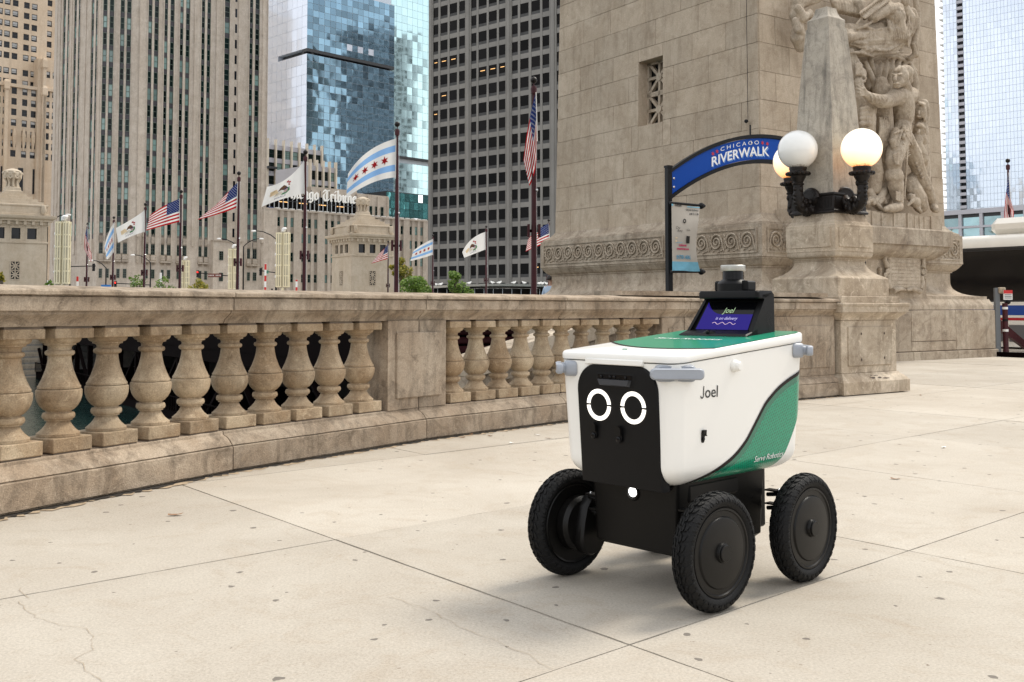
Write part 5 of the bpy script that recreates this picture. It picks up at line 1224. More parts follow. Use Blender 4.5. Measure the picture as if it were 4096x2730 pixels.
def planhit(P, X, px, py):             # distance along plan line P + u X seen at photo pixel column px
    r = ray(px, py); den = r.x*X.y-r.y*X.x
    k = (P.x*X.y-P.y*X.x)/den
    q = V((r.x*k, r.y*k, 0)); return (q-V((P.x, P.y, 0))).dot(X)
def zat(py, px, P): r = ray(px, py); k = P.y/r.y; return 1+r.z*k
class Face:
    def __init__(s, root, P, h, out):   # out: +1 means outward normal is to the right of heading
        s.root = root; s.P = V((P.x, P.y, 0)); s.X = hd(h); s.N = V((s.X.y, -s.X.x, 0))*out; s.h = h; s.out = out; s.rz = atan2(s.X.y, s.X.x)
        s.o = root.location
    def pt(s, u, z, d=0): return s.P+s.X*u+s.N*d+V((0, 0, z))-s.o
    def u(s, px, py=1100): return planhit(s.P, s.X, px, py)
    def z(s, py, px, py2=None): u = s.u(px, py); return zat(py, px, s.P+s.X*u)
    def box(s, mb, u0, z0, u1, z1, d0, d1, m=0): return mb.box(u0, d0, z0, u1, d1, z1, m, T=lambda p: s.pt(p.x, p.z, p.y))
    def part(s, name, u0, z0, u1, z1, d0, d1, mat_, parent=None):
        key = (name, round(u1-u0, 3), round(z1-z0, 3), round(d1-d0, 3), mat_.name, s.h, s.out)
        if key not in PCACHE:
            mb = MB(); mb.box(0, 0, 0, u1-u0, d1-d0, z1-z0, T=lambda p: s.X*p.x+s.N*p.y+V((0, 0, p.z))); PCACHE[key] = mb.mesh(name, mat_)
        return place(name, PCACHE[key], parent or s.root, s.pt(u0, z0, d0))
PCACHE = {}
def window(face, u0, z0, u1, z1, d, glassm, framem, style='sash', fw=.10, name='window'):
    w, h = round(u1-u0, 2), round(z1-z0, 2); key = ('w', w, h, glassm.name, framem.name, style, face.h, face.out)
    if key not in PCACHE:
        mb = MB(); T = lambda p: face.X*p.x+face.N*p.y+V((0, 0, p.z))
        mb.quad(*[T(V(q)) for q in ((0, 0, 0), (w, 0, 0), (w, 0, h), (0, 0, h))], m=0)
        for a in ((0, 0, fw, h), (w-fw, 0, w, h), (0, 0, w, fw), (0, h-fw, w, h)): mb.box(a[0], .002, a[1], a[2], .10, a[3], 1, T=T)
        if style in ('sash', 'blind'): mb.box(fw, .002, h*.5-fw*.4, w-fw, .08, h*.5+fw*.4, 1, T=T)
        if style == 'blind': mb.box(fw, .001, h*random.choice((.3, .5, .5, .7)), w-fw, .02, h-fw, 2, T=T)
        if style == 'cross': mb.box(w/2-fw*.3, .002, fw, w/2+fw*.3, .08, h-fw, 1, T=T); [mb.box(fw, .002, h*q-fw*.25, w-fw, .08, h*q+fw*.25, 1, T=T) for q in (.25, .5, .75)]
        PCACHE[key] = mb.mesh(name, [glassm, framem, M['dblind']], fix=False)
    return place(name, PCACHE[key], face.root, face.pt(u0, z0, d))

rc = random.Random(11)
# ---- neo-gothic tower
P1, P2, P3 = V((-85.85, 213.66, 0)), V((-78.9, 216.6, 0)), V((-57.1, 240.0, 0))
tw = thing('gothic_tower', 'tall neo-gothic limestone tower with dark spandrels and carved canopies behind the flagpoles', 'skyscraper', P1)
hA = math.degrees(atan2(P2.x-P1.x, P2.y-P1.y)); hB = math.degrees(atan2(P3.x-P2.x, P3.y-P2.y))
FA_ = Face(tw, P1, hA, 1); FB = Face(tw, P2, hB, 1); PL = P1+hd(-46)*22.3; FL_ = Face(tw, PL, 134, 1)   # left face runs from far to near
TT = 84.0; FLH = 3.6
Zs = zat(942, 600, P2+hd(hB)*4)        # sill of the lowest regular floor
inner = .24
core = MB(); 
cc = lambda P, d: P
n1, n2, n3 = FL_.N, FA_.N, FB.N
q0, q1, q2, q3 = PL-n1*inner, P1-(n1+n2).normalized()*inner*1.15, P2-(n2+n3).normalized()*inner*1.05, P3-n3*inner
back = V((.72, -.69, 0))
poly = [q0, q1, q2, q3, q3+hd(-46)*30, q0+hd(44)*4+hd(-46)*12]
core.loft([[V((p.x, p.y, 0))-tw.location for p in poly], [V((p.x, p.y, TT))-tw.location for p in poly]]); core.build('wall', M['trib'], tw)
def gothic(face, L, cols, groups, zlow, nfl, deep=.75, singles=()):
    """cols: window columns (u0,u1); solid piers between; groups: wide piers drawn prouder"""
    edges = [0]+[e for c in cols for e in c]+[L]
    for k in range(0, len(edges), 2):
        a, b_ = edges[k], edges[k+1]; w = b_-a
        pr = .0 if w > 1.0 else -.04
        if w < .05: continue
        face.part('pier', a, 0 if w > 1 else zlow-4.0, b_, TT, -inner-.1, pr, M['trib'])
        if w > 1.1:                     # slender shafts on each side of a broad pier
            for uu in (a+.0, b_-.22): face.part('pier_shaft', uu, zlow-6, uu+.18, TT, pr-.01, pr+.10, M['trib'])
        if w > 2.2: face.part('pier_shaft', a+w*.5-.35, zlow-2, a+w*.5+.35, TT, pr-.01, pr+.15, M['trib'])
    for (a, b_) in cols:
        for f in range(nfl):
            z0 = zlow+f*FLH
            if z0 > 74: break
            face.part('spandrel', a, z0-1.02, b_, z0-.02, -.24, -.10, M['spand'])
            bl = rc.random(); low = f < 6
            style, g_ = ('sash', M['gwin']) if bl > (.55 if low else .22) else ('sash', M['gblind'])
            window(face, a+.01, z0, b_-.01, z0+FLH-1.04, -.17, g_, M['gframe'], style, .11)
colsB = [(580, 596), (605, 622), (645, 659), (669, 685), (708, 722), (732, 748), (795, 809), (818, 832), (888, 909), (989, 1003), (1012, 1029)]
cB = [(FB.u(a, 880), FB.u(b_, 880)) for a, b_ in colsB]; LB = FB.u(1064, 880)
cA = [(FA_.u(a, 880), FA_.u(b_, 880)) for a, b_ in ((397, 414), (423, 441), (467, 484), (493, 511))]; LA = (P2-P1).length
gothic(FA_, LA, cA, None, Zs, 18); gothic(FB, LB, cB, None, Zs, 18)
LLl = 22.3; cL = [(u, u+1.1) for u in (3.2, 5.3, 8.9, 11.0, 17.6, 19.6)]
gothic(FL_, LLl, cL, None, Zs, 16)
# slit windows on the buttress
for f in range(18):
    z0 = Zs+.5+f*3.6; u = FB.u(930, 880); FB.part('slit_window', u, z0, u+.55, z0+2.0, -.02, .004, M['dwin'])
for f in (7,): u = FB.u(536, 430); 
# canopy, tall arched windows, balcony relief, plain low windows
def lowstage(face, a, b_, nm='bay'):
    zc0, zc1 = Zs-1.7, Zs-.3
    for q in range(5):                  # gothic canopy pendants
        u = lerp(a, b_, (q+.5)/5); w = (b_-a)/5*.42
        mb = MB(); c = face.pt(u, 0, 0)
        ring = lambda r, z: [face.pt(u+dx*r, z, .1+dy*r) for dx, dy in ((-1, -1), (1, -1), (1, 1), (-1, 1))]
        mb.loft([ring(.02, zc0-.3), ring(w*.9, zc0+.1), ring(w, zc0+.3), ring(w*.8, zc0+.45), ring(w*.9, zc1-.25), ring(w*.35, zc1), ring(.03, zc1+.6 if q % 2 == 0 else zc1+.2)]); mb.build('canopy_pendant', M['tribp'], tw)
    face.part('canopy_band', a-.05, zc0+.2, b_+.05, zc1-.2, -.3, .06, M['spand'])
    window(face, a+.05, Zs-4.2, b_-.05, zc0+.2, -.17, M['dwin'], M['gframe'], 'cross', .09, 'arched_window')
    face.part('balcony_panel', a-.15, Zs-5.5, b_+.15, Zs-4.2, -.3, .28, M['tribd'])
    for q in range(3): 
        mb = MB(); u = lerp(a, b_, (q+.5)/3); c = face.pt(u, Zs-4.85, .3); mb.tube([c+face.X*(.24*cos(t_))+V((0, 0, .42*sin(t_))) for t_ in [k*pi/6 for k in range(13)]], .07, n=5); mb.tube([c+V((0, 0, -.5)), c+V((0, 0, .5))], .06, n=5); mb.build('tracery', M['trib'], tw)
    face.part('balcony_cornice', a-.3, Zs-5.8, b_+.3, Zs-5.5, -.1, .55, M['tribp'])
    for q in range(3): face.part('corbel', lerp(a, b_, (q+.1)/3), Zs-6.25, lerp(a, b_, (q+.5)/3), Zs-5.8, -.1, .4, M['tribd'])
    window(face, a+.1, Zs-9.2, b_-.1, Zs-7.3, .01, M['dwin'], M['gframe'], 'cross', .09, 'low_window')
for c in cB[:8]+cB[9:]: lowstage(FB, c[0], c[1])
for c in cA: lowstage(FA_, c[0], c[1])
for px in (867, 1010): pass
u0, u1 = FB.u(845, 950), FB.u(960, 950); FB.part('porch_block', u0, 0, u1, Zs-.6, -.5, .9, M['trib'])
for (zz0, zz1) in ((Zs-4.8, Zs-2.8), (Zs-9.5, Zs-7.6)): window(FB, FB.u(868, 1000), zz0, FB.u(884, 1000), zz1, .91, M['dwin'], M['gframe'], 'cross', .09, 'low_window')
FB.part('coping_ledge', u0-.2, Zs-.6, u1+.2, Zs-.35, -.5, 1.15, M['tribp'])
for face, L in ((FB, LB), (FA_, LA)): face.part('lower_wall', 0, 0, L, Zs-5.6, -.3, -.001, M['trib'])
for u in (0.3, 1.6, LB-1.2):             # pinnacles of buttresses near the canopies
    mb = MB(); ring = lambda r, z: [FB.pt(u+dx*r, z, .2+dy*r) for dx, dy in ((-1, -1), (1, -1), (1, 1), (-1, 1))]
    mb.loft([ring(.3, Zs-6), ring(.25, Zs-.6), ring(.36, Zs-.5), ring(.05, Zs+1.2)]); mb.build('pinnacle', M['tribp'], tw)

# ---- low wing with the rooftop newspaper sign
an = thing('office_wing', 'tan limestone low wing with fluted piers and a white blackletter rooftop sign', 'building', P3+V((0, 0, 0)))
hW = 44; PW = P3-hd(hW)*.5+FB.N*.3; FW = Face(an, PW, hW, 1)
ztop_ = zat(866, 1500, PW+hd(hW)*FW.u(1500, 870)); LW = FW.u(1760, 900)
mb = MB(); FW.box(mb, -1, 0, LW, ztop_-1.2, -14, -.55); mb.build('wall', M['trib'], an)
cw_ = [(1107, 1120), (1134, 1148), (1161, 1174), (1204, 1217), (1231, 1244), (1256, 1269), (1298, 1311), (1323, 1336), (1348, 1360), (1385, 1397), (1410, 1422), (1436, 1448), (1475, 1487), (1500, 1512), (1526, 1537), (1558, 1569), (1580, 1591), (1602, 1613), (1637, 1648), (1659, 1670), (1681, 1692)]
cu_ = [(FW.u(a, 1000), FW.u(b_, 1000)) for a, b_ in cw_]; ed = [-.6]+[e for c in cu_ for e in c]+[LW]
uref = FW.u(1304, 900); Pr = PW+hd(hW)*uref
rows = [(zat(918, 1304, Pr), zat(882, 1304, Pr)), (zat(978, 1304, Pr), zat(943, 1304, Pr)), (zat(1052, 1304, Pr), zat(1017, 1304, Pr)), (zat(1133, 1304, Pr), zat(1101, 1304, Pr))]
for k in range(0, len(ed), 2):
    if ed[k+1]-ed[k] > .05: FW.part('pier', ed[k], 0, ed[k+1], ztop_, -.6, 0 if ed[k+1]-ed[k] < 1.9 else .15, M['trib'])
for (a, b_) in cu_:
    zs = [0]+[e for r in rows[::-1] for e in r]+[ztop_-.4]
    for k in range(0, len(zs), 2): FW.part('spandrel', a, zs[k], b_, zs[k+1], -.6, -.14, M['tribp'])
    for (z0, z1) in rows: window(FW, a, z0, b_, z1, -.22, M['gwin'] if rc.random() > .45 else M['gblind'], M['gframe'], 'sash', .11)
FW.part('parapet', -.8, ztop_-.4, LW, ztop_, -.8, .2, M['trib'])
# setback block and glazed roof pavilion
SBk = 7.0
ua, ub = FW.u(1078, 830)+.5, FW.u(1440, 830)+4
mb = MB(); FW.box(mb, ua, ztop_-1, ub, ztop_+4.4, -12, -SBk); mb.build('pavilion_glass', M['bgl'], an)
for k in range(24): u = lerp(ua, ub, k/23); FW.part('pavilion_mullion', u, ztop_-1, u+.18, ztop_+4.4, -SBk, -SBk+.12, M['mull'])
for k in range(5): u = lerp(ua+1, ub-6, k/4); FW.part('warm_light', u, ztop_+2.4, u+2.4, ztop_+2.6, -SBk, -SBk+.03, M['warml'])
for k in range(26): u = lerp(ua, LW-3, k/25); FW.part('roof_cushion', u, ztop_, u+1.2, ztop_+.35, -1.6, -1.0, M['white'] if k % 2 else plain('blue_cover', (.03, .06, .2), .6) if k == 0 else M['white'])
PB = PW+hd(hW)*ub-FW.N*(SBk-.5)
mb = MB(); zpb = zat(785, 1552, PB+hd(hW)*9)
u1 = planhit(PB, hd(hW), 1553, 850)
mb.prism([(0, 0), (u1, 0), (u1, -14), (-0.0, -14)], lambda u, v, d: PB+hd(hW)*u+FW.N*v+V((0, 0, d))-an.location, ztop_-1, zpb); mb.build('penthouse', M['trib'], an)
FP = Face(an, PB, hW, 1)
for a, b_ in ((1476, 1488), (1500, 1511), (1522, 1533)): window(FP, FP.u(a, 830), ztop_+.6, FP.u(b_, 830), zpb-3.0, .03, M['gwin'], M['gframe'], 'sash', .1)
for k in range(4): u = lerp(0, u1-.5, k/3); FP.part('pier', u, ztop_-1, u+.5, zpb-.3, 0, .3, M['trib'])
mb = MB(); FW.box(mb, FW.u(1285, 800)+2, ztop_+4.2, ub+.5, ztop_+7.0, -13, -SBk-.2); mb.build('penthouse', M['trib'], an)
# blackletter sign drawn with a broad nib
sg = thing('rooftop_sign', 'white blackletter newspaper name letters on the roof edge of the low wing', 'sign', PW+hd(hW)*12+V((0, 0, ztop_)))
GL = {  # strokes in unit cells: x 0..w, y 0..1 (x-height .68)
 'C': (.72, [[(.62, .92), (.45, 1.0), (.15, .9), (.06, .6), (.06, .3), (.2, .05), (.5, .0), (.68, .14)], [(.36, .93), (.34, .12)], [(.6, .98), (.72, .82)]]),
 'h': (.55, [[(.08, 1.05), (.12, .98), (.12, .05), (.2, -.02)], [(.12, .55), (.34, .68), (.46, .58), (.46, .1), (.38, -.1)]]),
 'i': (.28, [[(.04, .6), (.12, .66), (.12, .08), (.22, .0)], [(.1, .9), (.17, .98)]]),
 'c': (.44, [[(.4, .58), (.28, .68), (.1, .58), (.1, .12), (.24, .0), (.4, .1)]]),
 'a': (.52, [[(.08, .6), (.26, .68), (.38, .6), (.38, .08), (.48, .0)], [(.38, .42), (.12, .34), (.1, .08), (.22, .0), (.38, .12)]]),
 'g': (.54, [[(.42, .62), (.24, .68), (.1, .58), (.1, .14), (.24, .02), (.4, .14)], [(.42, .68), (.42, -.12), (.26, -.28), (.06, -.16)]]),
 'o': (.52, [[(.25, .68), (.09, .56), (.09, .12), (.25, .0), (.42, .12), (.42, .56), (.25, .68)]]),
 'T': (.78, [[(.06, .82), (.2, 1.02), (.5, .92), (.74, 1.02)], [(.44, .92), (.3, .75), (.08, .55), (.08, .22), (.28, .0), (.56, .02), (.7, .2)], [(.46, .9), (.46, .1)]]),
 'r': (.42, [[(.04, .6), (.12, .66), (.12, .05), (.2, .0)], [(.12, .52), (.28, .68), (.4, .58)]]),
 'b': (.54, [[(.06, 1.05), (.12, .98), (.12, .1), (.26, .0), (.42, .12), (.42, .54), (.28, .68), (.12, .54)]]),
 'u': (.56, [[(.04, .62), (.12, .66), (.12, .1), (.24, .0), (.38, .12)], [(.38, .66), (.38, .08), (.5, .0)]]),
 'n': (.56, [[(.04, .6), (.12, .66), (.12, .03)], [(.12, .54), (.3, .68), (.42, .58), (.42, .08), (.5, .0)]]),
 'e': (.46, [[(.1, .34), (.38, .44), (.36, .6), (.24, .68), (.1, .56), (.1, .12), (.24, .0), (.4, .1)]])}
uS, uE = FW.u(1160, 790), FW.u(1420, 800); SFc = Face(sg, PW+hd(hW)*0-FW.N*1.2, hW, 1)
txt = 'Chicago Tribune'; wid = sum(GL[c][0]+.05 if c != ' ' else .42 for c in txt)
uS = SFc.u(1132, 780); uE = SFc.u(1425, 800); H_ = (uE-uS)/wid; zS = zat(801, 1300, PW+hd(hW)*uref)-.1
x = 0
for c in txt:
    if c == ' ': x += .42; continue
    w, st = GL[c]; mb = MB(); nib = (cos(R(38))*.085, sin(R(38))*.085)
    for s_ in st:
        for p, q in zip(s_[:-1], s_[1:]):
            d0 = .10; P4 = [(p[0]-nib[0], p[1]-nib[1]), (p[0]+nib[0], p[1]+nib[1]), (q[0]+nib[0], q[1]+nib[1]), (q[0]-nib[0], q[1]-nib[1])]
            mb.prism([(uS+(x+a)*H_, zS+b_*H_) for a, b_ in P4], lambda u, v, d: SFc.pt(u, v, d), 0, .35)
    o = mb.build('letter', emis('sign_white', (.85, .85, .82), .12) if 'sgw' not in M else M['sgw'], sg); M['sgw'] = o.data.materials[0]; x += w+.05
mb = MB(); SFc.box(mb, uS, zS-.9, uE, zS-.75, -.3, -.15); [SFc.box(mb, lerp(uS, uE, k/8), ztop_-.2, lerp(uS, uE, k/8)+.12, zS+.9*H_, -.3, -.18) for k in range(9)]; mb.build('sign_frame', M['dframe'], sg)

# ---- grey apartments stepping up behind the wing
def apart(name, label, pxs, tops, dist, cols_):
    P = at(pxs[0], 900, dist); P = V((P.x, P.y, 0)); r_ = thing(name, label, 'building', P); F = Face(r_, P, 44, 1)
    zt = zat(tops, pxs[0], P); L = F.u(pxs[1], 800)
    mb = MB(); F.box(mb, 0, 0, L, zt, -16, -.4); mb.build('wall', M['lilac'], r_)
    n = cols_
    for k in range(n+1): u = lerp(0, L, k/n); F.part('fin', u-.22, 0, u+.22, zt+1.4, -.4, .5, M['cream'])
    f = 0; z = zt-1.4
    while z > 30:
        F.part('slab_edge', 0, z, L, z+1.3, -.4, -.1, M['lilac'])
        for k in range(n):
            if (k+f) % 5 == 4 and k < 1: continue
            window(F, lerp(0, L, k/n)+.22, z-2.4, lerp(0, L, (k+1)/n)-.22, z, -.35, M['gwin'] if rc.random() > .5 else M['gblind'], M['dframe'], 'cross' if rc.random() > .5 else 'sash', .08)
        z -= 3.7; f += 1
    for k in range(3): F.part('balcony', -.6, zt-7-k*7.4, 2.4, zt-6.4-k*7.4, -.4, 1.4, M['dframe'])
    return r_
apart('apartment_block', 'grey apartment block with cream fins just right of the gothic tower', (1066, 1285), 575, 285, 7)
apart('apartment_block', 'lower grey apartment block with cream fins above the blackletter sign', (1238, 1341), 660, 268, 4)

# ---- mirror glass tower with a dark slot, and aqua tower beside it
def curtain(face, L, z0, z1, pw, ph, mats_, name='glass_pane', nmax=290, skip=None, gap=.10, bright=(), order=None, d=0.0, mul=True, tilt=.010):
    tq = random.Random(int(L*7))
    cells = []; nu = max(1, round(L/pw)); nv = max(1, round((z1-z0)/ph)); w, h = L/nu, (z1-z0)/nv
    for j in range(nv):
        for i in range(nu):
            if skip and skip(i, j, nu, nv): continue
            cells.append((j, i))
    cells.sort(key=lambda c: -c[0]) if order is None else cells.sort(key=order)
    key = (face.h, round(w, 3), round(h, 3), mats_[0].name)
    mes = []
    for mm in mats_:
        mb = MB(); mb.box(gap/2, -.06, gap/2, w-gap/2, 0, h-gap/2, T=lambda p: face.X*p.x+face.N*p.y+V((0, 0, p.z))); mes.append(mb.mesh(name, mm))
    rest = [MB() for _ in mats_]
    for n_, (j, i) in enumerate(cells):
        mi = 0 if len(mats_) == 1 else (1 if (i, j) in bright else 0)
        if n_ < nmax: place(name, mes[mi], face.root, face.pt(i*w, z0+j*h, d), (tq.uniform(-tilt, tilt), tq.uniform(-tilt, tilt), tq.uniform(-tilt, tilt)))
        else: ta, tb = tq.uniform(-tilt, tilt), tq.uniform(-tilt, tilt); rest[mi].box(i*w+gap/2, d-.06, z0+j*h+gap/2, (i+1)*w-gap/2, d, z0+(j+1)*h-gap/2, T=lambda p: face.pt(p.x, p.z, p.y+ta*(p.x-i*w)+tb*(p.z-z0-j*h)))
    for mi, mb in enumerate(rest):
        if mb.v: o = mb.build(name, mats_[mi], face.root); o['kind'] = 'stuff'
    return w, h
DG = 300; PG = at(1221, 900, DG); PG = V((PG.x, PG.y, 0))
gt = thing('glass_tower', 'blue mirror glass tower with a dark horizontal slot and wobbly reflections', 'skyscraper', PG)
FG = Face(gt, PG, 44, 1); LG = FG.u(1576, 500); FGl = Face(gt, PG+hd(-46)*60, 134, 1)
Pe = PG+hd(44)*LG; ZG = zat(24, 1577, Pe)
zs1, zs0 = zat(193, 1221, PG), zat(214, 1221, PG)
mb = MB()
def gpoly(o): a = PG+(FG.N+FGl.N)*-o; b_ = Pe-FG.N*o-hd(44)*o*0; return [a, b_, b_+hd(-46)*26, PG+hd(-46)*60-FGl.N*o]
for z0, z1, o in ((0, zs0, .1), (zs0, zs1, 2.6), (zs1, ZG, .1)):
    pl = gpoly(o); mb.loft([[V((p.x, p.y, z0))-gt.location for p in pl], [V((p.x, p.y, z1))-gt.location for p in pl]])
mb.build('tower_core', M['mull'], gt)
mb = MB(); FG.box(mb, .3, zs0-.1, LG-.3, zs1+.1, -2.7, -1.8); FGl.box(mb, FGl.u(1112, 220), zs0-.1, 59.7, zs1+.1, -2.7, -1.8); mb.build('dark_slot', M['dframe'], gt)
FG.part('slot_soffit', 0, zs1-.9, LG, zs1, -2.0, .0, M['dframe'])
M['winglow'] = emis('pane_sun_glow', (.95, .97, 1), .95)  # emission stands in for sunlight on the panes
curtain(FG, LG, zs1, ZG, 2.0, 2.05, [M['curtA'], M['curtB']], bright={(7, 1), (9, 1), (11, 1)}, nmax=200)
curtain(FG, LG, 36, zs0, 2.0, 2.05, [M['curtA']], nmax=95)
curtain(FGl, 60, zs1, ZG, 2.6, 3.1, [M['curtB']], nmax=0, gap=.07); curtain(FGl, 60, 36, zs0, 2.6, 3.1, [M['curtB']], nmax=0, gap=.07); FGl.part('slot_infill', 0, zs0, FGl.u(1112, 220), zs1, -2.0, -.03, M['curtB'])
FG.part('roof_rail', 0, ZG, LG, ZG+.2, -.3, -.2, M['mull'])
PQ = at(1560, 900, 330); PQ = V((PQ.x, PQ.y, 0)); at_ = thing('glass_tower', 'pale aqua glass tower with a thin dark ledge between blue tower and grey office slab', 'skyscraper', PQ)
FQ = Face(at_, PQ, 44, 1); LQ = FQ.u(1790, 600); zq = zat(632, 1640, PQ+hd(44)*8)
mb = MB(); FQ.box(mb, 0, 0, LQ, 130, -24, -.1); mb.build('tower_core', M['mull'], at_)
curtain(FQ, LQ, zq, 130, 2.2, 2.6, [M['curtC']], nmax=150, gap=.08); curtain(FQ, LQ, 20, zq-2.0, 2.2, 2.6, [M['curtC']], nmax=140, gap=.08)
FQ.part('ledge', -.5, zq-.7, LQ, zq, -.5, 1.2, M['dframe']); FQ.part('ledge_band', 0, zq-2.0, LQ, zq-.7, -.1, .05, M['mull'])
# lower teal glass building with two panes given a sun glow
PT = at(1545, 900, 300); PT = V((PT.x, PT.y, 0)); tl = thing('glass_building', 'teal glass building behind the low wing roof with two bright panes', 'building', PT)
FT = Face(tl, PT, 44, 1); LT = FT.u(1760, 900); zt_ = zat(775, 1650, PT+hd(44)*10)
mb = MB(); FT.box(mb, 0, 0, LT, zt_, -12, -.1); mb.build('wall', M['dframe'], tl)
M['teal'] = glass('teal_glass', (.10, .36, .36), .04, .12, .4, metal=.7, var=.45); M['tealp'] = glass('grey_teal_glass', (.28, .44, .47), .05, .12, .5, metal=.6, var=.4)
curtain(FT, LT, zt_-24, zt_-.2, 1.8, 2.3, [M['teal'], M['winglow']], bright={(7, 9), (6, 6)}, nmax=160)

# ---- grey office slab with tall aluminium piers
P4 = at(1711, 1100, 214); P4 = V((P4.x, P4.y, 0)); of = thing('office_slab', 'dark glass office slab with grey aluminium piers and spandrels behind the flags', 'skyscraper', P4)
P5 = V((9.8*1.0, 191.0, 0)); h4 = math.degrees(atan2(P5.x-P4.x, P5.y-P4.y)); F4 = Face(of, P4, h4, 1)
L4 = (P5-P4).length+14; zr0 = zat(1098, 2083, P4+hd(h4)*F4.u(2083, 1098))
mb = MB(); F4.box(mb, 0, zr0-4, L4, 78, -30, -.30); mb.build('wall', M['dframe'], of)
zx = lambda x: 1700+x/3.92
bays = [[120, 200, 230, 345, 375, 495, 525, 625], [715, 800, 830, 960, 990, 1120, 1150, 1260], [1355, 1450, 1485, 1620, 1660, 1800, 1835, 1950], [2060, 2165]]
BU = [[F4.u(zx(x), 400) for x in b_] for b_ in bays]
BU[3] += [BU[3][1]+.3, BU[3][1]+2.1, BU[3][1]+2.4, BU[3][1]+4.2]
prev = 0.0
for b_ in BU:
    a, e = prev, b_[0]
    F4.part('wide_pier', a, zr0-4, e, 78, -.8, .0, M['alu']); mb = MB(); mb.lathe([((e-a)*.30, zr0-4), ((e-a)*.30, 78)], n=12, c=(0, 0, 0), T=lambda p: F4.pt((a+e)/2+p.x, p.z, p.y*.8)); mb.build('rounded_pier', M['alu'], of, smooth=40)
    for k in range(1, len(b_)-1, 2):
        F4.part('mullion', b_[k], zr0-4, b_[k+1], 78, -.8, -.10, M['alu'])
    for f in range(-0, 20):
        z0 = zr0+f*3.6
        if z0 > 74: break
        F4.part('spandrel', b_[0], z0-1.55, b_[-1], z0-.58, -.8, -.16, M['alu'])
        for k in range(0, len(b_), 2):
            if f < 19: F4.part('window', b_[k], z0+.04, b_[k+1], z0+2.05, -.27, -.23, M['bgl'])
            F4.part('sill_panel', b_[k], z0-.58, b_[k+1], z0+.02, -.8, -.20, M['aluB'])
    prev = b_[-1]
for (bi, k, f, n_) in ((0, 0, 12, 1), (0, 2, 12, 1), (0, 4, 12, 1), (0, 2, 16, 1), (1, 2, 11, 1), (1, 4, 11, 1), (1, 6, 11, 1), (0, 0, 9, 1), (0, 2, 10, 1), (2, 4, 0, 1)):
    b_ = BU[bi]; z0 = zr0+f*3.6; mb = MB(); F4.box(mb, lerp(b_[k], b_[k+1], .2), z0+1.2, lerp(b_[k], b_[k+1], .75), z0+1.32, -.225, -.21); mb.build('ceiling_light', M['warml'], of)

# ---- beige stepped hotel at the far left
PH = at(-60, 900, 322); PH = V((PH.x, PH.y, 0)); ho = thing('hotel_tower', 'beige stepped limestone hotel tower at the far left behind the bridgehouse', 'skyscraper', PH)
FH = Face(ho, PH, 44, 1)
def hotelbox(d, px0, px1, ztp, zbt, colpx, rowz, ww=1.75, hh=2.0, dep=12):
    u0, u1 = [planhit(FH.P+FH.N*d, FH.X, p, 600) for p in (px0, px1)]
    mb = MB(); FH.box(mb, u0, zbt, u1, ztp, d-dep, d-.25); mb.build('wall', M['beige'], ho)
    us = []
    for p in colpx: u = planhit(FH.P+FH.N*d, FH.X, p, 600); us.append((u-ww/2, u+ww/2))
    ed = [u0]+[e for c in us for e in c]+[u1]
    for k in range(0, len(ed), 2):
        if ed[k+1] > ed[k]+.02: FH.part('pier', ed[k], zbt, ed[k+1], ztp, d-.3, d, M['beige'])
    for (a, b_) in us:
        zz = zbt
        for z0 in rowz+[None]:
            top = ztp if z0 is None else z0
            if top > zz+.02: FH.part('spandrel', a, zz, b_, top, d-.3, d-.0005, M['beige'])
            if z0 is None: break
            window(FH, a, z0, b_, z0+hh, d-.22, M['dwin'], M['dframe'], 'blind' if rc.random() > .3 else 'sash', .14); zz = z0+hh
    return u0, u1
pxr = lambda x: x/2.24
zh_ = lambda yz, px: zat(yz/2.24, px, FH.P+FH.X*FH.u(px, 600))
r1 = [zh_(y, 18) for y in (140, 237, 333, 429, 522, 660, 757)]; r1 = sorted(r1)+[max(r1)+3.45*k for k in range(1, 9)]
hotelbox(0, -60, 178, 115, 60, [pxr(x) for x in (-30, 38, 110, 212, 283)], sorted([z for z in r1 if z > 61]))
hotelbox(-4, 170, 210, 115, 55, [pxr(417)], sorted([z for z in r1 if z > 56]))
zt2 = zh_(775, 60)
r2 = sorted([zh_(y, 50) for y in (857, 952, 1046, 1140, 1235, 1330, 1415)])
hotelbox(2.5, -60, 142, zt2, 10, [pxr(x) for x in (-30, 40, 116, 212, 291)], r2, 1.6, 2.1)
zt3 = zh_(560, 180)
r3 = sorted([zh_(y, 170) for y in (717, 888, 983, 1077, 1171, 1265, 1358, 1450)])
hotelbox(3.6, 146, 240, zt3, 10, [pxr(410), pxr(482)], r3, 1.75, 2.1)
for (p, zt_h, d) in ((6, zt2+1.2, 3.0), (152, zt2+.6, 4.2), (150, zt3+.2, 4.2)):
    u = FH.u(p, 600); mb = MB(); mb.loft([[FH.pt(u+dx*r, z, d+dy*r) for dx, dy in ((-1, -1), (1, -1), (1, 1), (-1, 1))] for r, z in ((.5, 20), (.5, zt_h-3.5), (.85, zt_h-3), (.8, zt_h-.8), (.5, zt_h))]); mb.build('buttress', M['beige'], ho)
FH.part('cornice', FH.u(-60, 600), zt2-.9, FH.u(142, 600), zt2+.1, 2.3, 3.2, M['beige']); FH.part('cornice', FH.u(146, 600), zt2-.9, FH.u(230, 600), zt2+.1, 3.4, 4.3, M['beige'])
for k in range(4):
    u = FH.u(pxr(12+84*k), 600); mb = MB(); zc = zh_(1190, 50)
    mb.loft([[FH.pt(u+dx*r, z, 2.6+dy*r) for dx, dy in ((-1, -1), (1, -1), (1, 1), (-1, 1))] for r, z in ((.15, zc-6.0), (.45, zc-3), (.55, zc-1.2), (.4, zc+.2), (.1, zc+1.2))]); mb.build('pilaster_figure', M['beige'], ho)
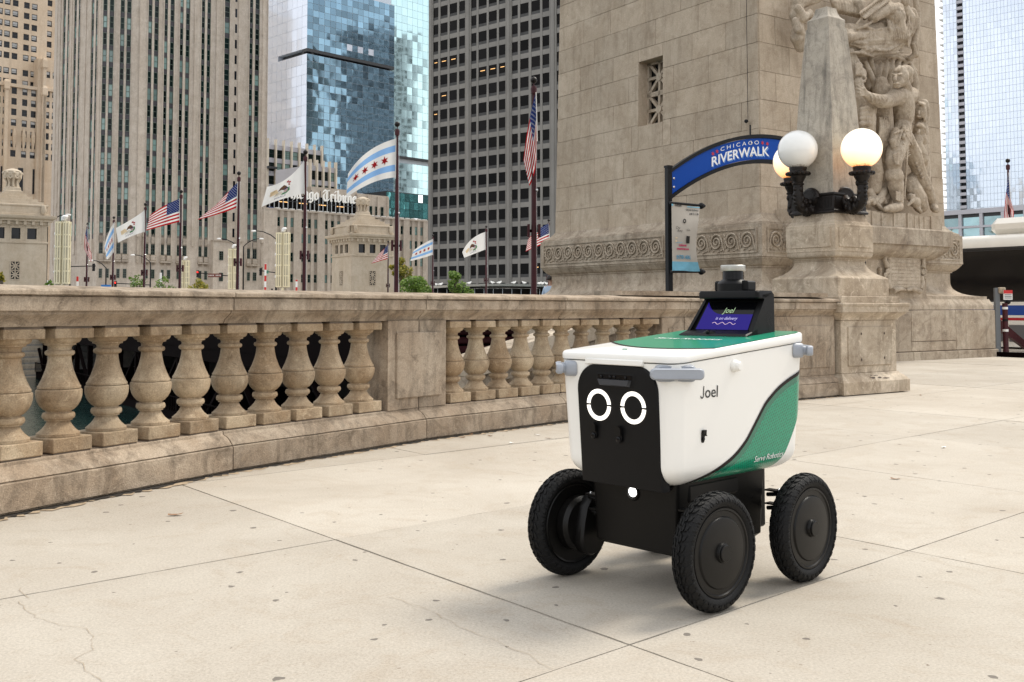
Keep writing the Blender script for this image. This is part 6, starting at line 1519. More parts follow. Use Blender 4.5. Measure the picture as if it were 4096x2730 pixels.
for (a, y) in ((-10, 1560), (60, 1560), (118, 1560)):
    z1_ = zh_(1520, 100); window(FH, FH.u(a+2, 600), z1_-8, FH.u(a+22, 600), z1_, 2.53, M['dwin'], M['dframe'], 'cross', .15)

# ---- pale glass tower and podium at the right edge
PR = at(4330, 600, 395); PR = V((PR.x, PR.y, 0)); rt = thing('glass_tower', 'very pale blue glass tower with a dark stack of balconies at the right edge', 'skyscraper', PR+hd(-46)*10)
FRr = Face(rt, PR+hd(-46)*75, 134, 1)
ul = FRr.u(3776, 300); us0, us1 = FRr.u(3833, 400), FRr.u(3858, 400)
ul, us0, us1 = sorted((ul, us0, us1))
zb = zat(862, 3850, FRr.P+FRr.X*us0)
mb = MB(); FRr.box(mb, ul+.2, zb-30, us0, 150, -20, -.15); FRr.box(mb, us1, zb-30, us1+70, 150, -20, -.15); FRr.box(mb, us0-1, zb-30, us1+1, 150, -20, -2.2); mb.build('tower_core', M['mull'], rt)
fh = 2.42*395/420*1.18
nfl = int((148-zb)/fh)
mbs = MB()
for f in range(nfl):
    z0 = zb+f*fh
    FRr.part('balcony', us0, z0, us1, z0+fh*.48, -2.2, .3, M['lilac']); FRr.part('balcony_slot', us0, z0+fh*.48, us1, z0+fh, -2.25, -1.4, M['dwin'])
    for k in range(2): mbs.box(ul-1.3-.5*(f % 2), -6+3*k, z0, ul+.2, -3.2+3*k, z0+.5, T=lambda p: FRr.pt(p.x, p.z, p.y))
o = mbs.build('corner_balconies', M['white'], rt); o['kind'] = 'stuff'
for a, b_, dd in ((ul, us0, 0), (us1, us1+60, 0)): 
    F_ = Face(rt, FRr.P+FRr.X*a, 134, 1); curtain(F_, b_-a, zb, 150, 1.35, fh, [M['curtR']], nmax=(120 if dd == 0 and a == ul else 150), gap=.09)
PP = at(3700, 900, 150); PP = V((PP.x, PP.y, 0)); po = thing('glass_podium', 'low teal glass podium with lilac grey frame above the white bus roof', 'building', PP)
FPd = Face(po, PP+hd(-40)*10, 140, 1); zt_ = zat(858, 3860, PP)
mb = MB(); FPd.box(mb, -40, -2, 60, zt_+.0, -10, -.3); mb.build('wall', M['dframe'], po)
for (z0, z1) in ((zt_-.4, zt_+.25), (zt_-2.4, zt_-2.1)): FPd.part('beam', -40, z0, 60, z1, -.3, .1, M['lilac'])
for k in range(26): u = -30+k*3.0; FPd.part('post', u, -2, u+.45, zt_, -.3, .05, M['lilac'])
for k in range(25):
    u = -29.5+k*3.0
    for (z0, z1) in ((zt_-2.1, zt_-.9), (zt_-4.4, zt_-2.4), (zt_-7, zt_-4.5)): FPd.part('glass_pane', u, z0, u+2.5, z1, -.32, -.28, M['tealp'])

# ---- street side buildings to the right, out of frame: what the mirror tower reflects
for k, (x, y, w, d, h, mt) in enumerate(((205, 244, 40, 34, 138, 'alu'), (212, 300, 46, 46, 150, 'lilac'), (262, 200, 50, 44, 150, 'lilac'), (196, 196, 30, 30, 88, 'cream'))):
    r_ = thing('street_building', ('grey panelled block', 'dark office slab', 'grey panelled tower', 'cream concrete block')[k]+' standing off to the right of the photograph', 'building', (x, y, 0), R(0))
    mb = MB(); mb.box(-w/2, -d/2, 0, w/2, d/2, h); mb.build('wall', M[mt], r_)
    ws = MB()
    for f in range(int(h/4)-1):
        for c in range(int(d/4)): ws.box(-w/2-.05, -d/2+.7+c*4, 3+f*4, -w/2+.1, -d/2+3.2+c*4, 5.6+f*4)
        for c in range(int(w/4)): ws.box(-w/2+.7+c*4, -d/2-.05, 3+f*4, -w/2+3.2+c*4, -d/2+.1, 5.6+f*4)
    o = ws.build('windows', M['dwin'], r_); o['kind'] = 'stuff'
# ------------------------------------------------------------------ far bridgehouses
M['bh'] = stone('far_bridgehouse_stone', (.48, .40, .30), (.36, .29, .21), (.55, .475, .375), .35, .4, .15, .25, .05, .3, streak=.4)
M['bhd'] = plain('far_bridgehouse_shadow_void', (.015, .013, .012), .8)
def far_house(label, corner, s, lower=False):
    """corner: nearest vertical edge; s: plan size"""
    r_ = thing('bridgehouse', label, 'building', corner, hrot(56))
    def sqr(o, z, t_=0): return [V((-o+t_, -o+t_, z)), V((s+o-t_, -o+t_, z)), V((s+o-t_, s+o-t_, z)), V((-o+t_, s+o-t_, z))]
    def lay(nm, prof, mt='bh', sm=25): mb = MB(); mb.loft([sqr(o, z) for o, z in prof]); return mb.build(nm, M[mt], r_, smooth=sm)
    lay('body', [(.08, 0 if not lower else -10.5), (.05, 2.0), (0, 8.0)])
    lay('string_course', [(.0, 8.0), (.10, 8.05), (.12, 8.2), (.0, 8.25)])
    zc = 10.2
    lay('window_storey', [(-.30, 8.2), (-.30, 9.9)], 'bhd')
    for face in range(2):
        T = (lambda u, o: V((u, -o, 0))) if face == 0 else (lambda u, o: V((-o, u, 0)))
        def b(nm, u0, u1, z0, z1, o0, o1, mt='bh'):
            p, q = T(u0, o0), T(u1, o1); mb = MB(); mb.box(min(p.x, q.x), min(p.y, q.y), z0, max(p.x, q.x), max(p.y, q.y), z1); return mb.build(nm, M[mt], r_)
        n = 3; w = 1.05; gap = (s-1.6)/n
        u = 0
        for k in range(n+1):
            a = 0 if k == 0 else .8+gap*k-(gap-w)/2; e = (.8+(gap-w)/2) if k == 0 else (s if k == n else .8+gap*k+(gap-w)/2)
            b('pilaster', a, e, 8.2, 9.9, -.30, .02); 
            for q in (-.28, .0, .28): b('flute', (a+e)/2+q-.06, (a+e)/2+q+.06, 8.35, 9.8, .015, .05)
        for k in range(n):
            a = .8+gap*k+(gap-w)/2; b('sill', a-.1, a+w+.1, 8.2, 8.5, -.30, .06); b('lintel', a-.08, a+w+.08, 9.7, 9.9, -.30, .08); b('window', a+.1, a+w-.1, 8.5, 9.7, -.29, -.26, 'dwin')
        for k in range(9): u_ = lerp(-.2, s+.0, k/8); b('bracket', u_, u_+.28, 10.05, 10.45, .0, .42)
        # grille
        gz0, gz1 = 4.1, 6.05; gu = s/2-.45 if face == 0 else s/2-.45
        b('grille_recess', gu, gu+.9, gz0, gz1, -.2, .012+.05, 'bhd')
        mb = MB()
        for c in (gz0+.5, gz1-.5):
            for an in range(0, 180, 45):
                ax, az = cos(R(an))*.5, sin(R(an))*.52; 
                pts = [(gu+.45-ax, c-az), (gu+.45+ax, c+az)]; L = sqrt((2*ax)**2+(2*az)**2); nx, nz_ = -2*az/L*.05, 2*ax/L*.05
                poly = [(pts[0][0]+nx, pts[0][1]+nz_), (pts[1][0]+nx, pts[1][1]+nz_), (pts[1][0]-nx, pts[1][1]-nz_), (pts[0][0]-nx, pts[0][1]-nz_)]
                mb.prism(poly, lambda u, v, d: T(u, d)+V((0, 0, v)), .06, .12)
        for x0, x1, y0, y1 in ((gu-.05, gu+.03, gz0, gz1), (gu+.87, gu+.95, gz0, gz1), (gu, gu+.9, gz0-.05, gz0+.03), (gu, gu+.9, gz1-.03, gz1+.05), (gu, gu+.9, (gz0+gz1)/2-.04, (gz0+gz1)/2+.04)): mb.prism([(x0, y0), (x1, y0), (x1, y1), (x0, y1)], lambda u, v, d: T(u, d)+V((0, 0, v)), .06, .10)
        mb.build('stone_grille', M['bh'], r_)
        for q in (.15, s-.75): 
            mb = MB(); mb.tube([T(q+.3, .2)+V((0, 0, 11.3)), T(q+.3, .32)+V((0, 0, 11.7)), T(q+.3, .25)+V((0, 0, 12.2))], [.22, .3, .24], n=8); mb.build('console_scroll', M['bh'], r_, smooth=60)
    lay('entablature', [(.02, 9.9), (.06, 9.93), (.06, 10.1), (.2, 10.12), (.2, 10.4), (.5, 10.45), (.5, 10.6), (.75, 10.75), (.85, 10.98), (.85, 11.08), (.2, 11.15)])
    lay('attic', [(.12, 11.1), (.14, 11.3), (.0, 11.35), (.0, 12.1), (.1, 12.15), (.1, 12.3), (-.1, 12.35)])
    for k in range(4): lay('roof_step', [(-.35-.5*k, 12.34+.33*k), (-.35-.5*k, 12.66+.33*k), (-.42-.5*k, 12.67+.33*k)])
    c = V((s/2, s/2, 0)); mb = MB(); mb.sq([(.95, 13.60), (.95, 13.95), (.8, 14.02), (.75, 14.37), (.62, 14.44)], c=c); mb.build('urn_pedestal', M['bh'], r_)
    mb = MB(); mb.lathe([(.35, 14.44), (.4, 15.14), (.55, 15.42)], c=c, n=16)
    for k in range(8): a = 2*pi*k/8; mb.tube([c+V((cos(a)*.62, sin(a)*.62, 14.44)), c+V((cos(a)*.55, sin(a)*.55, 14.93)), c+V((cos(a)*.72, sin(a)*.72, 15.35)), c+V((cos(a)*.85, sin(a)*.85, 15.91))], [.13, .10, .14, .17], n=7); mb.ball(c+V((cos(a)*.9, sin(a)*.9, 15.98)), .2, 8, 6)
    for k in range(8): a = 2*pi*(k+.5)/8; mb.tube([c+V((cos(a+d)*.82, sin(a+d)*.82, 15.84-.45*cos(d*4.0)*1.0)) for d in (-.35, -.18, 0, .18, .35)], .12, n=6)
    mb.lathe([(.5, 15.42), (.9, 15.63), (.95, 15.98), (.88, 16.09), (.93, 16.19), (.85, 16.27), (.5, 16.43), (.1, 16.54)], c=c, n=24); mb.build('garland_urn', M['bh'], r_, smooth=50)
    if lower:
        for k in range(14): lay('rusticated_course', [(.95, -9.5+.65*k), (1.0, -9.45+.65*k), (1.0, -8.93+.65*k), (.95, -8.88+.65*k)])
    return r_
Dn = 140.0; Pn = at(1405, 1100, Dn); far_house('pale stone bridgehouse with urn finial, right of the blackletter sign across the river', V((Pn.x, Pn.y, 0)), 6.3)
Pw_ = at(185, 1100, 114); hw_ = hd(56); Pw = V((Pw_.x, Pw_.y, 0))-hw_*6.3; far_house('pale stone bridgehouse cut by the left edge of the photograph', Pw, 6.3, True)
# masonry abutment seen through the left balusters
ab = thing('stone_abutment', 'grey banded stone abutment under the left bridgehouse seen between the balusters', 'abutment', Pw+hw_*4)
M['ab'] = stone('grey_abutment_stone', (.24, .23, .215), (.13, .125, .12), (.33, .32, .30), .35, .5, .15, .3, .08, .3)
ab.rotation_euler = (0, 0, hrot(56)); ab.location = Pw
for k in range(13):
    mb = MB(); z0 = -9.8+.66*k; mb.loft([[V((u, v, z)) for u, v in ((-9+o, -1.0+o), (12.2-o, -1.0+o), (12.2-o, 8), (-9+o, 8))] for z, o in ((z0, .10), (z0+.06, 0), (z0+.56, 0), (z0+.62, .10))]); mb.build('stone_course', M['ab'], ab)
mb = MB(); mb.box(-8.8, -.85, -10, 12.0, 7.8, -1.2); mb.build('wall_core', M['ab'], ab)

# ------------------------------------------------------------------ steel bascule bridge
BH, BNr = hd(-34), V((hd(-34).y, -hd(-34).x, 0))      # along the bridge, and to its right (east)
BW = V((.75, 35.9, 0))                                    # under the nearest pole on the west edge
bg_ = thing('bascule_bridge', 'dark maroon double deck steel bridge crossing the river behind the balustrade', 'bridge', BW)
def BT(u, v, z): return BW+BH*u+BNr*v+V((0, 0, z))
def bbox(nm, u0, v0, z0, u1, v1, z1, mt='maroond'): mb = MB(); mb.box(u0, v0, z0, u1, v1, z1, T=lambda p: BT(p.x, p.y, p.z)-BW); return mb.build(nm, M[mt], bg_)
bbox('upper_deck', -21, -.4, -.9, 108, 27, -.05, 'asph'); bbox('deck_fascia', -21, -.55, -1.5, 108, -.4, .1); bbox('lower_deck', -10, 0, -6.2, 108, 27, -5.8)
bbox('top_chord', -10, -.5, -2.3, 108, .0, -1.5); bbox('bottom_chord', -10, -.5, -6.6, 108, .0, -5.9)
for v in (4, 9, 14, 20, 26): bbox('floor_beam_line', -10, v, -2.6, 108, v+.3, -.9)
bbox('centre_dark_plate', -10, 13, -5.8, 108, 13.3, -2.6, 'bhd'); bbox('far_dark_plate', -10, 26, -5.8, 108, 26.3, -2.6, 'bhd')  # plates added to keep the space between the decks dark
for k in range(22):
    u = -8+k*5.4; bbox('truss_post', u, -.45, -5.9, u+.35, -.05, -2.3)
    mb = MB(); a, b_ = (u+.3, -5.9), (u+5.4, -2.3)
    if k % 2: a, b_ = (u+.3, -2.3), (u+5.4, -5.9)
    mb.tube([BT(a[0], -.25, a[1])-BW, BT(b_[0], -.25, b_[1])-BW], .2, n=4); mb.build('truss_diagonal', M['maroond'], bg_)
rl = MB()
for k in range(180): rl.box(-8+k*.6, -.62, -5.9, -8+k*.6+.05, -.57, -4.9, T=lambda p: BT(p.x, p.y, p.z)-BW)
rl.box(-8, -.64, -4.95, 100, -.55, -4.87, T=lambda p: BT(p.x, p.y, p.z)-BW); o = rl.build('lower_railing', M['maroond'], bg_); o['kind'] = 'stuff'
# ribbed maroon counterweight housing near the stair
cwt = at(1905, 1370, 30); cv = thing('ribbed_housing', 'maroon ribbed steel housing seen through the balusters right of the panelled pier', 'housing', V((cwt.x, cwt.y, 0)), hrot(60))
for k in range(8): mb = MB(); mb.box(-1.6, 0, -1.6+.26*k, 3.4, 2, -1.6+.26*k+.2, bev=.04); mb.build('rib', M['maroon'], cv)
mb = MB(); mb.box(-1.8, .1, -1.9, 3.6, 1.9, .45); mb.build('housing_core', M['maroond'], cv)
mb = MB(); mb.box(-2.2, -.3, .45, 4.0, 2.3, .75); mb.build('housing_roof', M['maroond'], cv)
# north bank ground
mb = MB(); mb.prism([(94, -160), (94, 300), (900, 900), (900, -500), (120, -160)], lambda u, v, d: BT(u, v, d), -9, -.12); nb = struct(mb.build('north_bank', M['asph']))
mb = MB(); mb.prism([(-60, 28), (70, 28), (70, 300), (-60, 300)], lambda u, v, d: BT(u, v, d), -9, -.13); struct(mb.build('east_quay', M['asph']))

# ------------------------------------------------------------------ stairs down to the riverwalk seen through the balusters
st = thing('riverwalk_stair_wall', 'sloping stone stair parapet seen through the balusters beside the pedestal', 'stair wall', at(2100, 1400, 13.8))
so0 = st.location.copy()
p0_, p1_ = at(1890, 1432, 13.2), at(2560, 1232, 15.4); sd = p1_-p0_; shn = V((sd.x, sd.y, 0)).normalized(); snn = V((-shn.y, shn.x, 0)); SL = V((sd.x, sd.y, 0)).length; slp = sd.z/SL
def ST(u, v, z): return p0_+shn*u+snn*v+V((0, 0, slp*u+z))-so0
n = 4
for k in range(n): mb = MB(); mb.box(SL*k/n+.006, -.05, -.26, SL*(k+1)/n-.006, .42, 0, T=lambda p: ST(p.x, p.y, p.z), bev=.012); mb.build('coping_stone', M['ped'], st)
mb = MB(); mb.box(0, .02, -.42, SL, .35, -.26, T=lambda p: ST(p.x, p.y, p.z)); mb.build('under_moulding', M['bal'], st)
for k in range(9):
    q = ST(.25+k*.42, .18, -.90); b_ = place('baluster', me_bal, st, (q.x, q.y, q.z-.25), (0, 0, .3), (1, 1, .86))
mb = MB(); mb.box(-.1, -.03, -1.35, SL, .4, -.80, T=lambda p: ST(p.x, p.y, p.z)); mb.build('base_course', M['ped'], st)
mb = MB(); mb.box(.0, .25, -1.3, SL, .32, -.3, T=lambda p: ST(p.x, p.y+.6, p.z)); mb.build('stair_back_wall', M['bal'], st)
# retaining wall down to the river under the plaza
mb = MB(); pl = [(p.x, p.y) for p in WP]; 
rings = [[V((miter(i, .12).x, miter(i, .12).y, z)), ] for i in range(2) for z in (0,)]
for i in range(0, NW-1):
    a, b_ = miter(i, .42), miter(i+1, .42); mb.quad(V((a.x, a.y, -10)), V((b_.x, b_.y, -10)), V((b_.x, b_.y, -.3)), V((a.x, a.y, -.3)))
o = mb.build('retaining_wall', M['ab'], None, fix=False); o['kind'] = 'structure'

# ------------------------------------------------------------------ flagpoles and flags
M['frd'] = plain('flag_red', (.46, .006, .012), .75); M['fwh'] = plain('flag_white', (.82, .81, .78), .8); M['fbl'] = plain('flag_navy', (.005, .025, .15), .75)
M['flb'] = plain('flag_light_blue', (.25, .47, .80), .75); M['fbr'] = plain('flag_brown', (.12, .05, .02), .8); M['fgr'] = plain('flag_green', (.03, .20, .06), .8); M['ftn'] = plain('flag_tan', (.75, .58, .36), .8)
for k in ('frd', 'fwh', 'fbl', 'flb'):
    t = M[k].node_tree; b = t.nodes['Principled BSDF']; tr = N(t, 'ShaderNodeBsdfTranslucent'); tr.inputs['Color'].default_value = b.inputs['Base Color'].default_value[:]; ms = N(t, 'ShaderNodeMixShader'); ms.inputs[0].default_value = .45
    t.links.new(b.outputs[0], ms.inputs[1]); t.links.new(tr.outputs[0], ms.inputs[2]); t.links.new(ms.outputs[0], t.nodes['Material Output'].inputs['Surface'])
U = 4096/2353.0
def flagpole(px, ytop, Hp=9.0, lab='', base_z=0.0):
    Y = FPX*(Hp-1)/(1232-ytop); T = at(px, ytop, Y); r_ = thing('flagpole', lab, 'flagpole', (T.x, T.y, base_z), 0, 'flagpoles along the bridge')
    h = T.z-base_z; mb = MB(); mb.lathe([(.11, 0), (.095, h*.35), (.085, h*.6), (.05, h-.55)], n=14); mb.build('pole', M['maroon'], r_, smooth=40)
    mb = MB(); mb.lathe([(.055, h-.62), (.10, h-.60), (.11, h-.42), (.085, h-.34), (.03, h-.33), (.022, h-.24)], n=14); mb.build('truck', M['maroon'], r_, smooth=40)
    mb = MB(); mb.ball((0, 0, h-.12), .12, 14, 10); mb.build('ball_finial', M['darkiron'], r_, smooth=True)
    for s_ in (-1, 1): mb = MB(); mb.box(s_*.14-(.09 if s_ < 0 else 0), -.10, 3.45, s_*.14+(.09 if s_ > 0 else 0), .10, 3.9); mb.box(-.14, -.03, 3.62, .14, .03, 3.72); mb.build('banner_bracket', M['maroon'], r_)
    mb = MB(); mb.tube([(.09, -.05, h-.6), (.10, -.06, h*.5), (.1, -.05, 1.5)], .008, n=4); mb.ball((.1, -.1, h*.56), .05, 6, 5); mb.build('halyard', M['steel'], r_)
    return r_, T, Y
def star(mb, cx, cy, r, S_, d, pts=5, inner=.40, m=0, rot=pi/2):
    P = [];
    for k in range(pts*2): a = rot+k*pi/pts; rr = r if k % 2 == 0 else r*inner; P.append((cx+rr*cos(a)*.62, cy+rr*sin(a)))
    c = S_(cx, cy, d); mb.add([c]+[S_(x, y, d) for x, y in P], [(0, k+1, (k+1) % (pts*2)+1) for k in range(pts*2)], m)
def bez(a, b_, c, t_): return a*(1-t_)**2+b_*2*t_*(1-t_)+c*t_**2
def flag(kind, label, Y, ht, hb, ft, fb, tm=None, bm=None, amp=.10, waves=2.5, ph=0.0, dY=0.0, group='flags flying on the bridge'):
    """corner pixels: hoist top/bottom, fly top/bottom, optional mid control points"""
    P = {k: V((p[0], p[1], 0)) for k, p in dict(ht=ht, hb=hb, ft=ft, fb=fb).items()}
    tmv = V((tm[0], tm[1], 0)) if tm else (P['ht']+P['ft'])/2; bmv = V((bm[0], bm[1], 0)) if bm else (P['hb']+P['fb'])/2
    org = at(ht[0], ht[1], Y)
    def S_(u, v, d=0.0):              # u 0 hoist .. 1 fly, v 0 bottom .. 1 top
        t_ = bez(P['ht'], tmv, P['ft'], u); b_ = bez(P['hb'], bmv, P['fb'], u); q = b_.lerp(t_, v)
        w = amp*sin(u*waves*2*pi+ph+v*1.1)*min(1, u*2.5)+amp*.35*sin(u*waves*4.3+v*5+ph)*min(1, u*3)
        return at(q.x, q.y, Y+dY*u+w-d)-org
    r_ = thing('flag', label, 'flag', org, 0, group)
    fs = 30
    if kind == 'us':
        mb = MB(); mb.grid(lambda u, v: S_(u, v), 40, 26, mf=lambda i, j: 2 if (i < 16 and j >= 12) else (0 if (j//2) % 2 == 0 else 1)); mb.build('cloth', [M['frd'], M['fwh'], M['fbl']], r_, smooth=True, fix=False)
        mb = MB()
        for rw in range(9):
            for c in range(6 if rw % 2 == 0 else 5):
                cx = (.033 if rw % 2 == 0 else .066)+c*.066; cy = 1-(.5385*(rw+1)/10)
                for d in (.012, -.012): star(mb, cx, cy, .026, S_, d)
        mb.build('stars', M['fwh'], r_, fix=False)
    elif kind == 'chicago':
        mb = MB(); mb.grid(lambda u, v: S_(u, v), 40, 24, mf=lambda i, j: 1 if (4 <= j < 8 or 16 <= j < 20) else 0); mb.build('cloth', [M['fwh'], M['flb']], r_, smooth=True, fix=False)
        for k in range(4):
            mb = MB(); 
            for d in (.014, -.014): star(mb, .20+.20*k, .5, .125, S_, d, 6, .42)
            mb.build('red_star', M['frd'], r_, fix=False)
    else:
        mb = MB(); mb.grid(lambda u, v: S_(u, v), 40, 24); mb.build('cloth', M['fwh'], r_, smooth=True, fix=False)
        def blob(nm, pts, mt, d=.014):
            mb = MB()
            for dd in (d, -d): c = (sum(p[0] for p in pts)/len(pts), sum(p[1] for p in pts)/len(pts)); mb.add([S_(c[0], c[1], dd)]+[S_(x, y, dd) for x, y in pts], [(0, k+1, (k+1) % len(pts)+1) for k in range(len(pts))])
            mb.build(nm, M[mt], r_, fix=False)
        blob('emblem_sun', [(.62, .42), (.84, .36), (.86, .62), (.70, .66)], 'ftn', .010)
        blob('emblem_rock', [(.50, .28), (.74, .24), (.70, .42), (.56, .48)], 'flb', .011) if False else blob('emblem_rock', [(.50, .30), (.72, .28), (.68, .40), (.56, .46)], 'cream', .012)
        blob('emblem_wreath', [(.34, .34), (.42, .24), (.54, .24), (.52, .31), (.44, .33), (.36, .52)], 'fgr')
        blob('emblem_eagle', [(.44, .60), (.52, .72), (.60, .66), (.66, .50), (.56, .52), (.50, .46), (.42, .52)], 'fbr')
        blob('emblem_shield', [(.39, .52), (.50, .50), (.50, .36), (.44, .29), (.39, .36)], 'fwh', .018)
        for k in range(3): blob('shield_stripe', [(.40+k*.035, .46), (.413+k*.035, .46), (.418+k*.03, .32), (.408+k*.03, .33)], 'frd', .021)
        blob('shield_chief', [(.39, .52), (.50, .50), (.50, .45), (.39, .46)], 'fbl', .022)
        # ribbon
        mb = MB()
        for dd in (.016, -.016):
            pts = [(.40, .82), (.46, .80), (.40, .74), (.34, .70), (.40, .64), (.35, .58)]
            for a, b_ in zip(pts[:-1], pts[1:]): mb.quad(S_(a[0], a[1]-.022, dd), S_(b_[0], b_[1]-.022, dd), S_(b_[0], b_[1]+.022, dd), S_(a[0], a[1]+.022, dd))
        mb.build('emblem_ribbon', M['frd'], r_, fix=False)
        me = textmesh('ILLINOIS', .115, align='CENTER', space=1.05)
        vs = []
        for v in me.vertices: v.co = S_(.56+v.co.x*.62, .12+v.co.y, .016)     # seen from the back of the cloth: mirrored
        me.materials.clear(); me.materials.append(M['fbl']); place('lettering', me, r_)
    mb = MB(); mb.tube([S_(0, 0)+V((.02, 0, -.05)), S_(0, 1)+V((.02, 0, .05))], .018, n=6); mb.build('hoist_edge', M['fwh'], r_)
    return r_
Z3 = lambda x, y: (1000+x/1.81, y/1.81)
Z0 = lambda x, y: (x/2.139, 600+y/2.139)
ZE = lambda x, y: (1020+x/3.267, 500+y/3.267)
ZB2 = lambda x, y: (1700+x/3.92, 800+y/3.92)
_, T, Y = flagpole(2135, 308, lab='tall maroon flagpole in front of the grey office slab carrying a hanging striped flag')
flag('us', 'star spangled flag hanging limp on the tallest pole before the grey office slab', Y-.1, (2142, 376), (2147, 560), (2094, 640), (2118, 745), tm=(2110, 490), bm=(2152, 690), amp=.10, waves=1.5)
_, T, Y = flagpole(1589, 487, lab='maroon flagpole carrying the blue striped city flag right of the far bridgehouse')
flag('chicago', 'white flag with pale blue stripes and four red stars, largest of its kind', Y-.1, (1582, 556), (1580, 711), (1392, 697), (1385, 792), tm=(1455, 590), bm=(1490, 715), amp=.12, waves=1.6)
_, T, Y = flagpole(1222, 600, lab='maroon flagpole carrying the white emblem flag beside the blackletter sign')
flag('illinois', 'white emblem flag flying in front of the blackletter sign', Y-.1, (1213, 648), (1216, 775), (1068, 748), (1046, 829), tm=(1150, 735), bm=(1120, 795), amp=.1, waves=1.5, ph=1)
_, T, Y = flagpole(956, 686, lab='maroon flagpole carrying the folded striped flag')
flag('us', 'star spangled flag streaming left, second largest of its kind, folded across its stripes', Y-.1, (950, 731), (946, 832), (870, 815), (790, 880), tm=(905, 775), bm=(870, 862), amp=.16, waves=1.1, ph=.6)
_, T, Y = flagpole(725, 760, lab='maroon flagpole carrying the striped flag in front of the gothic tower balconies')
flag('us', 'star spangled flag showing its whole canton before the tower balconies', Y-.1, (717, 797), (718, 888), (600, 862), (585, 923), tm=(655, 820), bm=(650, 905), amp=.12, waves=1.3)
_, T, Y = flagpole(582, 812, lab='maroon flagpole carrying a white emblem flag left of the striped flag')
flag('illinois', 'white emblem flag flying left of the two striped flags', Y-.1, (577, 843), (578, 928), (463, 913), (473, 972), tm=(525, 882), bm=(520, 945), amp=.1, waves=1.4)
_, T, Y = flagpole(456, 866, lab='maroon flagpole carrying a hanging city flag near the left lamp pylon')
flag('chicago', 'white and pale blue flag with red stars hanging nearly limp, left of the emblem flag', Y-.1, (456, 890), (454, 1010), (418, 985), (427, 1040), tm=(430, 930), bm=(440, 1030), amp=.06, waves=1.2)
_, T, Y = flagpole(351, 892, lab='leftmost maroon flagpole beside the cream lamp pylon')
flag('us', 'star spangled flag hanging limp on the leftmost pole', Y-.1, (350, 900), (352, 985), (338, 1000), (364, 1050), tm=(336, 945), bm=(372, 1010), amp=.07, waves=1.6)
_, T, Y = flagpole(1553, 964, lab='thin maroon flagpole just right of the far bridgehouse')
flag('us', 'small star spangled flag in front of the far bridgehouse wall', Y-.1, (1552, 978), (1551, 1036), (1520, 1012), (1485, 1055), tm=(1535, 1000), bm=(1520, 1045), amp=.14, waves=1.2)
_, T, Y = flagpole(1732, 938, lab='thin maroon flagpole at the left edge of the office slab')
flag('chicago', 'small white and pale blue flag by the left edge of the office slab', Y-.1, (1731, 957), (1730, 1020), (1655, 1002), (1641, 1045), tm=(1690, 975), bm=(1690, 1035), amp=.12, waves=1.3)
_, T, Y = flagpole(1945, 903, lab='maroon flagpole in front of the middle of the office slab')
flag('illinois', 'small white emblem flag before the middle of the office slab', Y-.1, (1940, 929), (1941, 999), (1849, 1010), (1857, 1032), tm=(1875, 950), bm=(1900, 1015), amp=.1, waves=1.2)
_, T, Y = flagpole(2195, 877, lab='flagpole half hidden beside the big bridgehouse band')
flag('us', 'small star spangled flag between the tall pole and the carved band', Y-.1, (2194, 895), (2198, 969), (2112, 960), (2103, 1007), tm=(2140, 920), bm=(2150, 985), amp=.12, waves=1.4)
_, T, Y = flagpole(4031, 635, lab='flagpole above the bus at the right edge')
flag('us', 'star spangled flag hanging limp above the bus roof', Y-.1, (4034, 695), (4040, 800), (4016, 878), (4052, 888), tm=(4020, 790), bm=(4062, 840), amp=.10, waves=1.6)

# ------------------------------------------------------------------ cream lamp pylons, signals, street lights
M['crm'] = plain('cream_painted_metal', (.78, .71, .50), .5, var=.06, vs=2); M['frost'] = plain('frosted_lamp_panel', (.42, .38, .27), .35, var=.15, vs=1)
def pylon(px0, px1, y0, y1, Y, lab):
    a, b_, t_ = at(px0, y1, Y), at(px1, y1, Y), at(px0, y0, Y); w = b_.x-a.x; h = t_.z-a.z; c = V(((a.x+b_.x)/2, Y, 0)); r_ = thing('lamp_pylon', lab, 'lamp pylon', c)
    mb = MB(); mb.lathe([(.18, 0), (.18, a.z)], n=10); mb.build('post', M['crm'], r_)
    for sx in (-1, 1):
        cx = sx*w*.27
        mb = MB(); mb.lathe([(w*.17, a.z), (w*.21, a.z+.15), (w*.21, a.z+h-.1), (w*.17, a.z+h)], c=(cx, 0, 0), n=12); cg = mb.build('lantern_body', M['frost'], r_, smooth=40)
        for k in range(6): zz = a.z+.15+(h-.3)*k/5; mb = MB(); mb.lathe([(w*.21, zz-.07), (w*.24, zz-.07), (w*.24, zz+.07), (w*.21, zz+.07)], c=(cx, 0, 0), n=12); mb.build('hoop', M['crm'], cg)
        for k in range(8): an = k*pi/4; mb = MB(); mb.box(cx+cos(an)*w*.225-.055, sin(an)*w*.225-.055, a.z+.1, cx+cos(an)*w*.225+.055, sin(an)*w*.225+.055, a.z+h-.05); mb.build('cage_bar', M['crm'], cg)
    for k in range(4): mb = MB(); mb.ball((-w*.5, -.1, a.z+h*(.2+.2*k)), w*.12, 9, 6, sc=(.6, 1, 1)); mb.build('floodlight', M['white'], r_, smooth=True)
    mb = MB(); mb.lathe([(.12, a.z+h), (.25, a.z+h+.1), (.32, a.z+h+.45), (.2, a.z+h+.6)], c=(0, 0, 0), n=10, T=lambda p: V((p.x+(p.z-a.z-h)*.3, p.y, p.z))); mb.build('top_floodlight', M['white'], r_, smooth=40)
pylon(219, 278, 886, 1140, 100, 'large cream caged lamp pylon beside the left bridgehouse')
pylon(1103, 1158, 930, 1152, 128, 'cream caged lamp pylon left of the right hand far bridgehouse')
pylon(718, 757, 1042, 1158, 165, 'small cream caged lamp pylon half behind a flagpole in front of the tower')
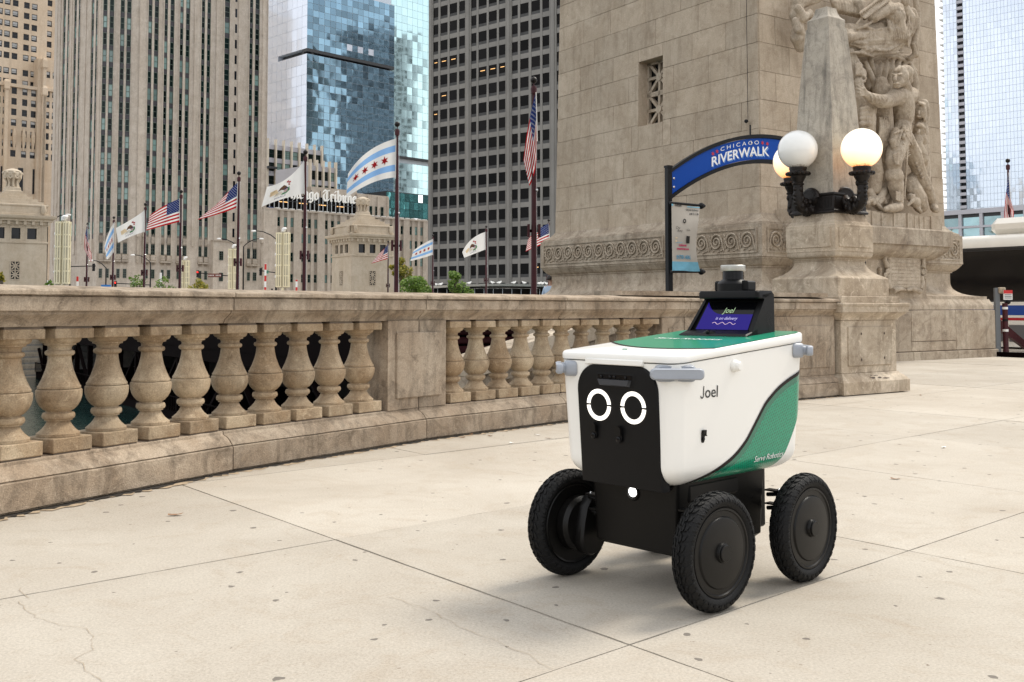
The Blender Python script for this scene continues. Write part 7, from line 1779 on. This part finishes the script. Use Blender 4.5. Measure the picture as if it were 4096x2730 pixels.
pylon(913, 950, 995, 1160, 150, 'cream caged lamp pylon behind the flagpole by the tower porch')
M['sigr'] = emis('red_signal_light', (1, .03, .02), 2.2); M['sgn'] = plain('green_street_sign', (.02, .25, .14), .5); M['sbr'] = plain('brown_street_sign', (.16, .05, .035), .5); M['sbl'] = plain('blue_sign', (.02, .18, .55), .5)
def signal(px, y, Y, lab, lit=True, arm=None, sign=None, post=None, s=1.0):
    c = at(px, y, Y); r_ = thing('traffic_signal', lab, 'traffic light', c)
    mb = MB(); mb.box(-.17*s, -.12, -.85*s, .17*s, .12, .25*s, bev=.03); mb.build('signal_head', M['black'], r_)
    for k in range(3):
        mb = MB(); mb.lathe([(.12*s, 0), (.12*s, .03), (.0, .05)], n=12, T=lambda p: V((p.x, -.12-p.z, p.y-.02-.36*s*k))); mb.build('signal_lens', M['sigr'] if (k == 0 and lit) else M['bhd'], r_)
        mb = MB(); mb.tube([V((.14*s*cos(a), -.22, -.02-.36*s*k+.14*s*sin(a))) for a in [q*pi/6 for q in range(7)]], .02, n=4); mb.build('visor', M['black'], r_)
    if arm:
        e = at(arm[0], arm[1], Y)-c; mb = MB(); mb.tube([(-.25 if e.x > 0 else .25, .1, -.1), (e.x, .1, e.z)], .07, n=8); mb.build('mast_arm', M['black'], r_)
        if post: mb = MB(); mb.tube([(e.x, .1, e.z+.6), (e.x, .1, -c.z)], .11, n=8); mb.build('post', M['black'], r_)
    if sign:
        x0, x1, yy0, yy1, mt = sign; a, b_ = at(x0, yy1, Y)-c, at(x1, yy0, Y)-c; mb = MB(); mb.box(a.x, -.05, a.z, b_.x, -.01, b_.z); sgn_ = mb.build('street_sign', M[mt], r_)
        mb = MB()
        for k in range(9): u = lerp(a.x+.12, b_.x-.12, k/8.0); mb.box(u-.03, -.056, lerp(a.z, b_.z, .35), u+.06, -.05, lerp(a.z, b_.z, .65)) if k not in (4,) else None
        o = mb.build('sign_text', M['white'], sgn_); o['kind'] = 'stuff'
    return r_
signal(791, 1089, 160, 'traffic light showing red with a brown street sign on its arm below the tower porch', arm=(950, 1108), sign=(833, 885, 1095, 1110, 'sbr'), post=True)
signal(462, 1131, 158, 'traffic light showing red low behind the coping by the hanging city flag', arm=(600, 1141), post=True)
signal(375, 1062, 150, 'unlit traffic light on a long arm right of the large lamp pylon', False, arm=(280, 1067), post=True)
signal(1043, 1080, 150, 'dark traffic light with green street sign left of the cream pylon', False, arm=(1103, 1092), sign=(1063, 1074, 1083, 1095, 'sgn'), post=True)
signal(1088, 1160, 150, 'small dark pedestrian signal left of the cream pylon foot', False, s=.7)
def streetlight(px, yt, Y, dx, lab):
    c = at(px, yt, Y); r_ = thing('street_light', lab, 'street light', (c.x, c.y, 0)); h = c.z
    mb = MB(); mb.tube([(0, 0, 0), (0, 0, h-.8), (dx*.25, 0, h-.2), (dx*.6, 0, h+.25), (dx, 0, h+.4)], [.12, .09, .07, .06, .05], n=8); mb.build('post', M['black'], r_, smooth=50)
    mb = MB(); mb.ball((dx, 0, h+.32), .3, 10, 6, sc=(1.2, .6, .45)); mb.build('lamp_head', M['white'], r_, smooth=True)
streetlight(190, 872, 120, 2.4, 'curved arm street light behind the left bridgehouse roof')
streetlight(948, 965, 150, -2.6, 'curved arm street light reaching left over the porch of the tower')
streetlight(975, 965, 152, 2.6, 'curved arm street light reaching right over the porch of the tower')
streetlight(425, 1052, 150, -2.2, 'street light pole between the leftmost flags')
streetlight(603, 1030, 150, -2.6, 'dark street light pole between two white posts and balconies')
streetlight(1107, 935, 135, -3.0, 'curved arm street light left of the cream pylon top')
def gatearm(px, y0, y1, Y, lab, striped=True):
    a, b_ = at(px, y1, Y), at(px+2, y0, Y); r_ = thing('barrier_arm', lab, 'barrier arm', (a.x, a.y, 0)); h = b_.z
    z = 0; k = 0
    while z < h: mb = MB(); mb.box(-.11, -.05, z, .11, .05, min(h, z+.7)); mb.build('arm_segment', M['red' if (k % 2 == 0 and striped) else 'white'], r_); z += .7; k += 1
gatearm(309, 1107, 1160, 125, 'short raised red and white barrier arm left of the leftmost flag'); gatearm(1061, 1055, 1165, 125, 'tall raised red and white barrier arm beside the dark traffic light'); gatearm(1186, 1120, 1160, 125, 'short raised red and white barrier arm near the emblem flag pole')
gatearm(534, 1114, 1160, 120, 'short plain white post above the coping by the emblem flag', False); gatearm(642, 1092, 1160, 120, 'taller plain white post above the coping', False)
mb = MB(); a, b_ = at(404, 1148, 120), at(443, 1140, 120); mb.box(0, 0, 0, b_.x-a.x, .1, b_.z-a.z); o = mb.build('blue_sign', M['sbl']); o.location = a; tag(o, 'blue street sign just above the coping under the hanging city flag', 'sign')
# white curved canopy with gulls
ca_, cb_ = at(1700, 1146, 150), at(2190, 1150, 150)
cn = thing('curved_canopy', 'thin white curved roof of a glass pavilion at the foot of the office slab', 'pavilion', (ca_.x, ca_.y, 0))
mb = MB(); n_ = 24
zt1 = at(1950, 1144, 150).z; zt0 = at(1950, 1162, 150).z
top_ = []; 
rings = []
for k in range(n_+1): f = k/n_; x = lerp(0, cb_.x-ca_.x+4, f); bow = 1.4*(1-(2*f-1)**2)*.28; rings.append([V((x, -1.2, zt1-.45+bow)), V((x, -1.6, zt1-.15+bow)), V((x, 12, zt1+.0+bow)), V((x, 12, zt1-.5+bow))])
mb.loft(rings); mb.build('roof', M['white'], cn)
mb = MB(); mb.box(.4, .6, -.2, cb_.x-ca_.x+3, 11, zt1-.42); mb.build('glazing', M['bgl'], cn)
for k in range(14): u = .4+k*1.35; mb = MB(); mb.box(u, .5, -.2, u+.08, .6, zt1-.42); mb.build('glazing_bar', M['mull'], cn)
def gullmesh():
    mb = MB(); mb.ball((0, 0, .16), .13, 10, 7, sc=(1.7, .8, .8)); mb.ball((.2, 0, .28), .07, 8, 6); mb.tube([(.12, 0, .2), (.2, 0, .28)], [.08, .055], n=8); mb.tube([(-.15, 0, .17), (-.34, 0, .14)], [.07, .02], n=6, flat=.5); mb.tube([(.26, 0, .28), (.33, 0, .26)], [.018, .006], n=5); mb.tube([(0, .04, .08), (0, .04, 0)], .01, n=4); mb.tube([(0, -.04, .08), (0, -.04, 0)], .01, n=4)
    return mb.mesh('gull_body', M['white'], smooth=60)
gm_ = gullmesh(); glabs = ['leftmost', 'second', 'third', 'fourth', 'fifth', 'sixth', 'seventh', 'eighth', 'ninth', 'tenth']
for k, px in enumerate((1743, 1761, 1876, 1970, 1997, 2055, 2097, 2157, 2170, 2187)):
    p = at(px, 1146, 148.6); f = (p.x-ca_.x)/(cb_.x-ca_.x+4); z = zt1-.15+1.4*(1-(2*f-1)**2)*.28
    g_ = thing('gull', 'white gull standing on the pavilion roof, '+glabs[k]+' from the left of its flock', 'bird', (p.x, 149.0, z+.02), (.2 if k % 3 else 2.7), 'gulls on the pavilion roof'); place('body', gm_, g_, scale=(1.25,)*3)

# ------------------------------------------------------------------ trees
def leafm(name, c1, c2):
    m, t, b = newmat(name); oi = N(t, 'ShaderNodeNewGeometry'); c = ramp(t, oi.outputs['Random Per Island'], .1, .9, c1, c2); t.links.new(c, b.inputs['Base Color']); b.inputs['Roughness'].default_value = .6
    b.inputs['Subsurface Weight'].default_value = .0; tr = N(t, 'ShaderNodeBsdfTranslucent'); t.links.new(c, tr.inputs['Color']); ms = N(t, 'ShaderNodeMixShader'); ms.inputs[0].default_value = .35
    t.links.new(b.outputs[0], ms.inputs[1]); t.links.new(tr.outputs[0], ms.inputs[2]); t.links.new(ms.outputs[0], t.nodes['Material Output'].inputs['Surface']); return m
M['leafg'] = leafm('green_foliage', (.05, .12, .012), (.16, .26, .03)); M['leafy'] = leafm('yellow_green_foliage', (.12, .16, .02), (.42, .33, .04)); M['leafb'] = leafm('bright_green_foliage', (.07, .15, .02), (.22, .33, .05)); M['bark'] = plain('tree_bark', (.10, .08, .06), .9)
def tree(px, ytop, Y, wpx, mt, lab, seed, n=900, open_=.5):
    c = at(px, ytop, Y); rr = random.Random(seed); w = wpx/FPX*Y/2; h = c.z; r_ = thing('tree', lab, 'tree', (c.x, c.y, -.1))
    zb = max(.8, h-w*2.6); mb = MB(); mb.tube([(0, 0, 0), (.05, 0, zb), (.1, .05, h*.8)], [.14, .1, .03], n=8)
    tips = []
    for k in range(11):
        a = rr.random()*2*pi; z0 = lerp(zb, h*.8, rr.random()); r = w*rr.uniform(.45, .95)*(1-.5*max(0, (z0-zb)/(h-zb))); tp = V((cos(a)*r, sin(a)*r, z0+rr.uniform(.3, 1.2)*(h-z0)*.6)); mb.tube([(.05, 0, z0*.9), (cos(a)*r*.4, sin(a)*r*.4, z0+.2), tp], [.05, .035, .012], n=5); tips.append(tp)
    mb.build('trunk', M['bark'], r_)
    for k in range(9): tips.append(V((rr.uniform(-.35, .35)*w, rr.uniform(-.35, .35)*w, lerp(zb, h*.98, rr.random()))))
    tips.append(V((0, 0, h-w*.15)))
    mb = MB()
    for t_ in tips:
        cs = w*rr.uniform(.20, .40)
        for q in range(n//len(tips)):
            d = V((rr.gauss(0, 1), rr.gauss(0, 1), rr.gauss(0, .8))); d = d.normalized()*cs*rr.random()**.45; p = t_+d
            if p.z > h+.1: continue
            s_ = rr.uniform(.10, .20)*max(.8, Y/130); u = V((rr.gauss(0, 1), rr.gauss(0, 1), rr.gauss(0, .6))).normalized(); v = u.orthogonal().normalized(); mb.add([p-u*s_, p+v*s_*.5, p+u*s_, p-v*s_*.5], [(0, 1, 2, 3)])
    o = mb.build('crown', M[mt], r_, fix=False); return r_
tree(1600, 1030, 122, 95, 'leafy', 'yellow green tree just right of the far bridgehouse', 1, 2600); tree(1655, 1105, 118, 130, 'leafb', 'rounded bright green tree behind the coping left of the office slab', 2, 3200); tree(1690, 1120, 121, 80, 'leafb', 'low green tree touching the left edge of the pavilion', 5, 1800)
tree(1822, 1085, 120, 90, 'leafb', 'pointed green tree in front of the white curved canopy', 3, 2400); tree(1870, 1145, 118, 55, 'leafb', 'small green shrub tree right of the pointed tree', 4, 900)
tree(548, 1095, 118, 90, 'leafg', 'thin leafed green tree above the coping by the emblem flag', 6, 520); tree(660, 1105, 118, 110, 'leafg', 'thin green tree between the white post and the striped flag', 7, 700); tree(795, 1113, 112, 95, 'leafy', 'yellow tinged tree left of the porch flagpole', 8, 900)
tree(200, 1120, 112, 60, 'leafg', 'small dark green tree between the left bridgehouse and the lamp pylon', 9, 500); tree(4, 1085, 60, 26, 'leafy', 'orange leafed twigs at the extreme left edge', 12, 160)
# ------------------------------------------------------------------ arched sign over the stair
M['sblue'] = plain('sign_blue', (.001, .06, .36), .5, spec=.2, var=.05, vs=2); M['spale'] = plain('letter_white', (.85, .86, .88), .5); M['sred'] = plain('letter_red', (.5, .015, .03), .5); M['sshade'] = plain('letter_shadow_blue', (.10, .25, .62), .5)
AY0, AY1 = 14.0, 15.6
aL_, aR_ = at(2677, 1175, AY0), at(3452, 1175, AY1)
ar = thing('arched_sign', 'blue arched sign in a black frame over the stair left of the globe lamps', 'sign', (aL_.x, aL_.y, 0))
ax = V((aR_.x-aL_.x, aR_.y-aL_.y, 0)); AL = ax.length; ax.normalize(); an_ = V((ax.y, -ax.x, 0)); PA = V((aL_.x, aL_.y, 0))
def AU(px, py): p = onplane(px, py, PA, an_); return (p-PA).dot(ax), p.z
def AT(u, z, d): return PA+ax*u+an_*d+V((0, 0, z))-ar.location
zA = lambda x, y: (2100+x/1.96, 400+y/1.96)
outer = [AU(*zA(*p)) for p in ((1140, 535), (1300, 430), (1500, 345), (1700, 285), (1850, 268), (1960, 272))]
inner_ = [AU(*zA(*p)) for p in ((1140, 775), (1300, 675), (1500, 575), (1700, 515), (1850, 500), (1960, 500))]
def fitarc(pts, um):
    # quadratic in (u-um)
    import itertools
    s0 = sum(1 for p in pts); s2 = sum((p[0]-um)**2 for p in pts); s4 = sum((p[0]-um)**4 for p in pts); t0 = sum(p[1] for p in pts); t2 = sum(p[1]*(p[0]-um)**2 for p in pts)
    det = s0*s4-s2*s2; return (t0*s4-t2*s2)/det, (s0*t2-s2*t0)/det
um = AL/2
oc, oq = fitarc(outer, um); ic, iq = fitarc(inner_, um)
zo = lambda u: oc+oq*(u-um)**2
zi = lambda u: ic+iq*(u-um)**2
mb = MB(); nn_ = 40
for fz, th in ((zo, 0), (zi, 0)):
    rings = []
    for k in range(nn_+1): u = lerp(.0, AL, k/nn_); z = fz(u)-(.03 if fz is zo else -.03); rings.append([AT(u, z-.025, -.04), AT(u, z-.025, .04), AT(u, z+.025, .04), AT(u, z+.025, -.04)])
    mb.loft(rings)
mb.build('arch_frame', M['black'], ar)
rings = []
for k in range(nn_+1): u = lerp(.02, AL-.02, k/nn_); rings.append([AT(u, zi(u)+.06, -.02), AT(u, zi(u)+.06, .02), AT(u, zo(u)-.06, .02), AT(u, zo(u)-.06, -.02)])
mb = MB(); mb.loft(rings); pnl = mb.build('sign_panel', M['sblue'], ar)
for u in (.0, AL):
    mb = MB(); mb.box(u-.036, -.036, -.5, u+.036, .036, zo(0)+.03, T=lambda p: AT(p.x, p.z, p.y)); mb.box(u-.043, -.043, zo(0)+.03, u+.043, .043, zo(0)+.06, T=lambda p: AT(p.x, p.z, p.y)); mb.build('post', M['black'], ar)
for u, z in ((.07, zo(.07)-.16), (.07, zi(.07)+.14), (um-.35, zo(um-.35)-.12), (um-.35, zi(um-.35)+.12)):
    mb = MB(); mb.lathe([(.016, 0), (.016, .012), (.006, .018)], n=8, T=lambda p: AT(u+p.x, z+p.y, .02+p.z)); mb.build('bolt', M['steel'], pnl)
mb = MB(); mb.tube([AT(um-.35, zo(um-.35), 0), AT(um-.35, zo(um-.35)+.14, 0)], .012, n=5); mb.build('bird_spike', M['black'], ar)
def arctext(txt, size, u0, u1, frac, mt, d, bold=0.0, dx=0, dz=0, name='lettering'):
    me = textmesh(txt, size, bold=bold); xs = [v.co.x for v in me.vertices]; x0, x1 = min(xs), max(xs)
    for v in me.vertices:
        u = lerp(u0, u1, (v.co.x-x0)/(x1-x0))+dx; base = lerp(zi(u)+.06, zo(u)-.06, frac)+dz; v.co = AT(u, base+v.co.y, d)
    me.materials.clear(); me.materials.append(mt); return place(name, me, pnl)
uc0, uc1 = AU(*zA(1525, 395))[0], AU(*zA(1825, 345))[0]; ur0, ur1 = AU(*zA(1455, 500))[0], AU(*zA(1905, 430))[0]
arctext('C H I C A G O', .078, uc0, uc1, .71, M['spale'], .024)
arctext('RIVERWALK', .185, ur0, ur1, .17, M['spale'], .026, bold=.003)
arctext('RIVERWALK', .185, ur0, ur1, .17, M['sshade'], .0225, bold=.002, dx=.018, dz=-.018)
for (x, y) in ((1465, 425), (1497, 407), (1853, 340), (1891, 347)):
    u, z = AU(*zA(x, y)); mb = MB(); P = []
    for k in range(12): a = pi/2+k*pi/6; r = .034 if k % 2 == 0 else .015; P.append((u+r*cos(a), z+r*sin(a)))
    mb.add([AT(u, z, .025)]+[AT(p[0], p[1], .025) for p in P], [(0, k+1, (k+1) % 12+1) for k in range(12)]); mb.build('red_star', M['sred'], pnl, fix=False)
# banner on the post
M['ban'] = plain('banner_grey_cloth', (.50, .46, .40), .8, var=.05, vs=4); M['bbl'] = plain('banner_light_blue', (.20, .50, .66), .8, var=.12, vs=8); M['bpk'] = plain('banner_pink', (.55, .03, .12), .7)
bn_ = thing('hanging_banner', 'narrow grey banner with blue foot reading ENTER HERE on the sign post', 'banner', at(2688, 900, AY0-.1))
def BN(px, py): return at(px, py, AY0-.1+.35*(px-2688)/150)
cor = lambda x, y: (2650+x/4.61, 780+y/4.61)
bo = bn_.location.copy()
hx0 = lambda v: lerp(165, 182, v)           # left edge, v 0 top..1 bottom
def hx1(v): 
    k = [(0, 688), (.1, 668), (.3, 632), (.5, 605), (.65, 600), (.8, 622), (.9, 655), (1, 695)]
    for a, b_ in zip(k[:-1], k[1:]):
        if a[0] <= v <= b_[0]: return lerp(a[1], b_[1], (v-a[0])/(b_[0]-a[0]))
def BS(u, v, d=0.0):
    x = lerp(hx0(v), hx1(v), u); y = lerp(lerp(145, 192, u), lerp(1418, 1432, u), v); p = BN(*cor(x, y)); return p+V((0, -.10*sin(v*pi)*u-d+.02*sin(v*9+u*3)*u, 0))-bo
mb = MB(); mb.grid(lambda u, v: BS(u, v), 12, 40, mf=lambda i, j: 1 if j >= 34 else 0); clo = mb.build('cloth', [M['ban'], M['bbl']], bn_, smooth=True, fix=False)
for v, (x, y) in ((0, (700, 205)), (1, (705, 1418))):
    e = BN(*cor(780, y))-bo; s_ = BS(0, v)+V((-.02, 0, 0)); mb = MB(); mb.tube([s_, e], .018, n=8); mb.ball(e-V((.03, 0, 0)), .035, 10, 7); mb.ball(BN(*cor(715, y))-bo, .045, 10, 7); mb.build('banner_arm', M['black'], bn_, smooth=50)
def btext(txt, size, u0, u1, v, mt, bold=.0, shear=0.0):
    me = textmesh(txt, size, bold=bold, shear=shear); xs = [p.co.x for p in me.vertices]; x0, x1 = min(xs), max(xs)
    for p in me.vertices: p.co = BS(lerp(u0, u1, (p.co.x-x0)/(x1-x0)), v-p.co.y, .012)
    me.materials.clear(); me.materials.append(mt); place('lettering', me, clo)
btext('CHICAGO', .035, .12, .36, .045, M['txtk'], .002); btext('CHICAGO RIVERWALK', .038, .52, .97, .10, M['txtk'], .001); btext('6 AM TO 11 PM', .045, .64, .97, .16, M['txtk'], .001)
btext('colores', .05, .28, .60, .625, M['bpk'], .002); btext('mexicanos', .042, .20, .70, .675, M['bpk'], .002); btext('ENTER HERE', .075, .18, .74, .81, plain('banner_blue_text', (.05, .32, .52), .7), .0015)
btext('O', .085, .42, .54, .285, M['txtk'], .004); btext('Cru', .055, .16, .32, .375, M['txtk'], .0, .3); btext('Buoy', .045, .22, .42, .415, M['txtk'], .0, .3); btext('Co.', .045, .58, .72, .40, M['txtk'], .0, .3)
mb = MB(); mb.grid(lambda u, v: BS(lerp(.58, .72, u), lerp(.475, .58, v), .012), 3, 3); mb.build('cup_print', M['txtk'], clo, fix=False)
for (u0, u1, v0, v1, mt) in ((.0, .06, .018, .045, 'bbl'), (.56, 1.0, .038-.004, .050-.004, 'bbl'), (.14, .22, .50, .515, 'ftn'), (.16, .42, .572, .577, 'bbl'), (.14, .20, .54, .57, 'ftn')):
    mb = MB(); mb.grid(lambda u, v: BS(lerp(u0, u1, u), lerp(v0, v1, v), .012), 3, 2); mb.build('print_mark', M[mt], clo, fix=False)
mb = MB(); p0b, p1b = at(2725, 1172, 13.6), at(2850, 1172, 13.9); mb.tube([p0b, p1b], .025, n=6); mb.tube([p0b, p0b-V((0, 0, 1.2))], .025, n=6); mb.tube([p1b, p1b-V((0, 0, 1.2))], .025, n=6)
o = mb.build('handrail', M['black']); tag(o, 'black steel handrail at the head of the stair behind the robot screen', 'handrail')
# small black camera on the tower wall
mb = MB(); q = onplane(2992, 487, WCn-MT*.03, -MT); mb.ball(q-MT*.05, .035, 10, 7); mb.tube([q, q-MT*.05], .012, n=6); o = mb.build('wall_hook', M['black'], smooth=50); tag(o, 'small black fixing on the tower wall above the arched sign', 'wall fitting')
mb = MB(); q = onplane(2988, 260, WCn-MT*.03, -MT); q2 = onplane(2992, 487, WCn-MT*.03, -MT); mb.tube([q+V((0, 0, 2)), q2], .006, n=4); o = mb.build('wall_cable', M['black']); tag(o, 'thin dark cable running down the tower wall to the black fixing', 'cable')

# ------------------------------------------------------------------ bus
M['busw'] = plain('bus_white_paint', (.80, .78, .72), .3, coat=.4, var=.04, vs=2); M['busg'] = glass('bus_black_glass', (.006, .006, .007), .10, .01, .8, spec=.3, ior=1.5, var=.5); M['busb'] = plain('bus_blue_stripe', (.005, .055, .30), .35, coat=.4); M['busr'] = plain('bus_red_stripe', (.42, .01, .02), .35, coat=.4); M['busf'] = plain('bus_window_frame', (.022, .022, .024), .5); M['busk'] = plain('bus_grey_skirt', (.12, .12, .125), .5)
hbus = -38; XB = hd(hbus); NB = V((-XB.y, XB.x, 0))
PBs = at(4096, 1300, 25.0); PBs = V((PBs.x, PBs.y, 0)); bus = thing('city_bus', 'white city bus with black windows and blue and red stripes at the right edge', 'bus', PBs, hrot(hbus))
# local: x along heading (receding left), y to the left of heading = towards the camera side
def zb_(py): return at(4096, py, 25.0).z
zR, zG1, zG0 = zb_(930), zb_(993), zb_(1208)
zs_ = [zb_(y) for y in (1222, 1262, 1272, 1283, 1300)]
B0x, B1x = -6.5, 5.6
def bb(nm, x0, x1, z0, z1, d0, d1, mt, bev=0): mb = MB(); mb.box(x0, d0, z0, x1, d1, z1, bev=bev); return mb.build(nm, M[mt], bus)
sec = [(-2.5, .05), (0, .05), (0, zR-.35), (-.06, zR-.12), (-.2, zR-.02), (-.4, zR), (-2.1, zR), (-2.4, zR-.1), (-2.5, zR-.35)]
mb = MB(); mb.loft([[V((x, y, z)) for y, z in sec] for x in (B0x, B1x)]); mb.build('body', M['busw'], bus, smooth=40)
for k, (a, b_) in enumerate(((-6.3, -3.4), (-3.36, -1.0), (-.96, 1.9), (1.94, 3.6), (3.64, 5.4))): bb('window', a+.03, b_-.03, zG0+.04, zG1-.04, .0, .016, 'busg')
bb('window_band', B0x, B1x, zG0, zG1, -.01, .010, 'busf'); bb('gutter', B0x, B1x, zG1, zG1+.05, .0, .03, 'busf')
bb('roof_fairing', -4.2, 1.0, zR-.02, zR+.42, -2.1, -.35, 'busw', .15)
bb('white_stripe', B0x, B1x, zs_[0]-.0, zG0-.002, .0, .014, 'busw'); bb('blue_stripe', B0x, B1x, zs_[1], zs_[0]-.002, .0, .014, 'busb'); bb('white_stripe', B0x, B1x, zs_[2], zs_[1]-.002, .0, .012, 'busw'); bb('red_stripe', B0x, B1x, zs_[3], zs_[2]-.002, .0, .014, 'busr'); bb('white_stripe', B0x, B1x, zs_[4], zs_[3]-.002, .0, .012, 'busw')
for k in range(7): a = B0x+1.72*k; bb('skirt_panel', a+.01, a+1.70, .18, zs_[4]-.01, .0, .02, 'busk', .006)
for x in (-5.6, 4.1):
    mb = MB(); mb.lathe([(.0, -.25), (.46, -.25), (.48, -.2), (.48, -.02), (.44, .03), (.25, .03), (.22, -.02), (.0, -.02)], n=28, axis='Y', c=(x, 0, .34)); mb.build('wheel', M['rub'], bus, smooth=35)
# ------------------------------------------------------------------ posts at the tower corner
sp = thing('sign_post', 'grey steel post and dark pole with a red and white notice', 'sign post', gnd(3990, 1420))
spo = sp.location.copy(); Ys = spo.y
def SQ(x, y, dy=0): q = at(x, y, Ys+dy); return q-spo
zP = lambda x, y: (3700+x/2.613, 850+y/2.613)
mb = MB(); a, b_ = SQ(*zP(742, 1480)), SQ(*zP(775, 790)); mb.box(a.x, -.03, 0, b_.x, .05, b_.z); mb.build('steel_channel', plain('grey_galvanised_steel', (.16, .17, .18), .5, .6), sp)
mb = MB(); a, b_ = SQ(*zP(808, 1480)), SQ(*zP(850, 950)); w = (b_.x-a.x)/2; mb.lathe([(w*1.1, 0), (w*1.1, .1), (w, .12), (w, b_.z)], c=((a.x+b_.x)/2, -.05, 0), n=14); pl_2 = mb.build('dark_pole', M['maroon'], sp, smooth=40)
for z, col in ((.45*b_.z, 'white'), (.88*b_.z, 'white'), (.65*b_.z, 'black')): mb = MB(); mb.lathe([(w*1.06, z), (w*1.06, z+.05)], c=((a.x+b_.x)/2, -.05, 0), n=14); mb.build('sticker_band', M[col], pl_2)
a, b_ = SQ(*zP(790, 915)), SQ(*zP(880, 815)); mb = MB(); mb.box(a.x, -.14, a.z, b_.x, -.12, b_.z); nt_ = mb.build('notice_plate', M['white'], sp)
mb = MB(); mb.box(a.x, -.146, lerp(a.z, b_.z, .64), b_.x, -.14, b_.z); mb.build('notice_heading', M['red'], nt_)
for k in range(3): mb = MB(); zz = lerp(a.z, b_.z, .15+.17*k); mb.box(a.x+.02, -.146, zz, b_.x-.02, -.142, zz+.012); mb.build('text_line', M['txtk'], nt_)
c = SQ(*zP(865, 935)); mb = MB(); mb.ball(c, .06, 12, 8); mb.tube([c, c+V((-.06, 0, -.02))], .03, n=8); mb.build('camera_bracket', M['black'], sp, smooth=50)
c0, c1 = SQ(*zP(760, 850)), SQ(*zP(830, 785)); mb = MB(); mb.box(c0.x, -.08, c0.z, c1.x, .04, c1.z, bev=.02); mb.build('pole_cap', M['ped'], sp)
# maroon ramp beam beside the kerb
q0_, q1_ = at(3980, 1290, 23.2), at(4110, 1400, 23.6); rb_ = thing('sloping_beam', 'low maroon steel beam sloping to the ground behind the posts', 'beam', q1_)
mb = MB(); mb.tube([q0_-q1_, V((0, 0, .05)), V((.6, 0, -.1))], [.13, .09, .05], n=4); mb.build('beam', M['maroon'], rb_)
# ------------------------------------------------------------------ pedestrian beyond the tower's flared foot
def person(px, py, Y, lab):
    p = at(px, py, Y); r_ = thing('person', lab, 'person', (p.x, p.y, p.z-1.72), 2.6)
    sk = MB(); me = bpy.data.meshes.new('body')
    J = {'pel': (0, 0, .95, .13), 'che': (0, .02, 1.30, .15), 'nk': (0, .01, 1.48, .055), 'hd0': (0, .0, 1.58, .075), 'hd1': (0, -.01, 1.67, .085), 'shL': (.17, .01, 1.42, .06), 'elL': (.24, .03, 1.15, .045), 'haL': (.22, -.05, .90, .035), 'shR': (-.17, .01, 1.42, .06), 'elR': (-.24, .03, 1.15, .045), 'haR': (-.22, -.05, .90, .035), 'hiL': (.09, 0, .9, .09), 'knL': (.10, -.04, .5, .06), 'anL': (.10, .03, .09, .045), 'toL': (.11, -.12, .03, .035), 'hiR': (-.09, 0, .9, .09), 'knR': (-.10, .03, .5, .06), 'anR': (-.10, .09, .09, .045), 'toR': (-.11, -.05, .03, .035)}
    Ed = [('pel', 'che'), ('che', 'nk'), ('nk', 'hd0'), ('hd0', 'hd1'), ('che', 'shL'), ('shL', 'elL'), ('elL', 'haL'), ('che', 'shR'), ('shR', 'elR'), ('elR', 'haR'), ('pel', 'hiL'), ('hiL', 'knL'), ('knL', 'anL'), ('anL', 'toL'), ('pel', 'hiR'), ('hiR', 'knR'), ('knR', 'anR'), ('anR', 'toR')]
    ks = list(J); me.from_pydata([J[k][:3] for k in ks], [(ks.index(a), ks.index(b_)) for a, b_ in Ed], []); o = bpy.data.objects.new('body', me); COL.objects.link(o)
    md = o.modifiers.new('s', 'SKIN'); 
    if not me.skin_vertices: me.attributes  # layer created with the modifier
    o.data.skin_vertices.new() if hasattr(o.data.skin_vertices, 'new') and not o.data.skin_vertices else None
    if o.data.skin_vertices:
        for i, k in enumerate(ks): o.data.skin_vertices[0].data[i].radius = (J[k][3],)*2
    o.modifiers.new('u', 'SUBSURF').levels = 1
    dg = bpy.context.evaluated_depsgraph_get(); dg.update(); m2 = bpy.data.meshes.new_from_object(o.evaluated_get(dg)); bpy.data.objects.remove(o)
    mats = [plain('skin_tone', (.45, .26, .18), .6), plain('pale_blue_shirt', (.45, .55, .68), .8), plain('dark_trousers', (.03, .035, .05), .8), plain('dark_hair', (.02, .013, .01), .6)]
    m2.materials.clear(); [m2.materials.append(x) for x in mats]
    for f in m2.polygons: z = f.center.z; f.material_index = 2 if z < .96 else (1 if z < 1.46 else 0); f.use_smooth = True
    place('body', m2, r_); mb = MB(); mb.ball((0, .02, 1.66), .105, 12, 8, sc=(.95, 1.05, 1.05), z0=-.3); mb.build('hair', mats[3], r_, smooth=True)
person(2204, 1106, 26.5, 'person in a pale blue shirt half hidden behind the flared foot of the tower')
